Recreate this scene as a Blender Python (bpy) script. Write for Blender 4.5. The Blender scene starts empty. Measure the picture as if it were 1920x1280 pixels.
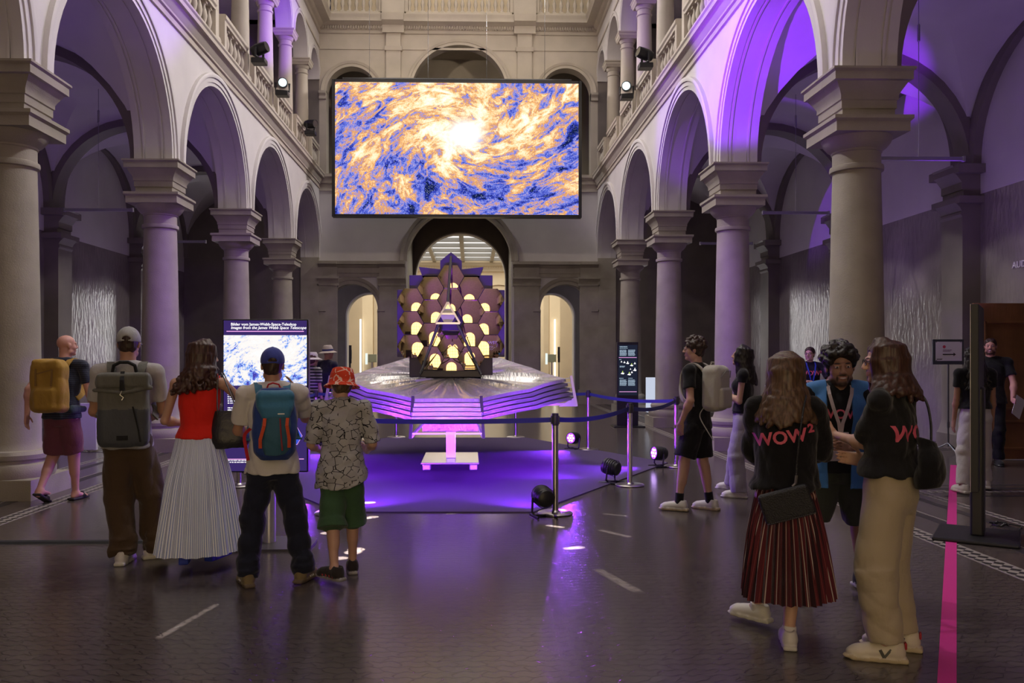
import bpy, bmesh, math, random
import numpy as np
from mathutils import Vector, Matrix
from mathutils.bvhtree import BVHTree
random.seed(7); np.random.seed(7)
PI = math.pi
sc = bpy.context.scene
COL = sc.collection
R = math.radians

# ---------------------------------------------------------------- camera
F = 1560.0; YAW = R(1.4); CX, CY = 919.0, 668.0; EYE = 1.62
cam_d = bpy.data.cameras.new('camera'); cam = bpy.data.objects.new('camera', cam_d); COL.objects.link(cam)
cam.location = (0, 0, EYE); cam.rotation_euler = (PI/2, 0, -YAW)
cam_d.sensor_width = 36; cam_d.lens = F/1920*36
cam_d.shift_x = (960-CX)/1920; cam_d.shift_y = (CY-640)/1920
cam_d.clip_start = .05; cam_d.clip_end = 200
sc.camera = cam
def W(x, y, Y):
    "point of the place seen at pixel x, y at hall depth Y"
    s, c = math.sin(YAW), math.cos(YAW)
    d = Vector((s*F+c*(x-CX), c*F-s*(x-CX), CY-y))
    return Vector((0, 0, EYE))+d*(Y/d.y)
def G(x, y, z=0.0):
    s, c = math.sin(YAW), math.cos(YAW)
    d = Vector((s*F+c*(x-CX), c*F-s*(x-CX), CY-y))
    return Vector((0, 0, EYE))+d*((z-EYE)/d.z)

# ---------------------------------------------------------------- world, lamps, exposure
sc.view_settings.view_transform = 'Standard'; sc.view_settings.look = 'None'
sc.view_settings.gamma = 1; sc.view_settings.use_curve_mapping = False
sc.view_settings.exposure = 0.0
wd = bpy.data.worlds.new('world'); sc.world = wd; wd.use_nodes = True
wd.node_tree.nodes['Background'].inputs[0].default_value = (.62, .55, .8, 1)
wd.node_tree.nodes['Background'].inputs[1].default_value = .05
sc.cycles.max_bounces = 7; sc.cycles.diffuse_bounces = 4; sc.cycles.glossy_bounces = 4
sc.cycles.transmission_bounces = 3; sc.cycles.caustics_reflective = False; sc.cycles.caustics_refractive = False
sc.cycles.sample_clamp_indirect = 4

def area(name, loc, target, sx, sy, power, color, spread=180):
    l = bpy.data.lights.new(name, 'AREA'); l.shape = 'RECTANGLE'; l.size = sx; l.size_y = sy
    l.energy = power; l.color = color; l.spread = R(spread)
    o = bpy.data.objects.new(name, l); COL.objects.link(o); o.location = loc
    o.rotation_euler = (Vector(target)-Vector(loc)).to_track_quat('-Z', 'Y').to_euler()
    return o
def spot(name, loc, target, power, color, angle, blend=.3, radius=.06):
    l = bpy.data.lights.new(name, 'SPOT'); l.energy = power; l.color = color
    l.spot_size = R(angle); l.spot_blend = blend; l.shadow_soft_size = radius
    o = bpy.data.objects.new(name, l); COL.objects.link(o); o.location = loc
    o.rotation_euler = (Vector(target)-Vector(loc)).to_track_quat('-Z', 'Y').to_euler()
    return o
PURPLE = (.28, .035, 1.0)
NEUT = (1.0, .92, .82)
# daylight through the glass roof of the hall
area('roof_daylight', (-.35, 14, 17.6), (-.35, 14, 0), 8.0, 26, 1150, NEUT)
# added white spots without fittings, brightening the opposite arcade from above
for k, y in enumerate((10.5, 15.5, 20.5, 26.0)):
    spot('added_fill_left', (-4.4, y, 13.4), (4.4, y-2.2, 6.4), 2100, (1, .93, .92), 74, .9, .2)
    spot('added_fill_right', (3.7, y, 13.4), (-5.1, y-2.2, 6.4), 2100, (1, .93, .92), 74, .9, .2)
# bright entrance hall and stair beyond the back arches
area('lobby_light', (-.35, 38.5, 6.3), (-.35, 38.5, 0), 9, 8, 560, (1, .90, .72))
area('lobby_stair_left', (-5.6, 36.5, 4.2), (-3.4, 38, 1.6), 2, 2, 60, (1, .86, .62))
area('lobby_stair_right', (5.2, 36.5, 4.2), (2.9, 38, 1.6), 2, 2, 60, (1, .86, .62))
area('upper_gallery_light', (-.35, 30.4, 16.2), (-.35, 29.4, 13), 9, 1.2, 28, (1, .82, .5))
# unseen warm spots aimed at the upper back wall
spot('back_wall_wash_left', (-4.4, 17.5, 9.3), (1.2, 28.2, 10.8), 1050, (1, .82, .62), 66, .8, .15)
spot('back_wall_wash_right', (3.7, 17.5, 9.3), (-1.9, 28.2, 10.8), 1050, (1, .82, .62), 66, .8, .15)
# purple moving heads on the galleries, plus added purple fills as marked
spot('purple_head_bay', (-4.9, 7.6, 2.4), (4.95, 14.15, 7.0), 15500, (.25, .02, 1.0), 16.5, .35)
spot('added_carpet_fill_left', (-4.6, 4.0, 8.9), (-1.0, 9.9, .2), 2900, (.24, .025, 1.0), 17, .7)  # added spot that turns the front of the carpet purple
spot('added_carpet_fill_right', (3.9, 5.0, 8.9), (-.1, 10.3, .2), 2900, (.24, .025, 1.0), 19, .7)  # second added spot for the purple on the carpet
spot('added_mirror_tint', (-3.9, 6.0, 9.0), (.8, -4.2, 7.2), 2600, PURPLE, 62, .8)  # added purple on the front wall, to tint what the mirrors reflect
spot('added_vault_fill', (7.7, 12.2, 3.4), (5.7, 13.1, 6.9), 200, (.25, .02, 1.0), 42, .8)  # added fill under the right aisle vault, not a lamp of the hall
spot('purple_head_bay_far', (-4.6, 12.0, 8.9), (5.2, 18.6, 6.6), 3800, PURPLE, 13, .6)
spot('purple_head_gallery', (3.9, 12.5, 8.9), (-5.5, 22.0, 11.2), 9500, (.25, .02, 1.0), 19, .35)
spot('purple_head_spandrel', (3.9, 21.5, 8.9), (-5.3, 13.4, 7.6), 4200, PURPLE, 13, .8)
spot('purple_head_left_column', (3.9, 9.0, 8.9), (-5.4, 14.4, 2.6), 2600, PURPLE, 15, .9)
spot('purple_head_left_column_far', (3.9, 12.0, 8.9), (-5.4, 19.4, 3.4), 1500, PURPLE, 14, .8)
spot('purple_head_right_column', (-4.6, 9.5, 8.9), (4.7, 14.5, 2.4), 3000, PURPLE, 14, .9)
spot('purple_head_right_column_far', (-4.6, 13.5, 8.9), (4.7, 19.5, 2.6), 1500, PURPLE, 14, .8)
spot('purple_head_gallery_right', (-4.6, 12.5, 8.9), (4.6, 21.4, 10.6), 2500, PURPLE, 17, .5)
# added purple spots in both aisles to brighten the vaults, no real fittings
for x, y, p in ((7.6, 12.3, 75), (7.6, 17.0, 45), (7.6, 21.7, 20), (-8.3, 12.3, 75), (-8.3, 17.0, 45), (-8.3, 21.7, 20), (7.6, 7.6, 75)):
    spot('added_aisle_fill', (x, y, 2.3), (x, y, 7), p, (.46, .26, 1.0), 165, .9, .25)
# ---------------------------------------------------------------- helpers: materials
MATS = {}
def nn(nt, typ, **kw):
    n = nt.nodes.new(typ)
    for k, v in kw.items(): setattr(n, k, v)
    return n
def mat(name, base, rough=.6, metal=0.0, var=None, bump=None, spec=.5, emit=None, sheen=0, alpha=None):
    "procedural principled material; var=(scale, amount), bump=(scale, strength[, stretch])"
    if name in MATS: return MATS[name]
    m = bpy.data.materials.new(name); m.use_nodes = True; nt = m.node_tree
    b = nt.nodes['Principled BSDF']
    b.inputs['Base Color'].default_value = (*base, 1); b.inputs['Roughness'].default_value = rough
    b.inputs['Metallic'].default_value = metal; b.inputs['Specular IOR Level'].default_value = spec
    if sheen: b.inputs['Sheen Weight'].default_value = sheen
    if emit:
        b.inputs['Emission Color'].default_value = (*emit[0], 1); b.inputs['Emission Strength'].default_value = emit[1]
    tc = nn(nt, 'ShaderNodeTexCoord')
    if var:
        n = nn(nt, 'ShaderNodeTexNoise'); n.inputs['Scale'].default_value = var[0]; n.inputs['Detail'].default_value = 5
        nt.links.new(tc.outputs['Object'], n.inputs['Vector'])
        mp = nn(nt, 'ShaderNodeMapRange'); mp.inputs['From Min'].default_value = .3; mp.inputs['From Max'].default_value = .7
        mp.inputs['To Min'].default_value = 1-var[1]; mp.inputs['To Max'].default_value = 1+var[1]
        nt.links.new(n.outputs['Fac'], mp.inputs['Value'])
        mx = nn(nt, 'ShaderNodeVectorMath', operation='SCALE'); mx.inputs[0].default_value = base
        nt.links.new(mp.outputs[0], mx.inputs['Scale']); nt.links.new(mx.outputs[0], b.inputs['Base Color'])
    if bump:
        n = nn(nt, 'ShaderNodeTexNoise'); n.inputs['Scale'].default_value = bump[0]; n.inputs['Detail'].default_value = 4
        if len(bump) > 2:
            mpp = nn(nt, 'ShaderNodeMapping'); mpp.inputs['Scale'].default_value = bump[2]
            nt.links.new(tc.outputs['Object'], mpp.inputs[0]); nt.links.new(mpp.outputs[0], n.inputs['Vector'])
        else: nt.links.new(tc.outputs['Object'], n.inputs['Vector'])
        bp = nn(nt, 'ShaderNodeBump'); bp.inputs['Strength'].default_value = bump[1]; bp.inputs['Distance'].default_value = .02
        nt.links.new(n.outputs['Fac'], bp.inputs['Height']); nt.links.new(bp.outputs[0], b.inputs['Normal'])
    MATS[name] = m
    return m
def emission(name, color, strength):
    if name in MATS: return MATS[name]
    m = bpy.data.materials.new(name); m.use_nodes = True; nt = m.node_tree; nt.nodes.clear()
    e = nn(nt, 'ShaderNodeEmission'); e.inputs[0].default_value = (*color, 1); e.inputs[1].default_value = strength
    o = nn(nt, 'ShaderNodeOutputMaterial'); nt.links.new(e.outputs[0], o.inputs[0]); MATS[name] = m
    return m

# ---------------------------------------------------------------- helpers: objects
def tag(o, label=None, cat=None, group=None, kind=None):
    if label: o['label'] = label
    if cat: o['category'] = cat
    if group: o['group'] = group
    if kind: o['kind'] = kind
    return o
def thing(name, loc, label, cat, group=None, rz=0.0):
    o = bpy.data.objects.new(name, None); COL.objects.link(o); o.location = loc; o.rotation_euler = (0, 0, rz)
    o.empty_display_size = .1
    return tag(o, label, cat, group)
def basis(o):
    m = Matrix.Identity(4)
    while o is not None:
        m = o.matrix_basis @ m; o = o.parent
    return m
def copy_tree(o, parent=None):
    c = o.copy(); COL.objects.link(c)
    if parent is not None: c.parent = parent
    for ch in list(o.children): copy_tree(ch, c)
    return c
def to_mesh(name, v, f, mats, midx=None, smooth=None):
    me = bpy.data.meshes.new(name)
    me.from_pydata([tuple(p) for p in v], [], f)
    for m in mats: me.materials.append(m)
    if midx is not None: me.polygons.foreach_set('material_index', midx)
    if smooth:
        me.polygons.foreach_set('use_smooth', [True]*len(me.polygons))
        if smooth < 179: me.set_sharp_from_angle(angle=R(smooth))
    me.update()
    return me
def link(name, me, parent=None):
    o = bpy.data.objects.new(name, me); COL.objects.link(o)
    if parent is not None: o.parent = parent
    return o
class MB:
    "collects shapes in world coordinates (or the parent's own with local=True) and links them as one mesh"
    def __init__(s): s.v = []; s.f = []; s.m = []; s.mi = 0
    def add(s, vs, fs, M=None):
        o = len(s.v)
        for p in vs: s.v.append(M @ Vector(p) if M is not None else Vector(p))
        for f in fs: s.f.append([i+o for i in f]); s.m.append(s.mi)
    def box(s, lo, hi, M=None):
        (a, b, c), (d, e, g) = lo, hi
        s.add([(a,b,c),(d,b,c),(d,e,c),(a,e,c),(a,b,g),(d,b,g),(d,e,g),(a,e,g)],
              [(0,3,2,1),(4,5,6,7),(0,1,5,4),(1,2,6,5),(2,3,7,6),(3,0,4,7)], M)
    def bbox(s, lo, hi, bv=.01, M=None, seg=2):
        bm = bmesh.new(); bmesh.ops.create_cube(bm, size=1)
        c = [(x+y)/2 for x, y in zip(lo, hi)]; d = [abs(y-x) for x, y in zip(lo, hi)]
        for v in bm.verts: v.co = Vector([v.co[i]*d[i]+c[i] for i in range(3)])
        bmesh.ops.bevel(bm, geom=list(bm.edges), offset=min(bv, min(d)*.49), segments=seg, affect='EDGES', profile=.5)
        bm.verts.index_update()
        s.add([v.co.copy() for v in bm.verts], [[v.index for v in f.verts] for f in bm.faces], M); bm.free()
    def lathe(s, prof, c=(0,0,0), n=24, M=None, cap=True):
        vs = []; fs = []
        for r, z in prof:
            for i in range(n):
                a = 2*PI*i/n; vs.append((c[0]+r*math.cos(a), c[1]+r*math.sin(a), c[2]+z))
        for j in range(len(prof)-1):
            for i in range(n):
                k = (i+1) % n; fs.append((j*n+i, j*n+k, (j+1)*n+k, (j+1)*n+i))
        if cap: fs.append(tuple(range(n))[::-1]); fs.append(tuple((len(prof)-1)*n+i for i in range(n)))
        s.add(vs, fs, M)
    def square(s, prof, c=(0,0,0), M=None):
        vs = []; fs = []
        for r, z in prof:
            for a, b in ((-1,-1),(1,-1),(1,1),(-1,1)): vs.append((c[0]+r*a, c[1]+r*b, c[2]+z))
        for j in range(len(prof)-1):
            for i in range(4):
                k = (i+1) % 4; fs.append((j*4+i, j*4+k, (j+1)*4+k, (j+1)*4+i))
        fs.append((3,2,1,0)); fs.append(tuple((len(prof)-1)*4+i for i in range(4)))
        s.add(vs, fs, M)
    def tube(s, pts, r, n=8, M=None, closed=False):
        pts = [Vector(p) for p in pts]; rs = r if isinstance(r, (list, tuple)) else [r]*len(pts)
        vs = []; fs = []; N = len(pts); up = None
        for i, p in enumerate(pts):
            if closed: t = pts[(i+1) % N]-pts[i-1]
            else: t = pts[min(i+1, N-1)]-pts[max(i-1, 0)]
            t.normalize()
            if up is None: up = t.orthogonal().normalized()
            up = (up-t*up.dot(t)).normalized(); b = t.cross(up)
            for k in range(n):
                a = 2*PI*k/n; vs.append(p+(up*math.cos(a)+b*math.sin(a))*rs[i])
        for i in range(N if closed else N-1):
            for k in range(n):
                l = (k+1) % n; j = (i+1) % N; fs.append((i*n+k, i*n+l, j*n+l, j*n+k))
        if not closed: fs.append(tuple(range(n))[::-1]); fs.append(tuple((N-1)*n+i for i in range(n)))
        s.add(vs, fs, M)
    def ribbon(s, pts, w, t, wd=(0,0,1), M=None, nrm=None):
        "flat strap along pts: width w along wd, thickness t"
        pts = [Vector(p) for p in pts]; vs = []; fs = []; N = len(pts)
        for i, p in enumerate(pts):
            d = (pts[min(i+1, N-1)]-pts[max(i-1, 0)]).normalized()
            wv = Vector(wd) if not callable(wd) else Vector(wd(i))
            wv = (wv-d*wv.dot(d)).normalized(); nv = d.cross(wv)
            for a, b in ((-1,-1),(1,-1),(1,1),(-1,1)): vs.append(p+wv*(a*w/2)+nv*(b*t/2))
        for i in range(N-1):
            for k in range(4):
                l = (k+1) % 4; fs.append((i*4+k, i*4+l, i*4+4+l, i*4+4+k))
        fs.append((3,2,1,0)); fs.append(tuple((N-1)*4+i for i in range(4)))
        s.add(vs, fs, M)
    def prism(s, poly, mp, d0, d1):
        "polygon (u,v) extruded between depths d0,d1, mapped by mp(u,v,d)"
        n = len(poly); vs = [mp(u, v, d0) for u, v in poly]+[mp(u, v, d1) for u, v in poly]
        fs = [tuple(range(n))[::-1], tuple(range(n, 2*n))]+[(i, (i+1) % n, n+(i+1) % n, n+i) for i in range(n)]
        s.add(vs, fs)
    def sphere(s, c, r, nu=16, nv=10, M=None):
        r3 = r if isinstance(r, (tuple, list)) else (r, r, r); vs = []; fs = []
        for j in range(nv+1):
            th = PI*j/nv
            for i in range(nu):
                a = 2*PI*i/nu; vs.append((c[0]+r3[0]*math.sin(th)*math.cos(a), c[1]+r3[1]*math.sin(th)*math.sin(a), c[2]+r3[2]*math.cos(th)))
        for j in range(nv):
            for i in range(nu):
                k = (i+1) % nu; fs.append((j*nu+i, (j+1)*nu+i, (j+1)*nu+k, j*nu+k))
        s.add(vs, fs, M)
    # ---- architecture
    def arch_wall(s, mp, u0, u1, z0, z1, ops, thick, n=32):
        "wall with round arched openings ops=[(c, r, spring)], mapped by mp(u, z, depth); depth 0 is the face, -thick the back"
        def quad(a, b, c, d):
            for dd in (0, -thick): s.add([mp(*a, dd), mp(*b, dd), mp(*c, dd), mp(*d, dd)], [(0,1,2,3)])
        def skin(pts):
            for a, b in zip(pts[:-1], pts[1:]):
                s.add([mp(*a, 0), mp(*b, 0), mp(*b, -thick), mp(*a, -thick)], [(0,1,2,3)])
        u = u0
        for c, r, sp in sorted(ops):
            if c-r > u: quad((u, z0), (c-r, z0), (c-r, z1), (u, z1)); skin([(u, z0), (c-r, z0)])
            arc = [(c-r*math.cos(PI*i/n), sp+r*math.sin(PI*i/n)) for i in range(n+1)]
            for a, b in zip(arc[:-1], arc[1:]): quad(a, b, (b[0], z1), (a[0], z1))
            skin(([(c-r, z0)] if sp > z0 else [])+arc+([(c+r, z0)] if sp > z0 else []))
            u = c+r
        if u < u1: quad((u, z0), (u1, z0), (u1, z1), (u, z1)); skin([(u, z0), (u1, z0)])
        skin([(u0, z1), (u1, z1)])
        skin([(u0, z0), (u0, z1)]); skin([(u1, z0), (u1, z1)])
    def arch_sweep(s, mp, c, sp, prof, n=32, foot=None):
        "closed profile [(radius, depth)] swept over a half circle (plus straight feet down to foot)"
        st = [(c-1, 0, PI*0, None)]
        rows = []
        if foot is not None: rows.append([mp(c-r, foot, d) for r, d in prof])
        for i in range(n+1):
            a = PI*i/n; rows.append([mp(c-r*math.cos(a), sp+r*math.sin(a), d) for r, d in prof])
        if foot is not None: rows.append([mp(c+r, foot, d) for r, d in prof])
        k = len(prof); vs = [p for r in rows for p in r]; fs = []
        for i in range(len(rows)-1):
            for j in range(k):
                l = (j+1) % k; fs.append((i*k+j, i*k+l, (i+1)*k+l, (i+1)*k+j))
        fs.append(tuple(range(k))[::-1]); fs.append(tuple((len(rows)-1)*k+i for i in range(k)))
        s.add(vs, fs)
    def moulding(s, mp, u0, u1, prof):
        "closed profile [(depth, z)] run straight from u0 to u1"
        k = len(prof); vs = [mp(u0, z, d) for d, z in prof]+[mp(u1, z, d) for d, z in prof]
        fs = [tuple(range(k))[::-1], tuple(range(k, 2*k))]+[(i, (i+1) % k, k+(i+1) % k, k+i) for i in range(k)]
        s.add(vs, fs)
    def build(s, name, mats, parent=None, local=False, smooth=None, kind=None, doubles=False):
        if not isinstance(mats, (list, tuple)): mats = [mats]
        v = s.v
        if parent is not None and not local:
            Mi = basis(parent).inverted(); v = [Mi @ p for p in v]
        me = to_mesh(name, v, s.f, mats, s.m, smooth)
        if doubles:
            bm = bmesh.new(); bm.from_mesh(me); bmesh.ops.remove_doubles(bm, verts=bm.verts, dist=1e-4)
            bmesh.ops.recalc_face_normals(bm, faces=bm.faces); bm.to_mesh(me); bm.free()
            if smooth: me.set_sharp_from_angle(angle=R(smooth))
        o = link(name, me, parent)
        if kind: o['kind'] = kind
        return o
def text_mesh(body, size, extrude=.001, align='CENTER', shear=0.0, bold=0.0, spacing=1.0):
    "mesh of a line of lettering in the x-y plane"
    cu = bpy.data.curves.new('lettering', 'FONT'); cu.body = body; cu.size = size; cu.extrude = extrude
    cu.align_x = align; cu.align_y = 'CENTER'; cu.shear = shear; cu.offset = bold; cu.space_character = spacing; cu.resolution_u = 3
    o = bpy.data.objects.new('lettering', cu); COL.objects.link(o)
    dg = bpy.context.evaluated_depsgraph_get(); dg.update()
    me = bpy.data.meshes.new_from_object(o.evaluated_get(dg))
    bpy.data.objects.remove(o); bpy.data.curves.remove(cu)
    v = [p.co.copy() for p in me.vertices]; f = [list(p.vertices) for p in me.polygons]
    bpy.data.meshes.remove(me)
    return v, f
# ---------------------------------------------------------------- materials of the building
PLASTER = mat('plaster', (.60, .57, .56), .75, var=(1.3, .06), bump=(40, .08))
PLASTER_V = mat('vault_plaster', (.60, .57, .58), .8, var=(.9, .07), bump=(30, .08))
STONE = mat('sandstone', (.325, .29, .24), .62, var=(2.2, .14), bump=(60, .15))
STONE_W = mat('warm_stone', (.47, .42, .35), .7, var=(1.6, .08), bump=(40, .1))
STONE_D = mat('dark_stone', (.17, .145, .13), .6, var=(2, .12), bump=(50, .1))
WARM = mat('lobby_plaster', (.76, .64, .46), .7, var=(1, .05))
WHITE = mat('white_paint', (.82, .82, .80), .5)
def dado_material():
    m = mat('stucco_dado', (.225, .195, .19), .2, var=(1.1, .2), bump=(1.0, .95, (10, 10, 3.4)), spec=.7)
    return m
DADO = dado_material()
BLACK = mat('black_paint', (.012, .012, .014), .4)
STEEL = mat('brushed_steel', (.55, .53, .52), .28, 1.0, bump=(90, .03, (1, 1, .05)))

def floor_material():
    m = bpy.data.materials.new('interlocking_pavers'); m.use_nodes = True; nt = m.node_tree; b = nt.nodes['Principled BSDF']
    tc = nn(nt, 'ShaderNodeTexCoord'); L = nt.links.new
    sx = nn(nt, 'ShaderNodeSeparateXYZ'); L(tc.outputs['Object'], sx.inputs[0])
    def mth(op, a, c=None):
        n = nn(nt, 'ShaderNodeMath', operation=op)
        for i, q in enumerate((a, c)):
            if q is None: continue
            if isinstance(q, (int, float)): n.inputs[i].default_value = q
            else: L(q, n.inputs[i])
        return n.outputs[0]
    # joints wave along both directions like interlocking clay pavers
    wx = mth('MULTIPLY', mth('SINE', mth('MULTIPLY', sx.outputs[1], 2*PI/.10)), .016)
    wy = mth('MULTIPLY', mth('SINE', mth('MULTIPLY', sx.outputs[0], 2*PI/.10)), .010)
    cb = nn(nt, 'ShaderNodeCombineXYZ'); L(mth('ADD', sx.outputs[0], wx), cb.inputs[0]); L(mth('ADD', sx.outputs[1], wy), cb.inputs[1])
    br = nn(nt, 'ShaderNodeTexBrick'); L(cb.outputs[0], br.inputs['Vector'])
    br.inputs['Scale'].default_value = 1; br.inputs['Brick Width'].default_value = .15; br.inputs['Row Height'].default_value = .075
    br.inputs['Mortar Size'].default_value = .0048; br.inputs['Mortar Smooth'].default_value = .3; br.offset = .5
    br.inputs['Color1'].default_value = (.076, .06, .058, 1); br.inputs['Color2'].default_value = (.088, .07, .066, 1)
    br.inputs['Mortar'].default_value = (.018, .014, .014, 1)
    nz = nn(nt, 'ShaderNodeTexNoise'); nz.inputs['Scale'].default_value = .7; nz.inputs['Detail'].default_value = 4; L(tc.outputs['Object'], nz.inputs['Vector'])
    mr = nn(nt, 'ShaderNodeMapRange'); mr.inputs['To Min'].default_value = .8; mr.inputs['To Max'].default_value = 1.2; L(nz.outputs[0], mr.inputs[0])
    sc_ = nn(nt, 'ShaderNodeVectorMath', operation='SCALE'); L(br.outputs[0], sc_.inputs[0]); L(mr.outputs[0], sc_.inputs['Scale'])
    L(sc_.outputs[0], b.inputs['Base Color'])
    b.inputs['Roughness'].default_value = .21; b.inputs['Specular IOR Level'].default_value = .9
    bp = nn(nt, 'ShaderNodeBump'); bp.inputs['Strength'].default_value = .5; bp.inputs['Distance'].default_value = .003; bp.invert = True
    L(br.outputs['Fac'], bp.inputs['Height']); L(bp.outputs[0], b.inputs['Normal'])
    return m
FLOOR = floor_material()

# ---------------------------------------------------------------- dimensions of the hall (camera stands at 0,0)
XL, XR = -5.08, 4.35            # faces of the two arcades
AL, AR = -5.38, 4.65            # column axes
WL, WR = -9.60, 8.90            # outer aisle walls
YB, YF = 28.2, -4.2             # back wall, wall behind the camera
BAY = 4.71; Y1 = 9.9
COLY = [Y1+BAY*k for k in range(-2, 4)]       # .48, 5.19, 9.9, 14.61, 19.32, 24.03
IMP = 4.95; SPR = 4.97; RAD = 2.03
TOP = 17.8
mL = lambda u, z, d: Vector((XL+d, u, z))
mR = lambda u, z, d: Vector((XR-d, u, z))
mB = lambda u, z, d: Vector((u, YB-d, z))

mb = MB(); mb.box((-12, -5, -.2), (11, 48, 0)); mb.build('floor', FLOOR, kind='structure')

# --- arcade walls over the columns, galleries above
bays = [(COLY[i]+COLY[i+1])/2 for i in range(len(COLY)-1)]
edges = [YF]+COLY+[YB]
ops = [((COLY[i]+COLY[i+1])/2, RAD, SPR) for i in range(len(COLY)-1)]
lastc = (COLY[-1]+.325+YB)/2; lastr = (YB-COLY[-1]-.325)/2-.02
ops.append((lastc, lastr, SPR))
firstc = (YF+COLY[0])/2
UPY = [YB-1.8-2.355*i for i in range(12)]      # gallery column axes
UPY = [y for y in UPY if y > 2]
USP = 10.95
uops = [((UPY[i]+UPY[i+1])/2, .96, USP) for i in range(len(UPY)-1)]
uops.append(((UPY[0]+.21+YB)/2, (YB-UPY[0]-.21)/2-.05, USP))
for side, mp in (('left', mL), ('right', mR)):
    m = MB()
    m.arch_wall(mp, YF, YB, IMP, 7.3, ops, .60)
    m.arch_wall(mp, YF, YB, USP, 13.0, uops, .45)
    m.moulding(mp, YF, YB, [(0, 13.0), (0, TOP), (-.45, TOP), (-.45, 13.0)])
    m.build('wall_%s' % side, PLASTER, kind='structure', smooth=30, doubles=True)
    # archivolts
    t = MB()
    for c, r, s in ops:
        rr = r
        t.arch_sweep(mp, c, s, [(rr-.012, -.1), (rr-.012, .025), (rr+.06, .025), (rr+.06, .045), (rr+.15, .045), (rr+.15, .07), (rr+.2, .085), (rr+.235, .07), (rr+.235, -.02)], foot=IMP)
        t.arch_sweep(mp, c, s, [(rr-.012, -.62), (rr-.012, -.5), (rr+.16, -.6), (rr+.16, -.64)], foot=IMP)
        # sunk panels in the soffit
        for d0, d1 in ((-.13, -.16), (-.44, -.47)):
            t.arch_sweep(mp, c, s, [(rr-.016, d0), (rr+.01, d0), (rr+.01, d1), (rr-.016, d1)], foot=IMP+.3)
        for a in ((0, .09, .34, .43, .68, .77) if r > 1 else (0,)):
            pass
    for c, r, s in uops:
        t.arch_sweep(mp, c, s, [(r-.006, -.05), (r-.006, .02), (r+.07, .02), (r+.07, .035), (r+.13, .045), (r+.13, -.02)], n=24)
    t.build('trim_archivolts_%s' % side, PLASTER, kind='structure', smooth=40)
    # main cornice under the gallery, string course and top cornice
    t = MB()
    t.moulding(mp, YF, YB, [(0, 7.27), (.035, 7.28), (.035, 7.325), (.015, 7.335), (.015, 7.40), (.05, 7.42), (.05, 7.46), (.08, 7.5), (.125, 7.58), (.14, 7.6), (.19, 7.61), (.19, 7.69), (.215, 7.72), (.215, 7.76), (-.6, 7.76), (-.6, 7.27)])
    t.moulding(mp, YF, YB, [(0, 12.0), (.03, 12.0), (.03, 12.06), (0, 12.07)])
    t.moulding(mp, YF, YB, [(0, 12.5), (.05, 12.52), (.05, 12.66), (.12, 12.7), (.16, 12.8), (.42, 12.82), (.42, 12.96), (.46, 13.02), (.46, 13.06), (0, 13.06)])
    t.build('trim_cornice_%s' % side, STONE_W, kind='structure', smooth=35)
    # gallery floor, its back wall and ceiling
    sgn = -1 if side == 'left' else 1
    xw = WL if side == 'left' else WR
    xf = XL-.6 if side == 'left' else XR+.6
    m = MB(); m.box((min(xw, xf), YF, 7.3), (max(xw, xf), YB, 7.76)); m.build('floor_gallery_%s' % side, STONE_W, kind='structure')
    m = MB(); m.box((min(xw, XL if side == 'left' else XR), YF, 12.95), (max(xw, XL-.45 if side == 'left' else XR+.45), YB, 13.15)); m.build('ceiling_gallery_%s' % side, PLASTER_V, kind='structure')
    # outer aisle wall: stucco dado below, plaster above
    th = .4*sgn
    def slab(y0, y1, z0, z1, mtl, nm):
        q = MB(); q.box((min(xw, xw+th), y0, z0), (max(xw, xw+th), y1, z1)); return q.build(nm, mtl, kind='structure')
    if side == 'left':
        slab(YF, YB, 0, 4.45, DADO, 'wall_left_dado')
    else:
        q = MB()
        q.arch_wall(lambda u, z, d: Vector((WR-d, u, z)), YF, YB, 0, 4.45, [], .4) if False else None
        for y0, y1, z0, z1 in ((YF, 10.9, 0, 4.45), (13.05, YB, 0, 4.45), (10.9, 13.05, 2.85, 4.45)):
            q.box((WR, y0, z0), (WR+.4, y1, z1))
        q.build('wall_right_dado', DADO, kind='structure')
    slab(YF, YB, 4.45, 13.2, PLASTER_V, 'wall_%s_aisle' % side)
    # wall pilasters, transverse arches, wall arches, groin vaults of the aisle
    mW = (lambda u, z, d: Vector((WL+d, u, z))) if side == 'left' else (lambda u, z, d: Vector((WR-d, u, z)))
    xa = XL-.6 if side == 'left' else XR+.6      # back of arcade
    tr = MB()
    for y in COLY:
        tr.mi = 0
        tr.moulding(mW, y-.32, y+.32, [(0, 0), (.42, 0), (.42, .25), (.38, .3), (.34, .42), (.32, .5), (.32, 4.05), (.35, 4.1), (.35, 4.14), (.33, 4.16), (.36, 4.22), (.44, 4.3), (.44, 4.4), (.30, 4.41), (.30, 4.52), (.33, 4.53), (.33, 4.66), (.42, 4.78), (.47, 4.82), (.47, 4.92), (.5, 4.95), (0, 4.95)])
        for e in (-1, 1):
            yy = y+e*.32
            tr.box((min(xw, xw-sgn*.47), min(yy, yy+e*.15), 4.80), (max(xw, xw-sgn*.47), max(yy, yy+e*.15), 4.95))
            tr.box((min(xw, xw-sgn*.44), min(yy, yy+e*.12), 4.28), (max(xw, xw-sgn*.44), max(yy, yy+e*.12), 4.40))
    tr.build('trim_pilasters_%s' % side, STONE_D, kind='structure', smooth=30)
    rib = MB()
    xc = (xw+xa)/2; rr = abs(xw-xa)/2
    for y in COLY:
        mT = lambda u, z, d, y=y: Vector((u, y+d, 4.97+(z-4.97)*2.03/rr))
        rib.arch_sweep(mT, xc, 4.97, [(rr-.13, -.22), (rr-.13, .22), (rr+.05, .22), (rr+.05, -.22)])
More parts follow.
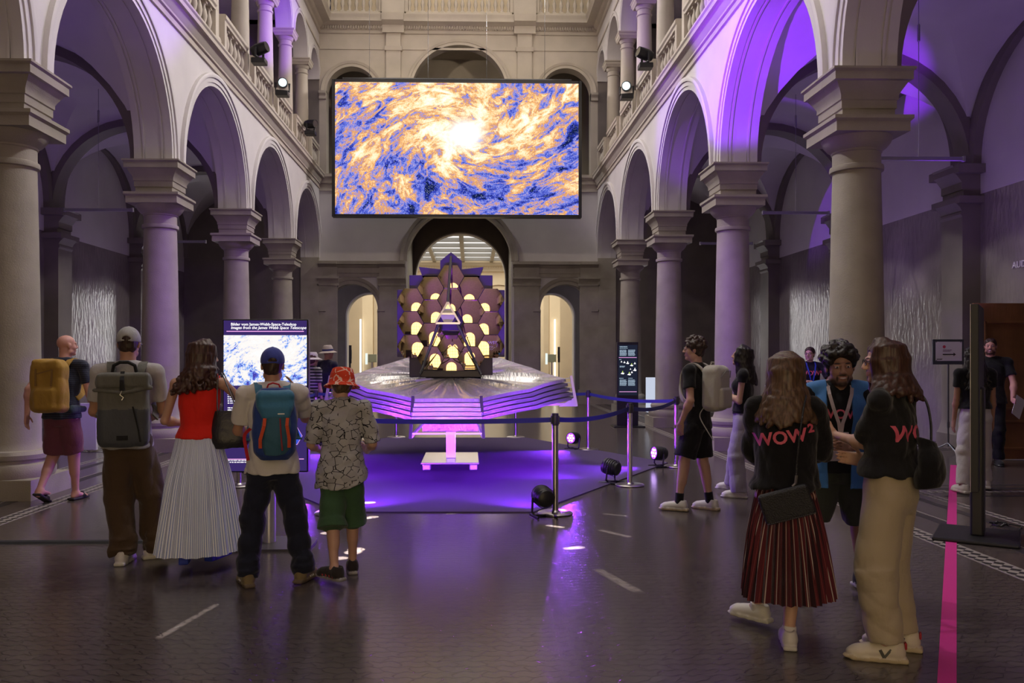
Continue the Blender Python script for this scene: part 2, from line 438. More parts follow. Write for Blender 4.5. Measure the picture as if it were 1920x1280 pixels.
    for c, r, s in ops:
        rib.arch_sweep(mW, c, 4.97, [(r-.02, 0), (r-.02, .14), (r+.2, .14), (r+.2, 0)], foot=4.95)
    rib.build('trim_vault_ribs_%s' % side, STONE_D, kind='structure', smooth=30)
    va = MB(); N = 20
    for i in range(len(edges)-1):
        y0, y1 = edges[i], edges[i+1]
        vs = []; fs = []
        for a in range(N+1):
            for b in range(N+1):
                # cosine spacing keeps the steep springing smooth; the diagonal stays a groin
                u = -math.cos(PI*a/N); v = -math.cos(PI*b/N)
                z = 4.97+2.06*max(math.sqrt(max(0, 1-u*u)), math.sqrt(max(0, 1-v*v)))
                vs.append((xc+u*rr, (y0+y1)/2+v*(y1-y0)/2, z))
        for a in range(N):
            for b in range(N):
                i0 = a*(N+1)+b; q = (i0, i0+1, i0+N+2, i0+N+1)
                if (a < N/2) == (b < N/2): fs += [(q[0], q[1], q[2]), (q[0], q[2], q[3])]
                else: fs += [(q[0], q[1], q[3]), (q[1], q[2], q[3])]
        va.add(vs, fs)
    va.build('ceiling_aisle_%s' % side, PLASTER_V, kind='structure', smooth=25, doubles=True)

# --- columns
def column_mesh():
    m = MB()
    m.square([(.47, 0), (.47, .23)])
    sh = [(.46, .23), (.475, .27), (.475, .33), (.45, .38), (.40, .39), (.39, .42), (.42, .44), (.425, .49), (.40, .53), (.345, .54), (.33, .58)]
    for i in range(13):
        t = i/12; sh.append((.318-.048*t**1.6, .62+t*3.2))
    sh += [(.30, 3.83), (.305, 3.86), (.30, 3.89), (.272, 3.9), (.272, 4.04), (.285, 4.05), (.285, 4.07), (.33, 4.10), (.38, 4.16), (.40, 4.22)]
    m.lathe(sh, n=40)
    m.square([(.43, 4.22), (.43, 4.33), (.46, 4.36), (.46, 4.40), (.31, 4.405), (.31, 4.5), (.325, 4.51), (.325, 4.60), (.34, 4.61), (.34, 4.66), (.36, 4.70), (.42, 4.80), (.455, 4.81), (.455, 4.90), (.48, 4.925), (.48, 4.95)])
    return to_mesh('column', m.v, m.f, [STONE], None, 35)
cme = column_mesh()
for side, x in (('left', AL), ('right', AR)):
    for k, y in enumerate(COLY):
        o = link('column', cme); o.location = (x, y, 0)
        tag(o, None, None, 'stone columns of the %s arcade' % side, 'structure')
# responds against the back wall
for x, nm in ((AL, 'left'), (AR, 'right')):
    m = MB(); m.box((x-.3, YB-.12, 0), (x+.3, YB, IMP)); m.build('trim_respond_%s' % nm, STONE, kind='structure')
# --- gallery columns
m = MB()
m.square([(.27, 7.76), (.27, 7.95), (.22, 7.97)])
m.lathe([(.25, 7.97), (.26, 8.02), (.24, 8.08), (.215, 8.1)]+[(.215-.035*(i/8)**1.5, 8.15+i/8*2.35) for i in range(9)]+[(.205, 10.52), (.205, 10.55), (.18, 10.56), (.18, 10.66), (.2, 10.67), (.235, 10.76)], n=28)
m.square([(.25, 10.76), (.26, 10.8), (.29, 10.84), (.29, 10.90), (.31, 10.92), (.31, 10.95)])
gme = to_mesh('gallery_column', m.v, m.f, [STONE_W], None, 35)
for side, x in (('left', XL-.22), ('right', XR+.22)):
    for y in UPY:
        o = link('column_gallery', gme); o.location = (x, y, 0); tag(o, None, None, 'gallery columns on the %s' % side, 'structure')

# --- gallery balustrades, one panel between every two columns
bal = MB(); bal.square([(.07, 0), (.07, .06)]); bal.lathe([(.05, .06), (.055, .1), (.035, .14), (.06, .24), (.07, .3), (.055, .38), (.03, .47), (.03, .5), (.045, .53)], n=12); bal.square([(.06, .53), (.06, .58)])
bme = to_mesh('baluster', bal.v, bal.f, [STONE_W], None, 40)
def balustrade(name, loc, rz, length, n, label, group, cat='balustrade'):
    t = thing(name, loc, label, cat, group, rz)
    q = MB(); q.box((-.11, -length/2, 0), (.11, length/2, .16)); q.build('base_course', STONE_W, t, local=True)
    q = MB(); q.moulding(lambda u, z, d: Vector((d, u, z)), -length/2, length/2, [(-.1, .74), (.1, .74), (.1, .8), (.13, .83), (.13, .9), (.10, .92), (-.10, .92), (-.13, .9), (-.13, .83), (-.1, .8)])
    q.build('rail', STONE_W, t, local=True)
    for i in range(n):
        o = link('baluster', bme, t); o.location = (0, -length/2+length*(i+.5)/n, .16)
    for e in (-1, 1):
        q = MB(); q.box((-.12, e*length/2-.07, .16), (.12, e*length/2+.07, .74)); q.build('end_pier', STONE_W, t, local=True)
    return t
ordn = ['first', 'second', 'third', 'fourth', 'fifth', 'sixth']
for side, x in (('left', XL-.07), ('right', XR+.07)):
    first = None
    for i in range(5):
        y = (UPY[i]+UPY[i+1])/2
        lab = 'stone balustrade panel of the %s gallery, %s between two columns counted from the back wall' % (side, ordn[i])
        if first is None:
            first = balustrade('balustrade', (x, y, 7.76), 0, 1.75, 6, lab, 'balustrades of the %s gallery' % side)
        else:
            o = copy_tree(first); o.location = (x, y, 7.76); o['label'] = lab
    o = balustrade('balustrade', (x, (UPY[0]+YB)/2, 7.76), 0, 1.25, 5, 'short stone balustrade panel of the %s gallery meeting the back wall' % side, 'balustrades of the %s gallery' % side)

# --- back wall: two storeys of three arches
XM = -.36
gops = [(XM, 1.78, 4.85), (XM-3.62, .88, 3.2), (XM+3.62, .88, 3.2)]
hops = [(XM, 1.62, 10.55), (XM-3.62, .86, 10.55), (XM+3.62, .86, 10.55)]
m = MB()
m.arch_wall(mB, XL, XR, 0, 7.4, gops, .6)
m.build('wall_back', PLASTER, kind='structure', smooth=30, doubles=True)
m = MB(); m.arch_wall(mB, XL, XR, 7.4, 13.0, [(c, r, s) for c, r, s in hops], .5)
m.build('wall_back_upper', STONE_W, kind='structure', smooth=30, doubles=True)
t = MB()
def pil(a, b, z0, z1, d): t.moulding(mB, a, b, [(0, z0), (d, z0), (d, z1), (0, z1)])
for a, b in ((-3.05, -2.2), (-3.05+4.55, -2.2+4.55), (XL-.0, XL+.62), (XR-.62, XR)):
    pil(a, b, 0, 4.0, .10); pil(a-.06, b+.06, 0, .5, .16)
    t.moulding(mB, a-.05, b+.05, [(0, 4.0), (.12, 4.0), (.12, 4.05), (.10, 4.07), (.12, 4.15), (.2, 4.24), (.2, 4.3), (0, 4.32)])
    t.moulding(mB, a, b, [(0, 4.3), (.12, 4.3), (.12, 4.62), (.2, 4.70), (.26, 4.72), (.26, 4.82), (0, 4.85)])
for a, b in ((XL, -2.18), (1.46, XR)):
    t.moulding(mB, a, b, [(0, 4.3), (.04, 4.3), (.04, 4.42), (.06, 4.43), (.06, 4.6), (.1, 4.64), (.14, 4.70), (.2, 4.72), (.2, 4.82), (0, 4.85)])
for c, r, s in gops:
    w = .22 if r > 1 else .22
    t.arch_sweep(mB, c, s, [(r-.01, -.2), (r-.01, .03), (r+w*.5, .03), (r+w*.5, .06), (r+w, .09), (r+w, -.02)])
    if r < 1:
        for e in (-1, 1):
            x0 = c+e*r; a, b = sorted((x0-e*.02, x0+e*.24))
            t.moulding(mB, a, b, [(-.5, 3.02), (.08, 3.02), (.08, 3.1), (.12, 3.14), (.12, 3.2), (-.5, 3.2)])
            t.moulding(mB, a, b, [(-.5, 0), (.05, 0), (.05, 3.02), (-.5, 3.02)])
t.build('trim_back_ground', STONE, kind='structure', smooth=35)
t = MB()
# gallery string, pilasters and archivolts of the upper storey
t.moulding(mB, XL, XR, [(0, 7.2), (.04, 7.2), (.04, 7.42), (.1, 7.46), (.1, 7.6), (.16, 7.66), (.16, 7.76), (0, 7.76)])
for c, r, s in hops:
    t.arch_sweep(mB, c, s, [(r-.01, -.3), (r-.01, .03), (r+.09, .03), (r+.09, .05), (r+.17, .08), (r+.17, -.02)])
for a, b in ((-2.82, -2.33), (1.61, 2.10)):
    pil(a, b, 7.76, 12.0, .10); pil(a, b, 12.06, 12.55, .12)
    t.moulding(mB, a-.05, b+.05, [(0, 11.92), (.14, 11.92), (.16, 12.06), (0, 12.06)])
    t.moulding(mB, a-.12, b+.12, [(0, 12.5), (.2, 12.5), (.2, 12.75), (.42, 12.84), (.46, 13.06), (0, 13.06)])
t.moulding(mB, XL, XR, [(0, 11.98), (.03, 11.98), (.03, 12.05), (0, 12.06)])
for a, b in ((XL, -4.85), (-3.08, -2.0), (1.28, 2.38), (4.12, XR)):
    t.moulding(mB, a, b, [(-.2, 10.3), (.06, 10.3), (.06, 10.4), (.12, 10.48), (.12, 10.56), (-.2, 10.56)])
t.moulding(mB, XL, XR, [(0, 12.5), (.05, 12.52), (.05, 12.62), (.09, 12.63), (.09, 12.74), (.16, 12.8), (.36, 12.82), (.36, 12.96), (.4, 13.02), (.4, 13.06), (0, 13.06)])
for i in range(110):
    x = XL+.05+i*(XR-XL-.1)/110; t.box((x, YB-.155, 12.64), (x+.045, YB-.08, 12.735))
t.build('trim_back_upper', STONE_W, kind='structure', smooth=35)
# balustrade of the top gallery
t = MB()
for a, b in ((-2.95, -2.2), (1.48, 2.23), (XL, XL+.15), (XR-.15, XR)):
    t.box((a, YB-.26, 13.06), (b, YB+.15, 14.4))
t.build('trim_top_piers', STONE_W, kind='structure')
for (a, b, n), lab in zip(((XL+.2, -3.0, 8), (-2.15, 1.43, 16), (2.28, XR-.2, 8)), ('short stone balustrade at the top of the back wall, left of the centre', 'long stone balustrade at the top of the back wall over the big screen', 'short stone balustrade at the top of the back wall, right of the centre')):
    balustrade('balustrade', ((a+b)/2, YB-.02, 13.06), PI/2, b-a, n, lab, 'balustrades of the top gallery')
m = MB(); m.box((XL, YB+2.4, 13.0), (XR, YB+2.6, TOP)); m.build('wall_top_gallery', WARM, kind='structure')
m = MB(); m.box((XL-5, YB, 12.8), (XR+5, YB+4.9, 13.0)); m.box((XL-5, YB+.4, 7.3), (XR+5, YB+4.9, 7.4)); m.build('floor_upper_lobby', STONE_W, kind='structure')
m = MB(); m.box((XL-5, YB+3.2, 7.4), (XR+5, YB+3.4, 12.8)); m.build('wall_upper_lobby', STONE_W, kind='structure')
# ends of the aisles
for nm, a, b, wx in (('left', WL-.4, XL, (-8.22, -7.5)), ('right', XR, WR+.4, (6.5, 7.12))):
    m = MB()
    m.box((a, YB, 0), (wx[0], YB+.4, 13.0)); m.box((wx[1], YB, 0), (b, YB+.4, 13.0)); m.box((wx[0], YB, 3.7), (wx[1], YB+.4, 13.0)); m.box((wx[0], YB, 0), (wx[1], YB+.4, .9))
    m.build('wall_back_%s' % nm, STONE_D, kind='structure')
    m = MB(); m.box((wx[0], YB+.25, 1.3), (wx[1], YB+.28, 5.2)); w = m.build('window_%d' % (1 if nm == 'left' else 2), emission('daylit_glass', (1, .96, .95), 11.0), kind='structure')
    m = MB()
    for i in range(1, 3):
        x = wx[0]+(wx[1]-wx[0])*i/3; m.box((x-.02, YB+.2, .9), (x+.02, YB+.25, 3.7))
    for z in (1.6, 2.3, 3.0): m.box((wx[0], YB+.2, z-.02), (wx[1], YB+.25, z+.02))
    m.build('window_frame', STONE_D, w)
# second wall of the vestibule, with the same three arches
YV = 33.0
mV = lambda u, z, d: Vector((u, YV-d, z))
m = MB(); m.arch_wall(mV, WL, WR, 0, 7.4, [(XM, 1.8, 4.72), (XM-3.6, .92, 3.2), (XM+3.6, .92, 3.2)], .5)
m.build('wall_vestibule', STONE_D, kind='structure', smooth=30, doubles=True)
t = MB()
for c, r, s in ((XM, 1.8, 4.72), (XM-3.6, .92, 3.2), (XM+3.6, .92, 3.2)):
    t.arch_sweep(mV, c, s, [(r-.03, -.5), (r-.03, .02), (r+.02, .02), (r+.02, -.5)], foot=0)
t.build('trim_vestibule_arches', PLASTER, kind='structure', smooth=40)
m = MB(); m.box((XL-4.6, YB+.6, 0), (XL-.1, YV, 7.3)) if False else None
for xx in (-2.55, 1.83):
    m.box((xx-.3, YB+.6, 0), (xx+.3, YV, 7.3))
m.build('wall_vestibule_piers', STONE_D, kind='structure')
# --- entrance lobby beyond
m = MB()
m.box((-9, 44, 0), (8.3, 44.3, 9)); m.box((-9.3, YV+.5, 0), (-9, 44, 9)); m.box((8.3, YV+.5, 0), (8.6, 44, 9))
m.build('wall_lobby', WARM, kind='structure')
t = MB()
mLo = lambda u, z, d: Vector((u, 44-d, z))
t.arch_sweep(mLo, XM+1.9, 3.9, [(1.5, 0), (1.5, .15), (1.85, .15), (1.85, 0)], foot=0)
t.arch_sweep(mLo, XM-2.6, 3.9, [(1.3, 0), (1.3, .15), (1.6, .15), (1.6, 0)], foot=0)
t.moulding(mLo, -9, 8.3, [(0, 6.1), (.15, 6.1), (.2, 6.3), (.3, 6.4), (.3, 6.55), (0, 6.55)])
for i in range(90): t.box((-6+i*.13, 43.78, 6.25), (-5.93+i*.13, 43.86, 6.33))
for xx in (-6.2, -4.9, -4.2, 3.3, 4.1, 5.3):
    t.box((xx-.25, 40.0, 0), (xx+.25, 40.5, 5.3)); t.box((xx-.32, 39.93, 5.0), (xx+.32, 40.57, 5.3)); t.box((xx-.36, 39.9, 5.5), (xx+.36, 40.6, 5.75)); t.box((xx-.25, 40.0, 5.3), (xx+.25, 40.5, 6.6))
t.build('trim_lobby', WARM, kind='structure', smooth=30)
m = MB(); m.box((-9, YV+.5, 6.8), (8.3, 44.2, 6.9)); m.build('ceiling_lobby', emission('lit_ceiling_glass', (1, .97, .93), .95), kind='structure')
t = MB()
for i in range(7):
    x = XM-4.5+i*1.5; t.box((x-.09, YV+.5, 6.6), (x+.09, 44, 6.79))
for i in range(6):
    y = 34.5+i*1.8; t.box((-9, y-.09, 6.62), (8.3, y+.09, 6.78))
t.build('ceiling_lobby_beams', mat('beam_grey', (.5, .48, .44), .6), kind='structure')
# lit lift doors and brass strips in the side passages
for nm, x0 in (('left', -5.25), ('right', 4.05)):
    for j, dx in enumerate((0, .95)):
        m = MB(); m.box((x0+dx, 39.85, .2), (x0+dx+.07, 39.9, 3.4)); m.build('trim_light_strip_%s' % nm, emission('strip_light', (1, .92, .75), 3.0), kind='structure')

# --- wall behind the camera, with the tall windows the mirrors reflect; roof
m = MB(); m.box((WL-.4, YF-.3, 0), (WR+.4, YF, TOP)); m.build('wall_front', STONE_W, kind='structure')
for i, (x, r, z0, z1) in enumerate(((-.36, 1.9, .3, 3.4),)):
    n = 24; poly = [(x-r, z0), (x+r, z0)]+[(x+r*math.cos(PI*k/n), z1+r*math.sin(PI*k/n)) for k in range(n+1)]
    m = MB(); m.prism(poly, lambda u, z, d: Vector((u, YF+d, z)), .0, .03)
    w = m.build('window_%d' % (3+i), emission('front_window_glass', (1, .74, .38), 4.0), kind='structure')
    m = MB(); k = 4 if r > 1 else 2
    for j in range(1, k): m.box((x-r+2*r*j/k-.03, YF+.03, z0), (x-r+2*r*j/k+.03, YF+.07, z1+r*.8))
    for z in (1.4, 2.5, 3.6): m.box((x-r, YF+.03, z-.03), (x+r, YF+.07, z+.03))
    m.build('window_frame', STONE_D, w)
m = MB(); m.box((WL-.4, YF-.3, TOP), (WR+.4, YB+5, TOP+.2)); m.build('ceiling', PLASTER_V, kind='structure')

# --- patterned stone bands in the floor
def mosaic_material(along):
    m = bpy.data.materials.new('mosaic_band_'+along); m.use_nodes = True; nt = m.node_tree; b = nt.nodes['Principled BSDF']; L = nt.links.new
    tc = nn(nt, 'ShaderNodeTexCoord'); mp = nn(nt, 'ShaderNodeMapping'); L(tc.outputs['Object'], mp.inputs[0])
    mp.inputs['Rotation'].default_value = (0, 0, R(45)); mp.inputs['Scale'].default_value = (14, 14, 14)
    ck = nn(nt, 'ShaderNodeTexChecker'); ck.inputs['Scale'].default_value = 1
    ck.inputs['Color1'].default_value = (.03, .027, .027, 1); ck.inputs['Color2'].default_value = (.33, .29, .27, 1); L(mp.outputs[0], ck.inputs[0])
    L(ck.outputs[0], b.inputs['Base Color']); b.inputs['Roughness'].default_value = .4
    return m
MOS = mosaic_material('hall'); BAND_D = mat('dark_paving', (.035, .03, .03), .4, var=(3, .2)); BAND_L = mat('pale_paving', (.26, .23, .215), .42, var=(3, .1))
n = 0
def band(x0, y0, x1, y1, mtl, z=.002):
    global n; n += 1
    q = MB(); q.box((min(x0, x1), min(y0, y1), 0), (max(x0, x1), max(y0, y1), z)); q.build('trim_floor_band_%d' % n, mtl, kind='structure')
for s, x0 in ((-1, -4.50), (1, 4.0)):
    band(x0, YF, x0+s*.02, YB, BAND_L); band(x0+s*.02, YF, x0+s*.19, YB, MOS); band(x0+s*.19, YF, x0+s*.21, YB, BAND_L)
    band(x0+s*.55, YF, x0+s*.66, YB, BAND_D); band(x0+s*.68, YF, x0+s*.695, YB, BAND_L)
    band(x0+s*1.05, YF, x0+s*1.16, YB, BAND_D); band(x0+s*1.3, YF, x0+s*1.42, YB, MOS)
    for y in COLY[1:]:
        a, b = (x0+s*1.5, WL if s < 0 else WR)
        band(a, y-.42, b, y-.36, BAND_D); band(a, y-.12, b, y-.02, MOS); band(a, y+.1, b, y+.2, BAND_D); band(a, y+.4, b, y+.46, BAND_D)
# ---------------------------------------------------------------- screens
def math_node(nt, op, a, b=None, c=None, clamp=False):
    n = nn(nt, 'ShaderNodeMath', operation=op); n.use_clamp = clamp
    for i, q in enumerate((a, b, c)):
        if q is None: continue
        if isinstance(q, (int, float)): n.inputs[i].default_value = q
        else: nt.links.new(q, n.inputs[i])
    return n.outputs[0]
def nebula(name, w, h, strength, bright, cold):
    "glowing picture of a galaxy core with dust filaments and stars, in the panel's own x-z coordinates"
    m = bpy.data.materials.new(name); m.use_nodes = True; nt = m.node_tree; nt.nodes.clear(); L = nt.links.new
    A = lambda op, a, b=None, c=None, clamp=False: math_node(nt, op, a, b, c, clamp)
    tc = nn(nt, 'ShaderNodeTexCoord'); mp = nn(nt, 'ShaderNodeMapping'); L(tc.outputs['Object'], mp.inputs[0])
    mp.inputs['Scale'].default_value = (2/h, 1, 2/h)
    s = nn(nt, 'ShaderNodeSeparateXYZ'); L(mp.outputs[0], s.inputs[0]); x, z = s.outputs[0], s.outputs[2]
    dx = A('ADD', x, -.12); dz = A('MULTIPLY', A('ADD', z, -.22), 1.25)
    r = A('SQRT', A('ADD', A('MULTIPLY', dx, dx), A('MULTIPLY', dz, dz)))
    ang = A('MULTIPLY', A('LOGARITHM', A('ADD', r, .15), 2.718), -.62)      # spiral twist
    ca, sa = A('COSINE', ang), A('SINE', ang)
    rx = A('SUBTRACT', A('MULTIPLY', dx, ca), A('MULTIPLY', dz, sa)); rz = A('ADD', A('MULTIPLY', dx, sa), A('MULTIPLY', dz, ca))
    cb = nn(nt, 'ShaderNodeCombineXYZ'); L(rx, cb.inputs[0]); L(A('MULTIPLY', rz, 1.35), cb.inputs[2])
    n0 = nn(nt, 'ShaderNodeTexNoise'); n0.inputs['Scale'].default_value = 1.7; n0.inputs['Detail'].default_value = 7; n0.inputs['Roughness'].default_value = .58; n0.inputs['Distortion'].default_value = .5
    L(cb.outputs[0], n0.inputs['Vector'])
    n1 = nn(nt, 'ShaderNodeTexNoise'); n1.inputs['Scale'].default_value = 3.4; n1.inputs['Detail'].default_value = 8; n1.inputs['Roughness'].default_value = .62; n1.inputs['Distortion'].default_value = .9
    L(cb.outputs[0], n1.inputs['Vector'])
    ridge = A('SUBTRACT', 1.0, A('MULTIPLY', A('ABSOLUTE', A('SUBTRACT', n1.outputs[0], .5)), 6.0), None, True)
    cloud = A('MULTIPLY_ADD', A('SUBTRACT', n0.outputs[0], .5), 3.2, .42)
    core = A('EXPONENT', A('MULTIPLY', A('MULTIPLY', r, r), -24.0)); halo = A('EXPONENT', A('MULTIPLY', A('MULTIPLY', r, r), -1.6))
    fil = A('ADD', A('MULTIPLY_ADD', ridge, .42, A('MULTIPLY', cloud, .62)), A('ADD', A('MULTIPLY_ADD', halo, .30, -.12+bright), A('MULTIPLY', z, .09)), None, True)
    n3 = nn(nt, 'ShaderNodeTexNoise'); n3.inputs['Scale'].default_value = 60; n3.inputs['Detail'].default_value = 3; L(mp.outputs[0], n3.inputs['Vector'])
    fil = A('ADD', fil, A('MULTIPLY', A('SUBTRACT', n3.outputs[0], .5), .34))
    cr = nn(nt, 'ShaderNodeValToRGB'); el = cr.color_ramp.elements
    if cold: stops = [(.0, (.05, .03, .35)), (.22, (.10, .12, .75)), (.36, (.22, .5, 1)), (.44, (.85, .8, .95)), (.56, (1, .95, .9)), (1, (1, 1, 1))]
    else: stops = [(.0, (.006, .012, .06)), (.20, (.03, .045, .42)), (.36, (.14, .19, .72)), (.44, (.40, .30, .55)), (.52, (.62, .27, .10)), (.64, (.90, .50, .20)), (.78, (1, .80, .46)), (1, (1, .97, .86))]
    el[0].position = stops[0][0]; el[0].color = (*stops[0][1], 1); el[1].position = 1; el[1].color = (*stops[-1][1], 1)
    for p, c in stops[1:-1]: e = el.new(p); e.color = (*c, 1)
    L(fil, cr.inputs[0])
    vo = nn(nt, 'ShaderNodeTexVoronoi'); vo.inputs['Scale'].default_value = 55; L(mp.outputs[0], vo.inputs['Vector'])
    star = A('MULTIPLY', A('LESS_THAN', vo.outputs['Distance'], .2), .8)
    mx = nn(nt, 'ShaderNodeMix', data_type='RGBA'); L(A('MULTIPLY', star, .9), mx.inputs[0]); L(cr.outputs[0], mx.inputs[6]); mx.inputs[7].default_value = (.75, .85, 1, 1)
    mc = nn(nt, 'ShaderNodeMix', data_type='RGBA'); L(A('MULTIPLY', core, 2.2, None, True), mc.inputs[0]); L(mx.outputs[2], mc.inputs[6]); mc.inputs[7].default_value = (1, 1, 1, 1)
    e = nn(nt, 'ShaderNodeEmission'); L(mc.outputs[2], e.inputs[0]); e.inputs[1].default_value = strength
    o = nn(nt, 'ShaderNodeOutputMaterial'); L(e.outputs[0], o.inputs[0])
    return m
# --- the big screen over the back arch
YS = 26.0
a, b = W(627, 152, YS), W(1086, 404, YS)
cx, cz = (a.x+b.x)/2, (a.z+b.z)/2; w, h = b.x-a.x, a.z-b.z
t = thing('led_screen', (cx, YS, b.z), 'huge glowing screen with an orange and blue galaxy hung in front of the back wall', 'screen')
m = MB()
for lo, hi in (((-w/2, 0, -.06), (w/2, .3, .02)), ((-w/2, 0, h-.02), (w/2, .3, h+.06)), ((-w/2-.08, 0, -.06), (-w/2+.02, .3, h+.06)), ((w/2-.02, 0, -.06), (w/2+.08, .3, h+.06)), ((-w/2, .2, 0), (w/2, .32, h))): m.box(lo, hi)
m.build('casing', BLACK, t, local=True)
m = MB(); m.box((-w/2+.02, -.01, -h/2+.02), (w/2-.02, .02, h/2-.02)); o = m.build('picture', nebula('galaxy_picture', w, h, 1.15, .04, False), t, local=True); o.location = (0, .02, h/2)
m = MB()
for x in (-w*.36, -w*.12, w*.12, w*.36): m.tube([(x, .16, h+.05), (x, .16, TOP-b.z)], .006, 6)
m.tube([(-w*.47, .16, h+.12), (w*.47, .16, h+.12)], .05, 8)
m.build('hanging_truss', BLACK, t, local=True)

# --- lettering helper for upright faces
def letters(name, body, size, loc, rz, mtl, parent=None, align='LEFT', bold=0, shear=0, extrude=.0008):
    v, f = text_mesh(body, size, extrude, align, shear, bold)
    M = Matrix.Translation(loc) @ Matrix.Rotation(rz, 4, 'Z') @ Matrix.Rotation(PI/2, 4, 'X')
    me = to_mesh(name, [M @ p for p in v], f, [mtl])
    return link(name, me, parent)
def letter_bars(mb, x, z, w, rows, lh, y=-.002, seed=1, ragged=.25):
    "lines of print too small to read in the photograph: broken dashes"
    rg = random.Random(seed)
    for i in range(rows):
        e = w*(1-rg.random()*ragged); u = 0
        while u < e-.004:
            l = min(rg.uniform(.008, .03), e-u); mb.box((x+u, y-.001, z-i*lh), (x+u+l, y, z-i*lh+lh*.52)); u += l+.005
GLOW_W = emission('screen_white', (1, .97, 1), 1.3); GLOW_P = emission('screen_pink', (1, .45, .95), .9)
INK = emission('screen_ink_blue', (.055, .03, .17), .8); INK2 = emission('screen_blue', (.05, .1, .7), 1.0)
# --- picture kiosk in front of the visitors at the left
p = G(512, 1027); ky = p.y+.02
a, b = W(417, 598, ky), W(578, 885, ky)
kx, kz0, kz1 = (a.x+b.x)/2, b.z, a.z; kw, kh = b.x-a.x, kz1-kz0
t = thing('picture_kiosk', (kx, ky, 0), 'tall blue display kiosk showing telescope pictures, faced by the visitors on the left', 'display kiosk')
m = MB(); m.bbox((-kw/2, 0, kz0), (kw/2, .09, kz1), .01); m.build('housing', BLACK, t, local=True)
m = MB(); m.box((-kw/2+.012, -.003, kz0+.012), (kw/2-.012, 0, kz1-.012)); sc1 = m.build('screen', INK, t, local=True)
pz0, pz1 = W(0, 723, ky).z, W(0, 628, ky).z
m = MB(); m.box((-kw/2+.012, -.006, -(pz1-pz0)/2), (kw/2-.012, -.003, (pz1-pz0)/2)); o = m.build('picture', nebula('kiosk_picture', kw, pz1-pz0, 1.0, .06, True), sc1, local=True); o.location = (0, 0, (pz0+pz1)/2)
zz = lambda y: W(0, y, ky).z
xx = lambda px: W(px, 0, ky).x-kx
letters('title', 'Bilder vom James-Webb-Space-Teleskop', .0335, (xx(433), -.005, zz(607.5)), 0, GLOW_W, sc1, bold=.0003)
letters('title', 'Images from the James Webb Space Telescope', .0335, (xx(433), -.005, zz(614)), 0, GLOW_W, sc1, bold=.0003, shear=.25)
m = MB(); m.box((xx(425), -.006, zz(621.5)), (xx(570), -.004, zz(619.8)))
for y in (781, 861): m.box((xx(425), -.006, zz(y+1.5)), (xx(570), -.004, zz(y)))
m.build('rule_lines', GLOW_P, sc1, local=True)
m = MB(); letter_bars(m, xx(427), zz(734), .10, 1, .022); letter_bars(m, xx(427), zz(741), .27, 5, .018, seed=4); letter_bars(m, xx(427), zz(766), .27, 3, .018, seed=5); letter_bars(m, xx(425), zz(827), .3, 1, .02, seed=3); letter_bars(m, xx(425), zz(865), .25, 2, .016, seed=2)
m.build('small_print', GLOW_W, sc1, local=True)
hx, hz, hr = xx(548), zz(818), .085
m = MB(); m.prism([(hx+hr*math.cos(k*PI/3), hz+hr*math.sin(k*PI/3)) for k in range(6)], lambda u, v, d: Vector((u, d, v)), -.006, -.004); m.build('hexagon_badge', INK2, sc1, local=True)
m = MB(); m.tube([(hx+hr*math.cos(k*PI/3), -.006, hz+hr*math.sin(k*PI/3)) for k in range(6)], .0022, 4, closed=True); m.build('badge_outline', GLOW_P, sc1, local=True)
m = MB(); m.prism([(hx+.0+.0, hz-.03), (hx+.055, hz-.025), (hx+.05, hz-.008), (hx+.01, hz+.0)], lambda u, v, d: Vector((u, d, v)), -.008, -.006); m.prism([(hx+.02+.018*math.cos(k), hz+.03+.022*math.sin(k)) for k in range(6)], lambda u, v, d: Vector((u, d, v)), -.008, -.006); m.build('telescope_icon', GLOW_W, sc1, local=True)
m = MB(); m.lathe([(.055, .02), (.055, kz0+.1)], (0, .14, 0), 20); m.bbox((-.12, .08, kz0+.05), (.12, .12, kz0+.5), .005); m.build('pole', mat('kiosk_pole', (.62, .61, .62), .35, .6), t, local=True)
m = MB(); bw, bd = .4, .26
poly = []
for k in range(24):
    aa = 2*PI*k/24; ex = lambda v: math.copysign(abs(v)**.45, v); poly.append((bw*ex(math.cos(aa)), bd*ex(math.sin(aa))+.1))
m.prism(poly, lambda u, v, d: Vector((u, v, d)), 0, .02); m.build('base_plate', mat('kiosk_base', (.09, .085, .09), .45), t, local=True)

# --- slim information column at the right
p = G(1178, 800); a, b = W(1157, 641, p.y), W(1197, 800, p.y)
tw, thh = (b.x-a.x)/2, a.z
t = thing('information_totem', ((a.x+b.x)/2, p.y, 0), 'slim black information column with lit diagrams standing by the right columns', 'totem')
m = MB(); m.bbox((-tw, 0, .03), (tw, .1, thh), .008); m.build('housing', BLACK, t, local=True)
m = MB(); m.bbox((-tw-.1, -.2, 0), (tw+.12, .3, .03), .008); m.build('base_plate', BLACK, t, local=True)
tz = lambda y: W(0, y, p.y).z
m = MB(); m.box((-tw+.03, -.004, tz(742)), (tw-.025, 0, tz(646))); s1 = m.build('screen', emission('totem_ink', (.02, .025, .05), .7), t, local=True)
TXT = emission('totem_print', (.55, .72, .9), .85)
m = MB()
letter_bars(m, -tw+.06, tz(650), .2, 1, .03, y=-.005, seed=9); letter_bars(m, -tw+.06, tz(652.8), .22, 1, .02, y=-.005, seed=19)
for sx_, y0 in ((0, 656), (.195, 656), (0, 713), (.195, 713)): letter_bars(m, -tw+.06+sx_, tz(y0), .165, 9, .016, y=-.005, seed=int(y0+sx_*100), ragged=.12)
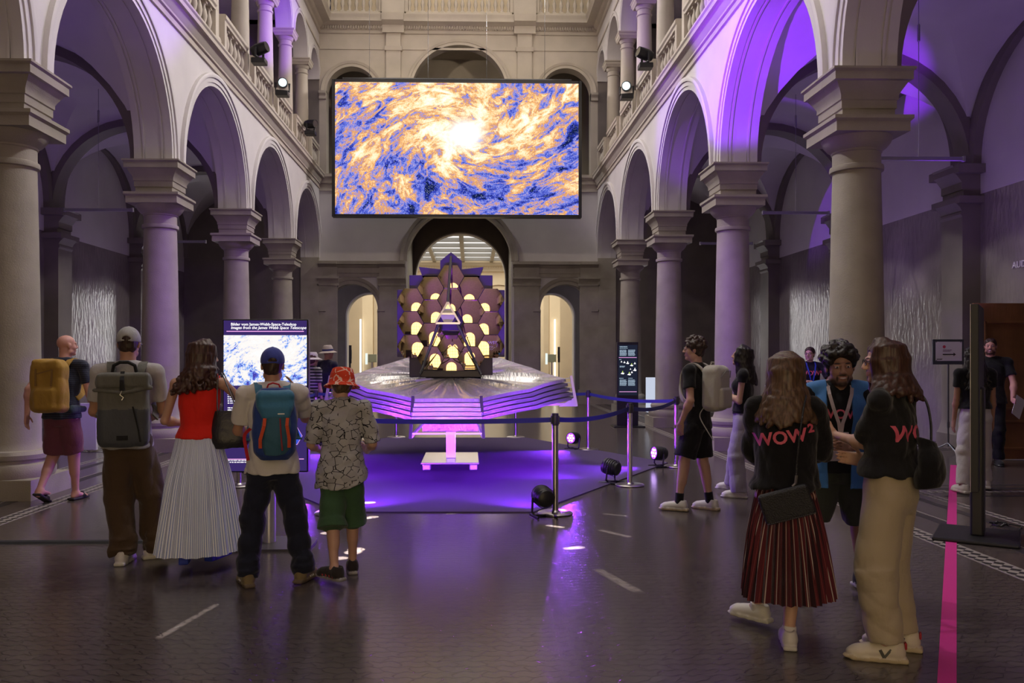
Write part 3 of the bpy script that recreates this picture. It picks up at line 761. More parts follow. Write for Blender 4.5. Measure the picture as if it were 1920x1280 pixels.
letter_bars(m, -tw+.05, tz(674.5), .05, 1, .02, y=-.005); letter_bars(m, -tw+.06, tz(687), .13, 2, .02, y=-.005); letter_bars(m, -tw+.05, tz(710), .1, 1, .02, y=-.005); letter_bars(m, -tw+.26, tz(710), .1, 1, .02, y=-.005)
m.build('small_print', TXT, s1, local=True)
m = MB(); m.box((-tw+.04, -.006, tz(670.6)), (tw-.04, -.004, tz(669.6))); m.box((-tw+.05, -.006, tz(736)), (tw-.04, -.004, tz(735))); m.build('rule_lines', GLOW_P, s1, local=True)
m = MB(); m.mi = 0
def icon(px, py, s, g=True):
    u, v = W(px, 0, p.y).x-(a.x+b.x)/2, tz(py)
    m.mi = 0; m.prism([(u-.5*s, v-.3*s), (u+.3*s, v-.45*s), (u+.55*s, v-.1*s), (u-.1*s, v+.05*s)], lambda q, r, d: Vector((q, d, r)), -.006, -.004)
    m.mi = 1 if g else 0; m.prism([(u-.1*s, v), (u+.2*s, v-.05*s), (u+.15*s, v+.5*s), (u-.05*s, v+.45*s)], lambda q, r, d: Vector((q, d, r)), -.007, -.005)
for q in ((1165, 678, .04, False), (1170.5, 679, .05, False), (1176.5, 680, .07, False), (1184, 684, .075), (1190, 681, .05, False), (1167, 699, .085), (1179.5, 701, .085), (1184.5, 698, .05, False), (1190, 693, .08, False), (1182, 692, .035, False)): icon(*q)
m.build('diagrams', [GLOW_W, emission('diagram_green', (.55, .75, .15), .9)], s1, local=True)

# ---------------------------------------------------------------- telescope model
TX, TY = -.28, 12.35
t = thing('telescope_model', (TX, TY, .012), 'large space telescope model with gold mirrors and silver sunshield on the carpet', 'telescope model')
GOLD = mat('gold_mirror', (.86, .67, .38), .03, 1.0)
FOIL = mat('silver_foil', (.92, .92, .93), .25, .75, bump=(9, .45, (3.2, .8, 1)))
FOILP = mat('layer_foil', (.74, .72, .80), .34, 1.0, bump=(14, .5, (.6, 3, 6)))
DARKM = mat('dark_structure', (.035, .03, .045), .35, .3)
ALU = mat('aluminium', (.70, .69, .72), .3, .9)
PUR = mat('violet_panel', (.07, .045, .14), .4)
m = MB()
m.bbox((-.41, -.62, .085), (.41, .68, .11), .006); m.build('base_plate', mat('base_steel', (.72, .72, .74), .22, .9), t, local=True)
for sx_ in (-1, 1):
    for sy_ in (-.5, .55):
        m = MB(); m.bbox((sx_*.33-.055, sy_-.1, 0), (sx_*.33+.055, sy_+.1, .085), .012); m.build('foot', ALU, t, local=True)
m = MB(); m.bbox((-.068, -.068, .11), (.068, .068, .62), .006)
for e in (-1, 1): m.box((e*.03-.006, -.073, .12), (e*.03+.006, -.067, .6))
m.build('column', ALU, t, local=True)
m = MB(); m.bbox((-.40, -.42, .53), (.40, .42, .66), .01); m.bbox((-.34, -.36, .66), (.34, .36, .74), .01)
m.build('equipment_box', mat('crinkled_foil', (.75, .73, .77), .3, 1.0, bump=(26, 1.0)), t, local=True)
# sunshield: five membranes, each a kite-like sheet with a turned-down edge
Z0 = lambda px, py, Y: W(px, py, Y)-Vector((TX, TY, 0))
def shield(i):
    k = 1+.018*i; drop = .054*i; dt = .068*i
    P = [(-.40*k, -2.05*k, 1.085-drop), (.40*k, -2.05*k, 1.085-drop), (1.10*k, -1.0*k, 1.165-drop*1.05), (1.72*k, .15, 1.275-dt), (1.28*k, 1.3*k, 1.43-dt), (.78*k, 2.4*k, 1.60-dt), (-.78*k, 2.4*k, 1.60-dt), (-1.28*k, 1.3*k, 1.43-dt), (-1.72*k, .15, 1.275-dt), (-1.10*k, -1.0*k, 1.165-drop*1.05)]
    # densify each side with a slightly scalloped edge
    ring = []
    for a, b in zip(P, P[1:]+P[:1]):
        a, b = Vector(a), Vector(b)
        for j in range(18):
            u = j/18; q = a.lerp(b, u); inw = -Vector((q.x, q.y, 0)).normalized(); q = q+inw*.05*math.sin(PI*u); ring.append(q)
    n = len(ring); cz = 1.30-drop*1.1; NR = 16; vs = []; fs = []
    rg = np.random.RandomState(3+i); ph = rg.rand(8)*6.28
    for r in range(NR+1):
        u = r/NR
        for j, q in enumerate(ring):
            c = Vector((0, .15, cz)); p = c.lerp(q, u); an = math.atan2(q.y, q.x)
            w = sum(math.sin(an*f+ph[l])*(.9-.08*l) for l, f in enumerate((13, 27, 38, 49, 61, 70)))
            p.z += .030*w*math.sin(PI*min(1, u*1.02))*(.35+u*.65)+.05*(math.cos(PI*u)*.5+.5-(1-u))
            vs.append(p)
    for r in range(NR):
        for j in range(n):
            l = (j+1) % n; fs.append((r*n+j, r*n+l, (r+1)*n+l, (r+1)*n+j))
    base = NR*n; o = len(vs)
    for q in ring: vs.append(q+Vector((q.x, q.y, 0)).normalized()*.012-Vector((0, 0, .044)))
    for j in range(n):
        l = (j+1) % n; fs.append((base+j, base+l, o+l, o+j))
    me = to_mesh('sunshield_layer', vs, fs, [FOIL if i == 0 else FOILP], None, 60)
    return link('sunshield_layer', me, t)
for i in range(5): shield(i)
for e in (-1, 1):
    m = MB(); m.tube([(e*.42, -2.08, 1.12), (e*.45, -2.14, .60)], .026, 4); m.build('spreader_bar', DARKM if e else ALU, t, local=True)
    m = MB(); m.tube([(e*1.80, .12, 1.32), (e*1.88, .1, .86)], .028, 4); m.tube([(e*1.86, .12, .90), (e*.3, .1, .84)], .022, 4); m.prism([(e*1.87, .86), (e*1.62, .86), (e*1.84, .99)], lambda u, v, d: Vector((u, .1+d, v)), -.02, .02)
    for j in range(5): m.tube([(e*1.70, .15, 1.27-.068*j), (e*1.815, .12, 1.295-.075*j)], .007, 5)
    m.build('side_boom', ALU, t, local=True)
    m = MB(); m.tube([(e*.44, -2.1, .62), (e*.40, -.3, .64)], .022, 4); m.tube([(-.46, -2.12, .66), (.46, -2.12, .66)], .014, 4) if e > 0 else None; m.build('front_boom', ALU, t, local=True)
# mirror tower
m = MB(); m.bbox((-.34, -.05, 1.18), (.34, .3, 1.30), .01); m.bbox((-.45, -.1, 1.30), (.45, .05, 1.40), .01); m.bbox((-.16, -.12, 1.18), (.16, .0, 1.24), .01); m.build('tower_foot', DARKM, t, local=True)
MZ = 2.10; FL = .345; S = FL/math.sqrt(3)
bp = MB()
bp.bbox((-.62, .06, MZ-.8), (.62, .16, MZ+.72), .01); bp.bbox((-.80, .05, MZ-.50), (-.55, .12, MZ+.50), .01); bp.bbox((.55, .05, MZ-.50), (.80, .12, MZ+.50), .01)
back = bp.build('backplane', PUR, t, local=True)
m = MB(); m.prism([(-.16, MZ+.66), (.16, MZ+.66), (.16, MZ+.93), (0, MZ+1.06), (-.16, MZ+.93)], lambda u, v, d: Vector((u, d, v)), .05, .35)
for e in (-1, 1): m.prism([(e*.1, MZ+.68), (e*.42, MZ+.68), (e*.48, MZ+.84), (e*.1, MZ+.80)], lambda u, v, d: Vector((u, d, v)), .06, .4)
m.build('radiator_panels', PUR, t, local=True)
def segment(x, z, tilt):
    vs = []; fs = []; N = 5; r0 = S*.975; Rc = 1.45
    idx = {}
    vs.append((0, -.022, 0)); 
    for r in range(1, N+1):
        for k in range(6*r):
            sct, f = divmod(k, r); a0 = sct*PI/3; a1 = a0+PI/3
            px = r0*r/N*((1-f/r)*math.cos(a0)+f/r*math.cos(a1)); pz = r0*r/N*((1-f/r)*math.sin(a0)+f/r*math.sin(a1))
            idx[(r, k)] = len(vs); vs.append((px, -.022+(px*px+pz*pz)/(2*Rc), pz))
    for r in range(1, N+1):
        for k in range(6*r):
            sct, f = divmod(k, r); a = idx[(r, k)]; b = idx[(r, (k+1) % (6*r))]
            if r == 1: fs.append((0, b, a))
            else:
                i0 = idx[(r-1, (sct*(r-1)+f) % (6*(r-1)))]
                fs.append((i0, b, a))
                if f < r-1: fs.append((i0, idx[(r-1, (sct*(r-1)+f+1) % (6*(r-1)))], b))
    mi = [0]*len(fs); nf = len(fs)
    # rim and back
    o = len(vs); ring = [idx[(N, k)] for k in range(6*N)]
    for q in ring: vs.append((vs[q][0], .03, vs[q][2]))
    for k in range(6*N):
        l = (k+1) % (6*N); fs.append((ring[k], ring[l], o+l, o+k)); mi.append(1)
    fs.append([o+k for k in range(6*N)]); mi.append(1)
    M = Matrix.Rotation(tilt[0], 4, 'X') @ Matrix.Rotation(tilt[1], 4, 'Z')
    me = to_mesh('mirror_segment', [M @ Vector(p) for p in vs], fs, [GOLD, ALU], mi, 35)
    ob = link('mirror_segment', me, back); ob.location = (x, -.02, z)
    return ob
cells = []
for q in range(-2, 3):
    for rr_ in range(-2, 3):
        if abs(q+rr_) <= 2 and (q, rr_) != (0, 0): cells.append((q*1.5*S, (rr_+q/2)*FL))
rg = random.Random(5)
for x, z in cells:
    if abs(x) < .01 and abs(z) < .01: continue
    ob = segment(x, MZ+z, (rg.uniform(-.015, .015)-.05*z-.075, .06*x+rg.uniform(-.02, .02)))
    if abs(x-3*S) < .01 and z < -.3: sign = ob
# handwriting on the lowest mirror of the right wing
MK = emission('white_marker', (.9, .88, .9), .55) if False else mat('white_marker', (.95, .95, .95), .6)
v, f = text_mesh('JWST', .062, .0008, 'CENTER', .2)
M = Matrix.Translation((.01, -.036, .055)) @ Matrix.Rotation(PI/2, 4, 'X')
m = MB(); m.add([M @ q for q in v], f)
for j, (zz_, l) in enumerate(((.0, .10), (-.02, .13), (-.045, .10))):
    m.tube([(-.07+l*u/10, -.034, zz_+.006*math.sin(u*2.1+j)) for u in range(11)], .002, 4)
m.tube([(.075, -.036, .03), (.09, -.036, .045), (.085, -.034, .01), (.08, -.034, -.01)], .0022, 4)
me = to_mesh('handwriting', m.v, m.f, [MK]); o = link('handwriting', me, back); o.location = sign.location
# instrument cone in the middle, secondary mirror on three struts
m = MB(); m.lathe([(.15, 0), (.13, .1), (.12, .34), (.1, .36)], (0, 0, 0), 6, Matrix.Translation((0, -.02, MZ)) @ Matrix.Rotation(PI/2, 4, 'X')); m.bbox((-.13, -.40, MZ-.12), (.13, -.02, MZ+.08), .02); m.build('instrument_cone', PUR, t, local=True)
SY, SZ = -1.72, 2.13
sm = MB(); sm.lathe([(.10, 0), (.10, .06), (.075, .07)], (0, 0, 0), 6, Matrix.Translation((0, SY, SZ)) @ Matrix.Rotation(-PI/2, 4, 'X'))
sec = sm.build('secondary_mirror', mat('mirror_back', (.62, .64, .68), .4, .4), t, local=True)
m = MB()
for a, b in (((0, .17), (-.155, -.1)), ((0, .17), (.155, -.1)), ((-.155, -.1), (.155, -.1)), ((-.09, .02), (.09, .02))): m.tube([(a[0], SY-.03, SZ+a[1]), (b[0], SY-.03, SZ+b[1])], .017, 4)
m.build('mirror_frame', ALU, sec, local=True)
for pts in ([(0, SY, SZ+.16), (0, -.02, MZ+.98)], [(-.11, SY, SZ-.08), (-.44, -.14, 1.36)], [(.11, SY, SZ-.08), (.44, -.14, 1.36)]):
    m = MB(); m.tube(pts, .021, 8); m.build('strut', mat('strut_black', (.05, .05, .055), .25, .6), t, local=True)

# ---------------------------------------------------------------- carpet, barrier posts, floor lamps
cpts = [G(634, 961), G(1000, 961), G(1252, 868), G(986, 821), G(726, 821), Vector((-3.72, 12.6, 0))]
m = MB(); m.prism([(q.x, q.y) for q in cpts], lambda u, v, d: Vector((u, v, d)), .0, .012)
o = m.build('carpet', mat('event_carpet', (.115, .085, .17), .95, bump=(220, .4), spec=.15))
tag(o, 'six-sided carpet under the telescope model, lit purple', 'carpet')
BELT = mat('blue_belt', (.035, .045, .22), .6)
posts = {'a': ((1041, 965), 'steel barrier post in front of the black floor lamp, nearest the camera'),
         'b': ((1181, 912), 'steel barrier post beside the right edge of the carpet, between two lamps'),
         'c': ((1268, 877), 'steel barrier post at the right tip of the carpet, by the man in black shorts'),
         'd': ((1103, 845), 'steel barrier post behind the sunshield, near the lit lamp on the carpet edge'),
         'e': ((967, 822), 'steel barrier post at the back edge of the carpet, right of the telescope stand'),
         'f': ((743, 822), 'steel barrier post at the back edge of the carpet, left of the telescope stand'),
         'g': ((592, 845), 'steel barrier post right of the kiosk, in front of the couple in hats'),
         'h': ((448, 913), 'steel barrier post standing behind the kiosk'),
         'i': ((623, 965), 'steel barrier post hidden behind the child in the red hat')}
PP = {}
for k, ((px, py), lab) in posts.items():
    g = G(px, py-2); PP[k] = g
    t = thing('barrier_post', g, lab, 'barrier post', 'belt barrier posts around the carpet')
    m = MB(); m.lathe([(.165, 0), (.182, .006), (.182, .014), (.17, .022), (.05, .026), (.036, .04)], n=32); m.build('foot_plate', STEEL, t, local=True, smooth=40)
    m = MB(); m.lathe([(.032, .03), (.032, .93)], n=20); m.build('tube', STEEL, t, local=True, smooth=40)
    m = MB(); m.lathe([(.036, .91), (.036, 1.02), (.033, 1.035)], n=20)
    for aa in range(4): m.bbox((-.016, -.046, .925), (.016, -.03, 1.01), .004, Matrix.Rotation(aa*PI/2, 4, 'Z'))
    m.build('belt_head', mat('post_head', (.05, .05, .055), .4), t, local=True, smooth=40)
    PP[k+'o'] = t
def belt(a, b, sag):
    p, q = PP[a], PP[b]; n = 16; d = (q-p).normalized()*.045
    pts = [(p+d).lerp(q-d, i/n)+Vector((0, 0, .968-sag*4*(i/n)*(1-i/n))) for i in range(n+1)]
    m = MB(); m.ribbon(pts, .05, .002); m.build('belt', BELT, PP[a+'o'])
belt('a', 'b', .05); belt('b', 'c', .06); belt('c', 'd', .05); belt('d', 'e', .04); belt('a', 'i', .02); belt('i', 'h', .05); belt('h', 'g', .05); belt('e', 'f', .05); belt('f', 'g', .05)
for kk in ():
    pass
PARB = mat('lamp_black', (.012, .012, .014), .45)
def floor_lamp(px, py, lab, tx, ty, tzz, lit):
    g = G(px, py); t = thing('floor_lamp', g, lab, 'spotlight', 'floor spotlights around the telescope')
    dirv = (Vector((tx, ty, tzz))-(g+Vector((0, 0, .19)))).normalized()
    Q = dirv.to_track_quat('Z', 'Y').to_matrix().to_4x4(); M = Matrix.Translation((0, 0, .2)) @ Q
    m = MB(); m.lathe([(.055, -.11), (.085, -.09), (.10, -.02), (.10, .10), (.092, .11), (.09, .095)], n=24, M=M)
    for k in range(5): m.lathe([(.104, -.06+k*.03), (.107, -.055+k*.03), (.104, -.05+k*.03)], n=24, M=M, cap=False)
    m.build('can', PARB, t, local=True, smooth=40)
    m = MB(); m.lathe([(.0, .098), (.088, .098)], n=24, M=M, cap=False)
    led = []
    m.build('lens', emission('violet_lens', (.34, .06, 1), 2.2) if lit else PARB, t, local=True)
    if lit:
        m = MB()
        for k in range(7):
            r_, a_ = (.05, k*PI/3) if k < 6 else (0, 0); m.lathe([(.0, .103), (.018, .103)], (r_*math.cos(a_), r_*math.sin(a_), 0), 10, M, cap=False)
        m.build('led', emission('led_white', (.8, .6, 1), 7.0), t, local=True)
    hd = Vector((dirv.x, dirv.y, 0)).normalized(); sd = Vector((-hd.y, hd.x, 0))
    m = MB()
    m.tube([sd*.115+Vector((0, 0, .2)), sd*.115+hd*.02+Vector((0, 0, .05)), sd*.09+Vector((0, 0, .012)), -sd*.09+Vector((0, 0, .012)), -sd*.115+hd*.02+Vector((0, 0, .05)), -sd*.115+Vector((0, 0, .2))], .012, 6)
    m.tube([sd*.1+hd*.13+Vector((0, 0, .012)), sd*.1-hd*.13+Vector((0, 0, .012))], .012, 6); m.tube([-sd*.1+hd*.13+Vector((0, 0, .012)), -sd*.1-hd*.13+Vector((0, 0, .012))], .012, 6)
    m.build('bracket', PARB, t, local=True)
    return g+Vector((0, 0, .2))+dirv*.13, dirv
lamps = []
for px, py, lab, tx, ty, tzz in ((1019, 968, 'black floor spotlight seen from behind, beside the front barrier post', -.2, 12.0, .6),
        (1147, 905, 'black floor spotlight seen from behind, at the right edge of the carpet', -.2, 12.2, .7),
        (1076, 842, 'violet floor spotlight with bright lens behind the sunshield tip', -.9, 11.2, .35),
        (1237, 875, 'violet floor spotlight with bright lens by the right tip of the carpet', -.6, 10.9, .5),
        (655, 968, 'black floor spotlight on the carpet hidden behind the child', -.3, 12.2, .7),
        (560, 850, 'violet floor spotlight behind the kiosk aimed at the telescope', 0, 11.5, .45),
        (520, 905, 'floor spotlight hidden behind the kiosk and the youth in the blue cap', -.9, 11.3, .8),
        (462, 872, 'floor spotlight at the left tip of the carpet behind the kiosk', -.9, 11.6, .8)):
    q, d = floor_lamp(px, py, lab, tx, ty, tzz, True)
    spot('floor_lamp_beam', q+d*.03, q+d*3, 430, (.27, .03, 1.0), 88, .8, .07)

# ---------------------------------------------------------------- right hand side: sign, door, edge-on display, tape
p = G(1778, 848); a, b = W(1748, 636, p.y), W(1806, 683, p.y)
t = thing('sign_stand', (p.x, p.y, 0), 'framed white arrow sign on a thin tripod stand by the right wall pilaster', 'sign')
sw, z0, z1 = (b.x-a.x)/2, b.z, a.z; ox = (a.x+b.x)/2-p.x
m = MB(); m.bbox((ox-sw, -.02, z0), (ox+sw, .01, z1), .004); fr = m.build('frame', mat('sign_frame', (.06, .075, .085), .4), t, local=True)
m = MB(); m.box((ox-sw+.045, -.024, z0+.06), (ox+sw-.035, -.02, z1-.04)); pa = m.build('sheet', mat('sign_paper', (.80, .80, .86), .6), fr, local=True)
SI = mat('sign_ink', (.02, .02, .03), .6); SRED = mat('sign_red', (.6, .05, .12), .6)
m = MB(); zc = z0+(z1-z0)*.40
m.box((ox-.1, -.026, zc-.009), (ox+.09, -.024, zc+.009)); m.prism([(ox+.085, zc-.03), (ox+.125, zc), (ox+.085, zc+.03)], lambda u, v, d: Vector((u, d, v)), -.026, -.024)
for qx, qz in ((-1, 1), (1, 1), (-1, -1)): m.lathe([(0, 0), (.008, 0)], (0, 0, 0), 8, Matrix.Translation((ox+qx*(sw-.055), -.0245, (z0+z1)/2+.01+qz*.155)) @ Matrix.Rotation(PI/2, 4, 'X'), cap=False)
m.build('arrow', SI, fr, local=True)
m = MB(); m.prism([(ox-.075+.026*math.cos(k*PI/8), z1-.125+.026*math.sin(k*PI/8)) for k in range(16)], lambda u, v, d: Vector((u, d, v)), -.0255, -.024); m.build('red_dot', SRED, fr, local=True)
m = MB(); letter_bars(m, ox-.1, z1-.185, .19, 2, .022, y=-.025, seed=12, ragged=.4); m.build('small_print', mat('print_grey', (.35, .25, .3), .6), fr, local=True)
letters('emblem', 'WOW\u00b2', .03, (ox-sw+.06, -.025, z0+.085), 0, SI, fr, bold=.0008)
m = MB(); m.lathe([(.014, .1), (.014, z0+.02)], n=10)
for k in range(3):
    aa = k*2*PI/3+.5; m.tube([(0, 0, .16), (.26*math.cos(aa), .26*math.sin(aa), .012)], .011, 6)
m.lathe([(.022, .42), (.022, .52)], n=10)
m.build('tripod', mat('stand_grey', (.12, .12, .15), .35, .5), t, local=True)

WOOD = mat('dark_oak', (.20, .09, .03), .4, var=(2.5, .25), bump=(4, .2, (8, 8, .6)))
p = G(1826, 862); dz = W(1826, 568, p.y).z
t = thing('door_leaf', (p.x, p.y, 0), 'open panelled brown wooden door leaf behind the bearded man', 'door')
dw = WR-p.x+.15
m = MB(); m.bbox((0, 0, .01), (dw, .06, dz), .004); dl = m.build('leaf', WOOD, t, local=True)
m = MB()
for z0, z1 in ((.16, .62), (.78, dz-.28)):
    for lo, hi in (((.16, z0), (.20, z1)), ((dw-.2, z0), (dw-.16, z1)), ((.16, z0), (dw-.16, z0+.04)), ((.16, z1-.04), (dw-.16, z1))): m.bbox((lo[0], -.02, lo[1]), (hi[0], 0, hi[1]), .008)
m.build('panel_moulding', WOOD, dl, local=True)
m = MB(); m.bbox((-.012, .01, 1.3), (.004, .05, 2.2), .003); m.bbox((.05, -.05, 1.05), (.09, -.0, 1.09), .008); m.bbox((.05, -.06, 1.05), (.18, -.045, 1.075), .006); m.build('lock_and_handle', STEEL, t, local=True)
m = MB(); m.box((WR+.35, 10.85, 0), (WR+1.6, 13.1, 4)) if False else None
m.box((WR+1.5, 10.8, 0), (WR+1.6, 13.15, 3.0)); m.box((WR+.4, 10.8, 0), (WR+1.5, 10.9, 3)); m.box((WR+.4, 13.05, 0), (WR+1.5, 13.15, 3)); m.box((WR+.4, 10.8, 2.85), (WR+1.5, 13.15, 3.0)); m.build('door_1', STONE_D, kind='structure')
SG = mat('metal_letters', (.8, .77, .78), .45, .2)
s_ = W(1893, 497, 13.35)
me_v, me_f = text_mesh('AUDITORIUM', .155, .008, 'LEFT', 0, 0, 1.05)
M = Matrix.Translation((WR-.012, 13.42, s_.z)) @ Matrix.Rotation(-PI/2, 4, 'Z') @ Matrix.Rotation(PI/2, 4, 'X')
o = link('wall_lettering', to_mesh('wall_lettering', [M @ q for q in me_v], me_f, [SG])); tag(o, 'raised metal letters reading AUDITORIUM high on the right wall over the door', 'lettering')

p = G(1845, 1012); ang = math.atan2(p.x, p.y)+R(2.6)
t = thing('display_stand', (p.x, p.y+.1, 0), 'tall black display stand seen edge-on at the far right', 'display', rz=-ang)
hh = W(1835, 572, p.y).z
m = MB(); m.bbox((-.03, -.35, .45), (.03, .5, hh), .006); dp = m.build('panel', BLACK, t, local=True)
m = MB(); m.bbox((-.035, -.352, .45), (-.028, -.33, hh), .002); m.build('edge_trim', STEEL, dp, local=True)
m = MB(); m.bbox((-.05, -.12, .03), (.06, .12, 1.35), .02); m.build('upright', BLACK, t, local=True)
m = MB(); m.bbox((-.33, -.36, 0), (.33, .36, .035), .015); m.build('base_plate', BLACK, t, local=True)
p2 = G(1860, 998)
m = MB()
def loop(c, r, n=40, turns=2):
    return [(c.x+r*(1+.1*math.sin(i))*math.cos(i*2*PI*turns/n), c.y+r*math.sin(i*2*PI*turns/n), .012+.01*math.sin(i*.9)+.012*(i % 3 == 0)) for i in range(n)]
q0 = G(1874, 985)
m.tube([(q0.x-.1, q0.y, .03)]+loop(q0, .07)+[(q0.x+.15, q0.y-.1, .012), tuple(G(1905, 1003)), tuple(G(1912, 1020)+Vector((0, 0, .01)))], .006, 6)
o = m.build('power_cable', BLACK); tag(o, 'coiled black cable on the floor behind the edge-on display', 'cable')
a, b = G(1788, 872), G(1775, 1290)
m = MB(); d = (b-a).normalized(); sd = Vector((d.y, -d.x, 0))*.042
m.add([a-sd, a+sd, b+sd, b-sd, a-sd+Vector((0, 0, .004)), a+sd+Vector((0, 0, .004)), b+sd+Vector((0, 0, .004)), b-sd+Vector((0, 0, .004))], [(0,1,2,3),(4,5,6,7),(0,1,5,4),(1,2,6,5),(2,3,7,6),(3,0,4,7)])
o = m.build('floor_tape', mat('pink_tape', (.62, .03, .26), .5)); tag(o, 'straight line of pink tape on the floor at the right', 'tape')
a, b = G(-40, 1018), G(470, 1018)
m = MB(); m.prism([(-.05, 0), (.05, 0), (.03, .018), (-.03, .018)], lambda u, v, d: Vector((d, a.y+u, v)), a.x, b.x); o = m.build('cable_ramp', mat('rubber_ramp', (.012, .012, .014), .7)); tag(o, 'black rubber cable ramp across the floor at the left', 'cable cover')

# reception counter, white plinths
p = G(1520, 850)
t = thing('reception_counter', (5.75, 13.2, 0), 'white reception counter behind the woman with the black bag', 'counter')
m = MB(); m.bbox((-.75, 0, 0), (.75, .6, 1.10), .01); m.build('body', mat('counter_white', (.7, .68, .72), .5), t, local=True)
m = MB(); m.bbox((-.8, -.05, 1.10), (.8, .65, 1.14), .01); m.build('worktop', mat('counter_top', (.78, .76, .8), .35), t, local=True)
p = G(1232, 778); t = thing('display_plinth', (5.2, p.y, 0), 'white lit plinth between the totem and the right columns', 'plinth')
m = MB(); m.bbox((-.24, 0, .06), (0, .5, 1.03), .006); m.build('light_face', emission('plinth_glow', (.75, .82, 1), .75), t, local=True)
m = MB(); m.bbox((.002, 0, .0), (.6, .5, 1.03), .006); m.build('body', WHITE, t, local=True)
p = G(160, 846); t = thing('white_partition', (p.x, p.y, 0), 'low white partition behind the man with the yellow backpack', 'partition')
m = MB(); m.bbox((-.45, 0, .02), (.18, .08, .82), .006); m.build('board', WHITE, t, local=True)
m = MB(); m.bbox((-.4, -.1, 0), (-.35, .2, .03), .004); m.bbox((.08, -.1, 0), (.13, .2, .03), .004); m.build('foot_rail', STEEL, t, local=True)

# ---------------------------------------------------------------- hanging bar lamps and stage lights
LAMPG = mat('lamp_grey', (.33, .31, .36), .35, .6)
for side, xc_, ys in (('right', 6.72, (12.3, 17.0, 21.65)), ('left', -7.5, (17.0, 21.65))):
    for i, y in enumerate(ys):
        lab = 'thin bar lamp hanging on a cord in the %s aisle, %s bay shown' % (side, ('nearest', 'middle', 'farthest')[i] if side == 'right' else ('nearer', 'farther')[i])
        t = thing('pendant_lamp', (xc_, y, 4.58), lab, 'lamp', 'bar lamps hanging in the aisles')
        m = MB(); m.bbox((-.68, -.02, -.03), (.68, .02, .03), .008); m.build('lamp_bar', LAMPG, t, local=True)
        m = MB(); m.lathe([(.006, .03), (.006, 1.75), (.022, 1.76), (.022, 2.0), (.006, 2.02), (.006, 2.44)], n=8); m.build('cord', LAMPG, t, local=True)
        m = MB(); m.bbox((.66, -.03, -.04), (.7, .03, .04), .004); m.bbox((-.7, -.03, -.04), (-.66, .03, .04), .004); m.build('end_cap', LAMPG, t, local=True)
def head(loc, aim, lab, glow):
    t = thing('moving_head_light', loc, lab, 'stage light', 'stage lights on the gallery railings')
    m = MB(); m.bbox((-.16, -.14, 0), (.16, .14, .12), .02); m.build('base', PARB, t, local=True)
    d = Vector(aim); d.normalize(); h_ = Vector((d.x, d.y, 0)).normalized(); s2 = Vector((-h_.y, h_.x, 0))
    m = MB(); m.tube([s2*.17+Vector((0, 0, .34)), s2*.17+Vector((0, 0, .14)), -s2*.17+Vector((0, 0, .14)), -s2*.17+Vector((0, 0, .34))], .03, 8); m.build('yoke', PARB, t, local=True)
    Mh = Matrix.Translation((0, 0, .34)) @ d.to_track_quat('Z', 'Y').to_matrix().to_4x4()
    m = MB(); m.lathe([(.05, -.2), (.11, -.17), (.135, -.05), (.13, .1), (.12, .2), (.11, .19)], n=20, M=Mh); hd_ = m.build('head', PARB, t, local=True, smooth=40)
    m = MB(); m.lathe([(0, .195), (.1, .195)], n=20, M=Mh, cap=False); m.build('lens', emission('head_lens', (.75, .95, 1), 2.5) if glow else mat('dark_lens', (.03, .03, .04), .1), hd_, local=True)
head((-4.8, 21.45, 8.28), (.25, -1, -.22), 'stage light with white lens on the left gallery rail, third column from the screen', True)
head((-4.8, 19.1, 8.28), (1, -.3, .25), 'dark stage light on the left gallery rail, nearest the camera', False)
head((-4.8, 25.2, 8.28), (1, -.6, -.1), 'dark stage light on the left gallery rail, close to the screen', False)
head((4.07, 21.5, 8.28), (-.25, -1, -.22), 'stage light with white lens on the right gallery rail', True)
head((4.07, 19.2, 8.28), (-1, -.3, .25), 'dark stage light on the right gallery rail, nearer the camera', False)
q = W(1717, 12, 12.4)
t = thing('ceiling_camera', (q.x, q.y, q.z+.1), 'small white device under the vault of the right aisle', 'camera')
m = MB(); m.lathe([(.05, .0), (.05, .05), (.02, .06), (.02, .25)], n=16); m.sphere((0, 0, 0), .05, 16, 8); m.build('dome', WHITE, t, local=True)
m = MB(); m.bbox((-.3, -.02, .05), (.0, .02, .09), .005); m.build('arm', WHITE, t, local=True)
# slivers of sunlight falling through the glass roof
SUNC = (1, .95, .86)
def glint(px, py, size, e, n=1, to=None):
    for k in range(n):
        g = G(px+(to[0]-px)*k/max(1, n-1) if to else px, py+(to[1]-py)*k/max(1, n-1) if to else py)
        s0 = g+(Vector((g.x*.35+.6, g.y+3.5, 17.4))-g).normalized()*size*57.3; spot('sun_sliver', s0, g, 2.6*e*(size*57.3/17.5)**2, SUNC, 1.0, .4, .002)
glint(676, 945, .13, 70000, 3, (694, 944)); glint(662, 974, .12, 90000, 4, (700, 969)); glint(612, 999, .12, 60000); glint(662, 1035, .16, 90000, 2, (668, 1030)); glint(640, 1046, .12, 70000)
glint(1030, 985, .08, 40000, 4, (1052, 988)); glint(1066, 1028, .11, 60000, 3, (1086, 1026)); glint(1122, 1068, .10, 3000, 16, (1192, 1107)); glint(1128, 994, .09, 3600, 12, (1180, 1006)); glint(1135, 963, .08, 3000, 9, (1175, 967))
glint(300, 1194, .055, 4200, 26, (404, 1134)); glint(842, 963, .07, 9000, 2, (850, 963))
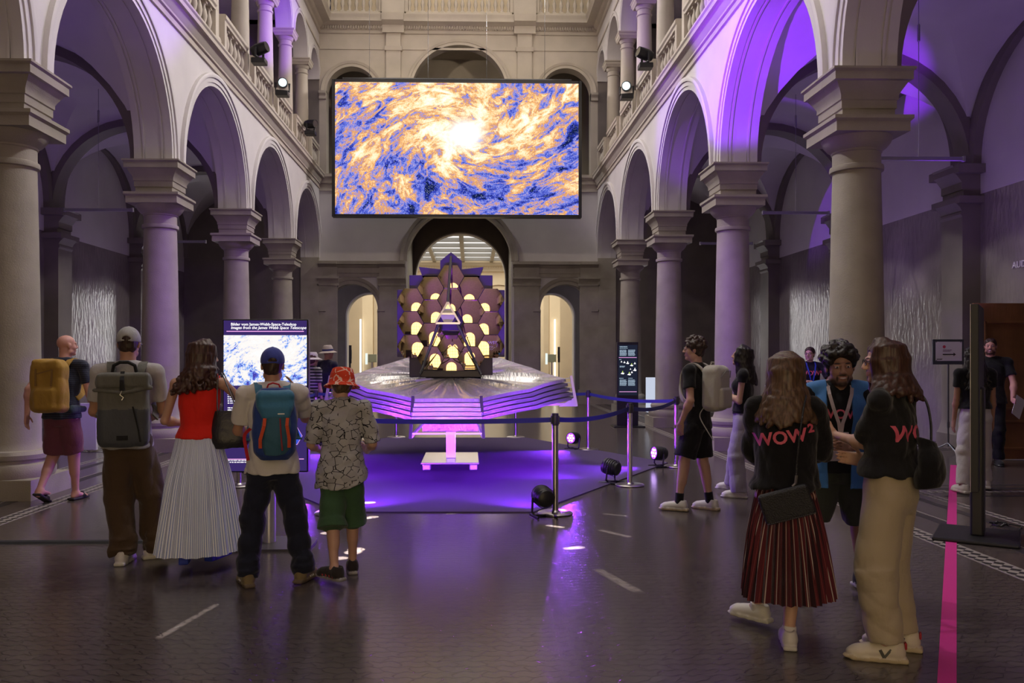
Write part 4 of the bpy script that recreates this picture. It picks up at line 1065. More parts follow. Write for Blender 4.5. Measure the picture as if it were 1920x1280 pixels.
for px0, px1, lab in ((690, 706, 'small grey-green cabinet in the lit left passage of the back wall'), (1028, 1043, 'small grey-green cabinet in the lit right passage of the back wall')):
    a, b = W(px0, 664, 39.6), W(px1, 679, 39.6); t = thing('lobby_cabinet', ((a.x+b.x)/2, 39.6, 0), lab, 'cabinet')
    m = MB(); m.bbox((a.x, 39.6, b.z), (b.x, 39.85, a.z), .01); m.build('case', mat('cabinet_green', (.22, .23, .17), .5), t)
    m = MB(); m.box((a.x-.13, 39.62, b.z-.1), (a.x-.03, 39.7, a.z+.05)); m.build('light_panel', emission('cabinet_light', (.8, .9, .85), 1.1), t)
    m = MB(); m.box((a.x+.15, 39.7, 0), (a.x+.22, 39.78, b.z)); m.build('post', STEEL, t)
for px0, px1, y0, y1, lab in ((653, 659, 647, 681, 'black upright panel on the jamb of the left passage'), (1046, 1050, 650, 679, 'black upright panel on the jamb of the right passage')):
    a, b = W(px0, y0, 36.5), W(px1, y1, 36.5); t = thing('wall_screen', ((a.x+b.x)/2, 36.5, b.z), lab, 'panel')
    m = MB(); m.bbox((a.x, 36.5, b.z), (b.x, 36.56, a.z), .005); m.build('case', BLACK, t); m = MB(); m.bbox((a.x, 36.56, b.z+.2), (b.x, 36.62, a.z-.2), .005); m.box((a.x+.03, 36.5, 0), (b.x-.03, 36.55, b.z)); m.build('bracket', BLACK, t)
# ---------------------------------------------------------------- smooth surfaces for people and soft goods
class Field:
    "signed distance on a grid; shapes are blended in, the zero surface becomes one continuous mesh"
    def __init__(s, lo, hi, h):
        s.h = h; s.lo = np.array(lo, float); n = np.ceil((np.array(hi)-s.lo)/h).astype(int)+1
        s.ax = [(s.lo[i]+h*np.arange(n[i])).astype(np.float32) for i in range(3)]; s.n = n
        s.D = np.full(n, 9, np.float32); s.M = np.zeros(n, np.int8); s.paints = []
    def reg(s, lo, hi):
        sl = []
        for i in range(3):
            a = max(0, int((lo[i]-s.lo[i])/s.h)-1); b = min(s.n[i], int((hi[i]-s.lo[i])/s.h)+3)
            if b-a < 2: return None
            sl.append(slice(a, b))
        g = (s.ax[0][sl[0]][:, None, None], s.ax[1][sl[1]][None, :, None], s.ax[2][sl[2]][None, None, :])
        return tuple(sl), g
    def put(s, sl, d, k, m):
        D = s.D[sl]; M = s.M[sl]
        if m is not None: M[...] = np.where(d < D, m, M)
        if k > 0:
            t = np.clip(.5+.5*(D-d)/k, 0, 1); s.D[sl] = D*(1-t)+d*t-k*t*(1-t)
        else: s.D[sl] = np.minimum(D, d)
    def cone(s, a, b, ra, rb, k=.02, m=0, cap=False, flat=None):
        a = np.array(a, float); b = np.array(b, float); R_ = max(ra, rb)*(max(1, flat[1]) if flat else 1)+k+.02
        q = s.reg(np.minimum(a, b)-R_, np.maximum(a, b)+R_)
        if q is None: return
        sl, (X, Y, Z) = q; d = b-a; L = float(np.linalg.norm(d))+1e-9; u = d/L
        px, py, pz = X-a[0], Y-a[1], Z-a[2]; t = px*u[0]+py*u[1]+pz*u[2]
        tc = t if cap else np.clip(t, 0, L)
        qx, qy, qz = px-u[0]*tc, py-u[1]*tc, pz-u[2]*tc
        if flat:
            w = np.array(flat[0], float); w = w-u*w.dot(u); w /= np.linalg.norm(w)+1e-9
            e = (qx*w[0]+qy*w[1]+qz*w[2])*(1-1/flat[1]); qx, qy, qz = qx-w[0]*e, qy-w[1]*e, qz-w[2]*e
        r = ra+(rb-ra)*np.clip(t/L, 0, 1); dist = np.sqrt(qx*qx+qy*qy+qz*qz)-r
        if cap: dist = np.maximum(dist, np.maximum(-t, t-L))
        s.put(sl, dist.astype(np.float32), k, m)
    def chain(s, pts, rs, k=.015, m=0):
        for i in range(len(pts)-1): s.cone(pts[i], pts[i+1], rs[i], rs[i+1], k, m)
    def ell(s, c, r, k=.02, m=0, rot=None, sub=False):
        R_ = max(r)+k+.02; c = np.array(c, float); q = s.reg(c-R_, c+R_)
        if q is None: return
        sl, (X, Y, Z) = q; p = [X-c[0], Y-c[1], Z-c[2]]
        if rot is not None: p = [sum(float(rot[j][i])*p[j] for j in range(3)) for i in range(3)]
        k0 = np.sqrt(sum((p[i]/r[i])**2 for i in range(3))); k1 = np.sqrt(sum((p[i]/r[i]**2)**2 for i in range(3)))+1e-6
        d = (k0*(k0-1)/k1).astype(np.float32)
        if sub:
            D = s.D[sl]; t = np.clip(.5-.5*(D+d)/k, 0, 1); s.D[sl] = D*(1-t)+(-d)*t+k*t*(1-t)
        elif sub is None: s.M[sl] = np.where(d < 0, m, s.M[sl])
        else: s.put(sl, d, k, m)
    def paint(s, c, r, m, rot=None): s.paints.append((np.array(c, float), np.array(r, float), m, rot))
    def box(s, c, hf, rd, k=.01, m=0, rot=None):
        R_ = sum(hf)+rd+k+.02; c = np.array(c, float); q = s.reg(c-R_, c+R_)
        if q is None: return
        sl, (X, Y, Z) = q; p = [X-c[0], Y-c[1], Z-c[2]]
        if rot is not None: p = [sum(float(rot[j][i])*p[j] for j in range(3)) for i in range(3)]
        e = [np.abs(p[i])-max(hf[i]-rd, 1e-4) for i in range(3)]
        d = np.sqrt(sum(np.maximum(v, 0)**2 for v in e))+np.minimum(np.maximum(np.maximum(e[0], e[1]), e[2]), 0)-rd
        s.put(sl, d.astype(np.float32), k, m)
    def loft(s, lv, k=.02, m=0, power=2.0):
        "levels (z, cx, cy, rx, ry): stacked ellipses joined smoothly"
        lv = sorted(lv); zs = [l[0] for l in lv]; mx = max(max(l[3], l[4]) for l in lv)+k+.03
        cxs = [l[1] for l in lv]; cys = [l[2] for l in lv]
        q = s.reg((min(cxs)-mx, min(cys)-mx, zs[0]-k-.02), (max(cxs)+mx, max(cys)+mx, zs[-1]+k+.02))
        if q is None: return
        sl, (X, Y, Z) = q; z = Z.ravel()
        def it(j):
            v = np.array([l[j] for l in lv]); 
            o = np.interp(z, zs, v)
            zz_ = np.array(zs); 
            # gentle smoothing of the profile between levels
            dz = .5*min(.05, float(np.min(np.diff(zz_))))
            return ((o+np.interp(z+dz, zs, v)+np.interp(z-dz, zs, v))/3).astype(np.float32)[None, None, :]
        cx, cy, rx, ry = it(1), it(2), it(3), it(4)
        a = np.abs((X-cx)/rx); b = np.abs((Y-cy)/ry)
        f = (a**power+b**power)**(1/power) if power != 2 else np.sqrt(a*a+b*b)
        g = np.sqrt((a/rx)**2+(b/ry)**2)+1e-6
        d = (f-1)*np.maximum(f/g, np.minimum(rx, ry)*.5)
        d = np.maximum(d, np.maximum(zs[0]-Z, Z-zs[-1]))
        s.put(sl, d.astype(np.float32), k, m)
    def cut(s, p, n):
        n = np.array(n, float); n /= np.linalg.norm(n)
        d = (s.ax[0][:, None, None]-p[0])*n[0]+(s.ax[1][None, :, None]-p[1])*n[1]+(s.ax[2][None, None, :]-p[2])*n[2]
        s.D = np.maximum(s.D, d.astype(np.float32))
    def ripple(s, amp, freq, seed=0, zr=None, n=5, aniso=(1, 1, 1)):
        rg = np.random.RandomState(seed); X, Y, Z = s.ax[0][:, None, None], s.ax[1][None, :, None], s.ax[2][None, None, :]
        w = 0
        for i in range(n):
            d = rg.normal(size=3)*np.array(aniso); d *= freq*(.6+.8*rg.rand())/np.linalg.norm(d); e = rg.normal(size=3); e *= freq*.35/np.linalg.norm(e)
            w = w+(1.72-2.6*np.abs(np.sin(.5*(X*d[0]+Y*d[1]+Z*d[2])+rg.rand()*6.3+1.3*np.sin(X*e[0]+Y*e[1]+Z*e[2]+rg.rand()*6.3)))**.8)
        w = w*(amp/math.sqrt(n))
        if zr: w = w*np.interp(s.ax[2], zr[0], zr[1])[None, None, :]
        s.D = s.D+w.astype(np.float32)
    def mesh(s, name, mats, parent=None, smooth_it=2, link_it=True):
        D = s.D.copy()
        D[0], D[-1] = 1, 1; D[:, 0], D[:, -1] = 1, 1; D[:, :, 0], D[:, :, -1] = 1, 1
        ins = D < 0; n = D.shape
        cnt = np.zeros([q-1 for q in n], np.int8)
        offs = [(i, j, k) for i in (0, 1) for j in (0, 1) for k in (0, 1)]
        view = lambda A, o: A[o[0]:n[0]-1+o[0], o[1]:n[1]-1+o[1], o[2]:n[2]-1+o[2]]
        for o in offs: cnt += view(ins, o)
        act = (cnt > 0) & (cnt < 8); ijk = np.argwhere(act); N = len(ijk)
        if N == 0: raise ValueError('empty surface '+name)
        idm = np.full(act.shape, -1, np.int32); idm[act] = np.arange(N)
        cor = np.stack([D[ijk[:, 0]+o[0], ijk[:, 1]+o[1], ijk[:, 2]+o[2]] for o in offs], 1)
        cm = np.stack([s.M[ijk[:, 0]+o[0], ijk[:, 1]+o[1], ijk[:, 2]+o[2]] for o in offs], 1)
        P = np.zeros((N, 3)); C = np.zeros(N)
        for a in range(8):
            for b in range(a+1, 8):
                if sum(abs(offs[a][q]-offs[b][q]) for q in range(3)) != 1: continue
                da, db = cor[:, a], cor[:, b]; x = (da < 0) != (db < 0)
                t = np.where(x, da/np.where(x, da-db, 1), 0)
                pt = np.array(offs[a])[None]+(np.array(offs[b])-np.array(offs[a]))[None]*t[:, None]
                P += pt*x[:, None]; C += x
        V = (ijk+P/C[:, None])*s.h+s.lo
        vm = cm[np.arange(N), np.abs(cor).argmin(1)]
        F_ = []
        for ax in range(3):
            o1 = [0, 0, 0]; o1[ax] = 1
            A = ins[:n[0]-o1[0], :n[1]-o1[1], :n[2]-o1[2]]; B = ins[o1[0]:, o1[1]:, o1[2]:]
            e = np.argwhere(A != B); fl = A[e[:, 0], e[:, 1], e[:, 2]]
            b_, c_ = (ax+1) % 3, (ax+2) % 3; q = []
            for db, dc in ((0, 0), (-1, 0), (-1, -1), (0, -1)):
                ee = e.copy(); ee[:, b_] += db; ee[:, c_] += dc; q.append(idm[ee[:, 0], ee[:, 1], ee[:, 2]])
            q = np.stack(q, 1); q = np.where(fl[:, None], q, q[:, ::-1]); F_.append(q)
        F_ = np.concatenate(F_); 
        E = np.concatenate([F_[:, [0, 1]], F_[:, [1, 2]], F_[:, [2, 3]], F_[:, [3, 0]]])
        for _ in range(smooth_it):
            acc = np.zeros_like(V); c = np.bincount(E.ravel(), minlength=N)
            for d in range(3):
                acc[:, d] = np.bincount(E[:, 0], V[E[:, 1], d], N)+np.bincount(E[:, 1], V[E[:, 0], d], N)
            V = V*.45+.55*acc/c[:, None]
        me = bpy.data.meshes.new(name)
        me.vertices.add(N); me.vertices.foreach_set('co', V.astype(np.float32).ravel())
        me.loops.add(len(F_)*4); me.loops.foreach_set('vertex_index', F_[:, ::-1].astype(np.int32).ravel())
        me.polygons.add(len(F_)); me.polygons.foreach_set('loop_start', np.arange(len(F_), dtype=np.int32)*4)
        for m in (mats if isinstance(mats, (list, tuple)) else [mats]): me.materials.append(m)
        me.polygons.foreach_set('material_index', vm[F_[:, 0]].astype(np.int32))
        me.polygons.foreach_set('use_smooth', np.ones(len(F_), bool)); me.update(calc_edges=True); me.validate()
        return link(name, me, parent) if link_it else me

# ---------------------------------------------------------------- cloth, skin and hair materials
def cloth(name, base, rough=.85, stripes=None, bump=(260, .15)):
    "woven cloth; stripes=(axis or 'angle', period, share, colour)"
    m = mat(name, base, rough, bump=(16, .55, (1, 1, .6)), spec=.2, sheen=.15)
    if stripes and 'striped' not in m:
        m['striped'] = 1; nt = m.node_tree; b = nt.nodes['Principled BSDF']
        tc = nn(nt, 'ShaderNodeTexCoord'); s = nn(nt, 'ShaderNodeSeparateXYZ'); nt.links.new(tc.outputs['Object'], s.inputs[0])
        if stripes[0] == 'angle':
            v = math_node(nt, 'ARCTAN2', s.outputs[1], s.outputs[0])
        else: v = s.outputs['xyz'.index(stripes[0])]
        f = None
        for per, sh, colr, ph in stripes[1]:
            w = math_node(nt, 'FRACT', math_node(nt, 'ADD', math_node(nt, 'DIVIDE', v, per), ph)); g = math_node(nt, 'LESS_THAN', w, sh)
            mx = nn(nt, 'ShaderNodeMix', data_type='RGBA'); nt.links.new(g, mx.inputs[0])
            if f is None: mx.inputs[6].default_value = (*base, 1)
            else: nt.links.new(f, mx.inputs[6])
            mx.inputs[7].default_value = (*colr, 1); f = mx.outputs[2]
        nt.links.new(f, b.inputs['Base Color'])
    return m
def skin(name, c): return c
def skin_material():
    m = mat('skin', (.5, .3, .22), .5, bump=(180, .06), spec=.4); nt = m.node_tree
    a = nn(nt, 'ShaderNodeAttribute'); a.attribute_name = 'complexion'; nt.links.new(a.outputs['Color'], nt.nodes['Principled BSDF'].inputs['Base Color'])
    return m
SKIN = skin_material()
def hairmat(name, c, lite=1.6):
    if name in MATS: return MATS[name]
    m = mat(name, c, .45, spec=.4); nt = m.node_tree; b = nt.nodes['Principled BSDF']
    tc = nn(nt, 'ShaderNodeTexCoord'); mp = nn(nt, 'ShaderNodeMapping'); mp.inputs['Scale'].default_value = (90, 90, 5); nt.links.new(tc.outputs['Object'], mp.inputs[0])
    n = nn(nt, 'ShaderNodeTexNoise'); n.inputs['Scale'].default_value = 1; n.inputs['Detail'].default_value = 4; nt.links.new(mp.outputs[0], n.inputs['Vector'])
    cr = nn(nt, 'ShaderNodeValToRGB'); cr.color_ramp.elements[0].position = .32; cr.color_ramp.elements[1].position = .7
    cr.color_ramp.elements[0].color = (*[q*.55 for q in c], 1); cr.color_ramp.elements[1].color = (*[min(1, q*lite) for q in c], 1)
    nt.links.new(n.outputs[0], cr.inputs[0]); nt.links.new(cr.outputs[0], b.inputs['Base Color'])
    bp = nn(nt, 'ShaderNodeBump'); bp.inputs['Strength'].default_value = .7; bp.inputs['Distance'].default_value = .004; nt.links.new(n.outputs[0], bp.inputs['Height']); nt.links.new(bp.outputs[0], b.inputs['Normal'])
    return m
LIP = (.36, .11, .10); EYEW = (.62, .58, .56); IRIS = (.03, .018, .012)
STUB = skin('beard_shadow', (.075, .042, .03)); SK_A = skin('skin_fair', (.52, .31, .23)); SK_B = skin('skin_tan', (.40, .215, .14)); SK_C = skin('skin_olive', (.36, .205, .14)); SK_P = skin('skin_pink', (.56, .29, .24))
HB = hairmat('hair_dark_brown', (.035, .018, .012)); HL = hairmat('hair_brown', (.085, .048, .026)); HK = hairmat('hair_black', (.012, .009, .008)); HM = hairmat('hair_chestnut', (.05, .022, .014))

# ---------------------------------------------------------------- a person
V3 = lambda *a: np.array(a, float)
def ik(a, c, l1, l2, pole):
    d = c-a; L = min(np.linalg.norm(d), (l1+l2)*.999); u = d/np.linalg.norm(d); c = a+u*L
    x = (l1*l1-l2*l2+L*L)/(2*L); h = math.sqrt(max(l1*l1-x*x, 0)); p = np.array(pole, float); p = p-u*p.dot(u); p /= np.linalg.norm(p)+1e-9
    return a+u*x+p*h, c
class Person:
    def __init__(s, loc, rz, H, label, group=None, sex='m', build=1.0, feet=None, hands=None, lean=(0, 0), head=(0, 0, 0), skinm=SK_A, hairm=HB, h=.007, bald=False, beard=None, barefoot=False, twist=0, hip=(0, 0), eyes=True, curl=.5, smile=False, fine=False, hscale=1.0):
        s.fine = fine; s.H = H; s.h = h; s.sex = sex; s.b = build; f = H/1.78; s.f = f; s.skinm = skinm; s.hairm = hairm
        s.feet = feet or ((-.10, 0, 8), (.10, 0, -8))
        s.pel = V3(hip[0], hip[1], .515*H); s.lean = V3(lean[0], lean[1], 0)
        s.chest = V3(hip[0], hip[1], .74*H)+s.lean*.8; s.neck = V3(hip[0], hip[1], .845*H)+s.lean
        tw = R(twist); sw = (.112 if sex == 'm' else .100)*H*(build**.5); s.sh = {}
        for k, e in (('L', -1), ('R', 1)): s.sh[k] = V3(s.neck[0]+e*sw*math.cos(tw), s.neck[1]+e*sw*math.sin(tw)-.01, .815*H)
        s.hipj = {'L': s.pel+V3(-.052*H, 0, 0), 'R': s.pel+V3(.052*H, 0, 0)}
        s.ank = {}; s.kn = {}; s.toe = {}; s.pit = {}
        for k, ft in zip('LR', s.feet):
            x, y, a = ft[:3]; lift = ft[3] if len(ft) > 3 else 0; s.pit[k] = ft[4] if len(ft) > 4 else 0
            s.toe[k] = R(a); s.ank[k] = V3(x, y, .048*H+lift)
            fd = V3(-math.sin(R(a)), math.cos(R(a)), 0)+V3(0, .6, 0)
            s.kn[k], s.ank[k] = ik(s.hipj[k], s.ank[k], .239*H, .233*H, fd)
        s.el = {}; s.wr = {}; s.hd = {}
        hands = hands or {}
        for k, e in (('L', -1), ('R', 1)):
            tgt, pole, hdir = hands.get(k, (None, None, None))
            if tgt is None: tgt = s.sh[k]+V3(e*.035*f, .06*f, -.325*H); pole = (e*.2, -1, 0)
            else: tgt = np.array(tgt, float)
            s.el[k], s.wr[k] = ik(s.sh[k], tgt, .178*H, .148*H, pole)
            u = s.wr[k]-s.el[k]; u /= np.linalg.norm(u); s.hd[k] = (np.array(hdir, float)/np.linalg.norm(hdir)) if hdir is not None else u
        yw, pt, rl = [R(v) for v in head]
        s.Rh = (Matrix.Rotation(yw, 3, 'Z') @ Matrix.Rotation(pt, 3, 'X') @ Matrix.Rotation(rl, 3, 'Y'))
        s.RhN = np.array(s.Rh); s.hc = s.neck+s.lean*.12+s.RhN @ V3(0, .012*f, 0)+V3(0, .0, .09*H)
        s.hs = hscale*(H/1.78)**.45        # heads vary less than heights
        s.hc[2] = H-.113*s.hs
        s.hc[:2] += (s.RhN @ V3(0, .015, .05))[:2]-0
        s.loc = Vector(loc); s.rz = rz
        s.make_body(bald, beard, barefoot, eyes, curl, smile)
        s.o.location = s.loc; s.o.rotation_euler = (0, 0, rz); s.o['label'] = label; s.o['category'] = 'person'
        if group: s.o['group'] = group
        s.Mw = Matrix.Translation(s.loc) @ Matrix.Rotation(rz, 4, 'Z')
    def hp(s, x, y, z): return s.hc+s.RhN @ (V3(x, y, z)*s.hs)
    def bounds(s, pad=.16):
        P = np.array([*s.sh.values(), *s.el.values(), *s.wr.values(), *s.kn.values(), *s.ank.values(), s.hc, s.pel]); return P.min(0)-pad, P.max(0)+pad
    def make_body(s, bald, beard, barefoot, eyes, curl, smile):
        f, H, b = s.f, s.H, s.b; lo, hi = s.bounds(.2); lo[2] = -.01; hi[2] = H+.03
        F_ = Field(lo, hi, s.h); nb = V3(0, -.01, 0)
        c, p = s.chest, s.pel
        F_.loft([(.47*H, p[0], p[1], .085*f*b, .075*f*b), (.53*H, p[0], p[1], .145*f*b, .10*f*b), (.62*H, (p[0]+c[0])/2, (p[1]+c[1])/2, .12*f*b, .085*f*b), (.72*H, c[0], c[1], .14*f*b, .095*f*b), (.79*H, s.neck[0], s.neck[1], .14*f, .08*f), (.82*H, s.neck[0], s.neck[1], .10*f, .06*f), (.84*H, s.neck[0], s.neck[1], .06*f, .055*f)], .03)
        nr = (.056 if s.sex == 'm' else .046)*f
        base = s.neck+nb; top = s.hp(0, -.018, -.06)
        F_.cone(base+V3(0, 0, -.03), top, nr*1.08, nr, .03)
        for k in 'LR':
            F_.cone(s.neck+V3(0, -.01, -.016), s.sh[k]+V3(0, 0, -.004), .043*f, .041*f, .03)
            ar = (1.0 if s.sex == 'm' else .86)*b**.4
            F_.cone(s.sh[k], s.el[k], .046*f*ar, .037*f*ar, .02); F_.cone(s.el[k], s.wr[k], .040*f*ar, .026*f*ar, .015)
            u = s.wr[k]-s.el[k]; F_.ell(s.el[k]+u*.25, (.042*f*ar,)*3, .03)
            s.hand(F_, k, curl)
            lr = b**.5
            F_.cone(s.hipj[k]+V3(0, 0, -.02), s.kn[k], .088*f*lr, .056*f*lr, .03); F_.cone(s.kn[k], s.ank[k], .054*f*lr, .034*f, .02)
            d = s.ank[k]-s.kn[k]; bk = V3(math.sin(s.toe[k]), -math.cos(s.toe[k]), 0)
            F_.cone(s.kn[k]+d*.12+bk*.014, s.kn[k]+d*.48+bk*.012, .05*f*lr, .043*f*lr, .03)
            a = s.ank[k]; fw = -bk
            if barefoot:
                F_.cone(a+V3(0, 0, -.02), a-fw*.03+V3(0, 0, -.05), .036, .032, .02); F_.cone(a+V3(0, 0, -.03), a+fw*.15+V3(0, 0, -.062), .034, .022, .03, flat=(np.cross(fw, V3(0, 0, 1)), 1.5))
                sd = np.cross(fw, V3(0, 0, 1))
                for q in range(5): t = a+fw*(.145-.008*abs(q-1))+sd*(.034-.017*q)*(1 if k == 'R' else 1)+V3(0, 0, -.07); F_.cone(t, t+fw*.03, .0105, .009, .008)
            else: F_.cone(a, a+fw*.05+V3(0, 0, -.03), .034, .03, .02)
        # head
        h = s.hs; E = lambda c_, r, k=.02, m=0, sub=False: F_.ell(s.hp(*c_), tuple(q*h for q in r), k, m, s.RhN, sub)
        Cn = lambda a_, b_, ra, rb, k=.01, m=0: F_.cone(s.hp(*a_), s.hp(*b_), ra*h, rb*h, k, m)
        fem = s.sex != 'm'
        E((0, -.012, .030), (.074, .094, .082), .02); E((0, .022, -.040), (.058 if not fem else .054, .066, .074), .03); Cn((0, -.03, -.05), (0, .02, -.07), .045, .04, .03)
        E((0, .068, -.098), (.024, .022, .018), .022); 
        for e in (-1, 1):
            E((e*.038, .052, -.028), (.026, .026, .026), .025); E((e*.050, .015, -.075), (.018, .03, .02), .02)
            Cn((e*.014, .088, .024), (e*.046, .076, .024), .009, .007, .012)
            E((e*.031, .100, .004), (.017, .014, .011), .010, None, True)
            E((e*.076, -.006, -.008), (.010, .020, .032), .008); E((e*.074, .006, .0), (.008, .012, .014), .008)
        Cn((0, .086, .018), (0, .108, -.026), .0085, .013, .010); 
        for e in (-1, 1): E((e*.012, .100, -.031), (.010, .012, .009), .008)
        if eyes:
            for e in (-1, 1):
                E((e*.031, .0790, .004), (.0150, .0135, .0105), .002, 0); F_.paint(s.hp(e*.031, .092, .004), (.0125*h, .012*h, .0072*h), 3, s.RhN); F_.paint(s.hp(e*.031, .092, .004), (.0058*h, .010*h, .0064*h), 4, s.RhN)
                Cn((e*.017, .0905, .0130), (e*.045, .084, .0125), .0040, .0038, .004, 0)
                F_.paint(s.hp(e*.031, .092, .0255), (.019*h, .02*h, .0046*h), 2, s.RhN)
            if smile: E((0, .0865, -.0625), (.021, .0105, .0075), .003, 0)
            for e in (-1, 1): Cn((0, .0915, -.0555), (e*.023, .083, -.059), .0052, .0035, .006, 0)
            for e in (-1, 1): Cn((0, .0900, -.0680), (e*.02, .0825, -.0655), .0062, .004, .006, 0); F_.paint(s.hp(e*.010, .088, -.0565), (.014*h, .014*h, .0042*h), 1, s.RhN); F_.paint(s.hp(e*.009, .087, -.0675), (.013*h, .014*h, .0052*h), 1, s.RhN)
        if beard:
            # close beard: colour only, on jaw, chin and upper lip
            for e in (-1, 1):
                F_.paint(s.hp(e*.047, .03, -.098), (.024*h, .05*h, .034*h), 5, s.RhN); F_.paint(s.hp(e*.064, .0, -.055), (.014*h, .018*h, .042*h), 5, s.RhN)
            F_.paint(s.hp(0, .075, -.106), (.04*h, .05*h, .024*h), 5, s.RhN); F_.paint(s.hp(0, .095, -.0465), (.030*h, .03*h, .0065*h), 5, s.RhN)
            for e in (-1, 1): F_.paint(s.hp(e*.031, .085, -.070), (.007*h, .03*h, .02*h), 5, s.RhN)
            if eyes:
                F_.paint(s.hp(0, .093, -.0545), (.022*h, .012*h, .0035*h), 1, s.RhN); F_.paint(s.hp(0, .091, -.068), (.019*h, .012*h, .006*h), 1, s.RhN)
                if smile: F_.paint(s.hp(0, .0945, -.0615), (.018*h, .012*h, .0045*h), 3, s.RhN)
        s.o = F_.mesh('person', [SKIN], smooth_it=1); me = s.o.data
        if s.fine:                                  # finer mesh over the face, so that eyes and mouth keep their outline
            bm = bmesh.new(); bm.from_mesh(me); Rt = Matrix(s.RhN.tolist()).transposed(); hc = Vector(s.hc)
            inn = lambda v: (lambda q: q.y > .02 and abs(q.x) < .085 and -.14 < q.z < .06)(Rt @ (v.co-hc))
            bm.verts.ensure_lookup_table(); fl = [inn(v) for v in bm.verts]
            bmesh.ops.subdivide_edges(bm, edges=[e for e in bm.edges if fl[e.verts[0].index] and fl[e.verts[1].index]], cuts=1, smooth=.6, use_grid_fill=True)
            for f_ in bm.faces: f_.smooth = True
            bm.to_mesh(me); bm.free()
        n = len(me.vertices); co = np.zeros(n*3, np.float32); me.vertices.foreach_get('co', co); co = co.reshape(-1, 3)
        hcol = s.hairm.node_tree.nodes['Principled BSDF'].inputs['Base Color'].default_value[:3]
        pal = {1: tuple(.55*a+.45*b for a, b in zip(s.skinm, LIP)), 2: tuple(a*1.2+.008 for a in hcol) if not bald else s.skinm, 3: EYEW, 4: IRIS, 5: tuple(.15*a+.85*b for a, b in zip(s.skinm, hcol))}
        C = np.tile(np.array(s.skinm, np.float32), (n, 1))
        for c_, r_, m_, rot_ in F_.paints:
            q = co-c_
            if rot_ is not None: q = q @ np.array(rot_)
            k = np.sqrt(((q/r_)**2).sum(1)); sf = .35 if m_ in (2, 5, 1) else .15
            w = np.clip((1+sf-k)/(2*sf), 0, 1)[:, None]; C = C*(1-w)+np.array(pal[m_], np.float32)*w
        at = me.color_attributes.new('complexion', 'FLOAT_COLOR', 'POINT'); at.data.foreach_set('color', np.concatenate([C, np.ones((n, 1))], 1).astype(np.float32).ravel())
    def hand(s, F_, k, curl):
        f = s.f**.7; e = -1 if k == 'L' else 1; w = s.wr[k]; u = s.hd[k]
        # palm faces the body; the thumb side looks forward
        fwd = V3(0, 1, 0) if abs(u[1]) < .8 else V3(0, 0, 1); t = fwd-u*fwd.dot(u); t /= np.linalg.norm(t); n = np.cross(u, t)*(-e); n = n if n[0]*(-e) >= 0 or abs(u[1]) >= .8 else -n
        rot = np.stack([t, n, u], 1)
        F_.box(w+u*.048*f, (.038*f, .014*f, .046*f), .013*f, .015, 0, rot)
        for i, (o, L) in enumerate(((.029, .070), (.0095, .080), (-.0105, .074), (-.029, .058))):
            b0 = w+u*.088*f+t*o*f; q = u; p0 = b0
            for j, (sl, r0, r1) in enumerate(((.42, .0092, .0086), (.32, .0086, .0078), (.26, .0078, .0066))):
                a = curl*(.35+.5*j+.06*i); q2 = u*math.cos(a)+n*math.sin(a); p1 = p0+q2*L*sl*f; F_.cone(p0, p1, r0*f, r1*f, .004); p0 = p1
        b0 = w+u*.025*f+t*.032*f; p1 = b0+(u*.6+t*.75+n*.25)*.042*f; p2 = p1+(u*.9+t*.15+n*.4)*.036*f; F_.cone(b0, p1, .0125*f, .0105*f, .008); F_.cone(p1, p2, .0105*f, .0085*f, .004)
    # ---- clothes
    def top(s, name, m, hem=.50, sleeve=.55, ease=.022, neck=.0, rip=.004, tank=False, long=False, flare=0, hw=1.0, sw=.024, mats=None, cuff=None, untuck=0):
        f, H, b = s.f, s.H, s.b; lo, hi = s.bounds(.2); lo[2] = (hem-.06)*H; hi[2] = .90*H
        if long or sleeve > .9: lo[2] = min(lo[2], min(s.wr['L'][2], s.wr['R'][2])-.1)
        F_ = Field(lo, hi, s.h); c, p = s.chest, s.pel; z = ease
        lv = [(hem*H, p[0], p[1], (.163*f*b*hw+z+flare), .124*f*b*hw+z+flare*.8), (max(hem+.01, .50)*H, p[0], p[1], .162*f*b*hw+z+flare, .123*f*b*hw+z+flare*.8), (.57*H, p[0], p[1], .142*f*b*hw+z+flare*.6, .104*f*b*hw+z+flare*.5), (.63*H, (p[0]+c[0])/2, (p[1]+c[1])/2, .128*f*b+z+flare*.3, .092*f*b+z+flare*.2), (.72*H, c[0], c[1], .146*f*b+z, .10*f*b+z), (.785*H, s.neck[0], s.neck[1], .150*f*b**.6+z*.8, .086*f+z*.7), (.82*H, s.neck[0], s.neck[1], .115*f+z*.3, .062*f+z*.5), (.848*H, s.neck[0], s.neck[1]-.008, (.072 if s.sex == 'm' else .064)*f, .062*f)]
        lv = [l for l in lv if l[0] >= hem*H-1e-6]
        F_.loft(lv, .02)
        if s.sex != 'm':
            for e in (-1, 1): F_.ell(c+V3(e*.068*f, .072*f*b, .0), (.062*f, .058*f, .062*f), .05)
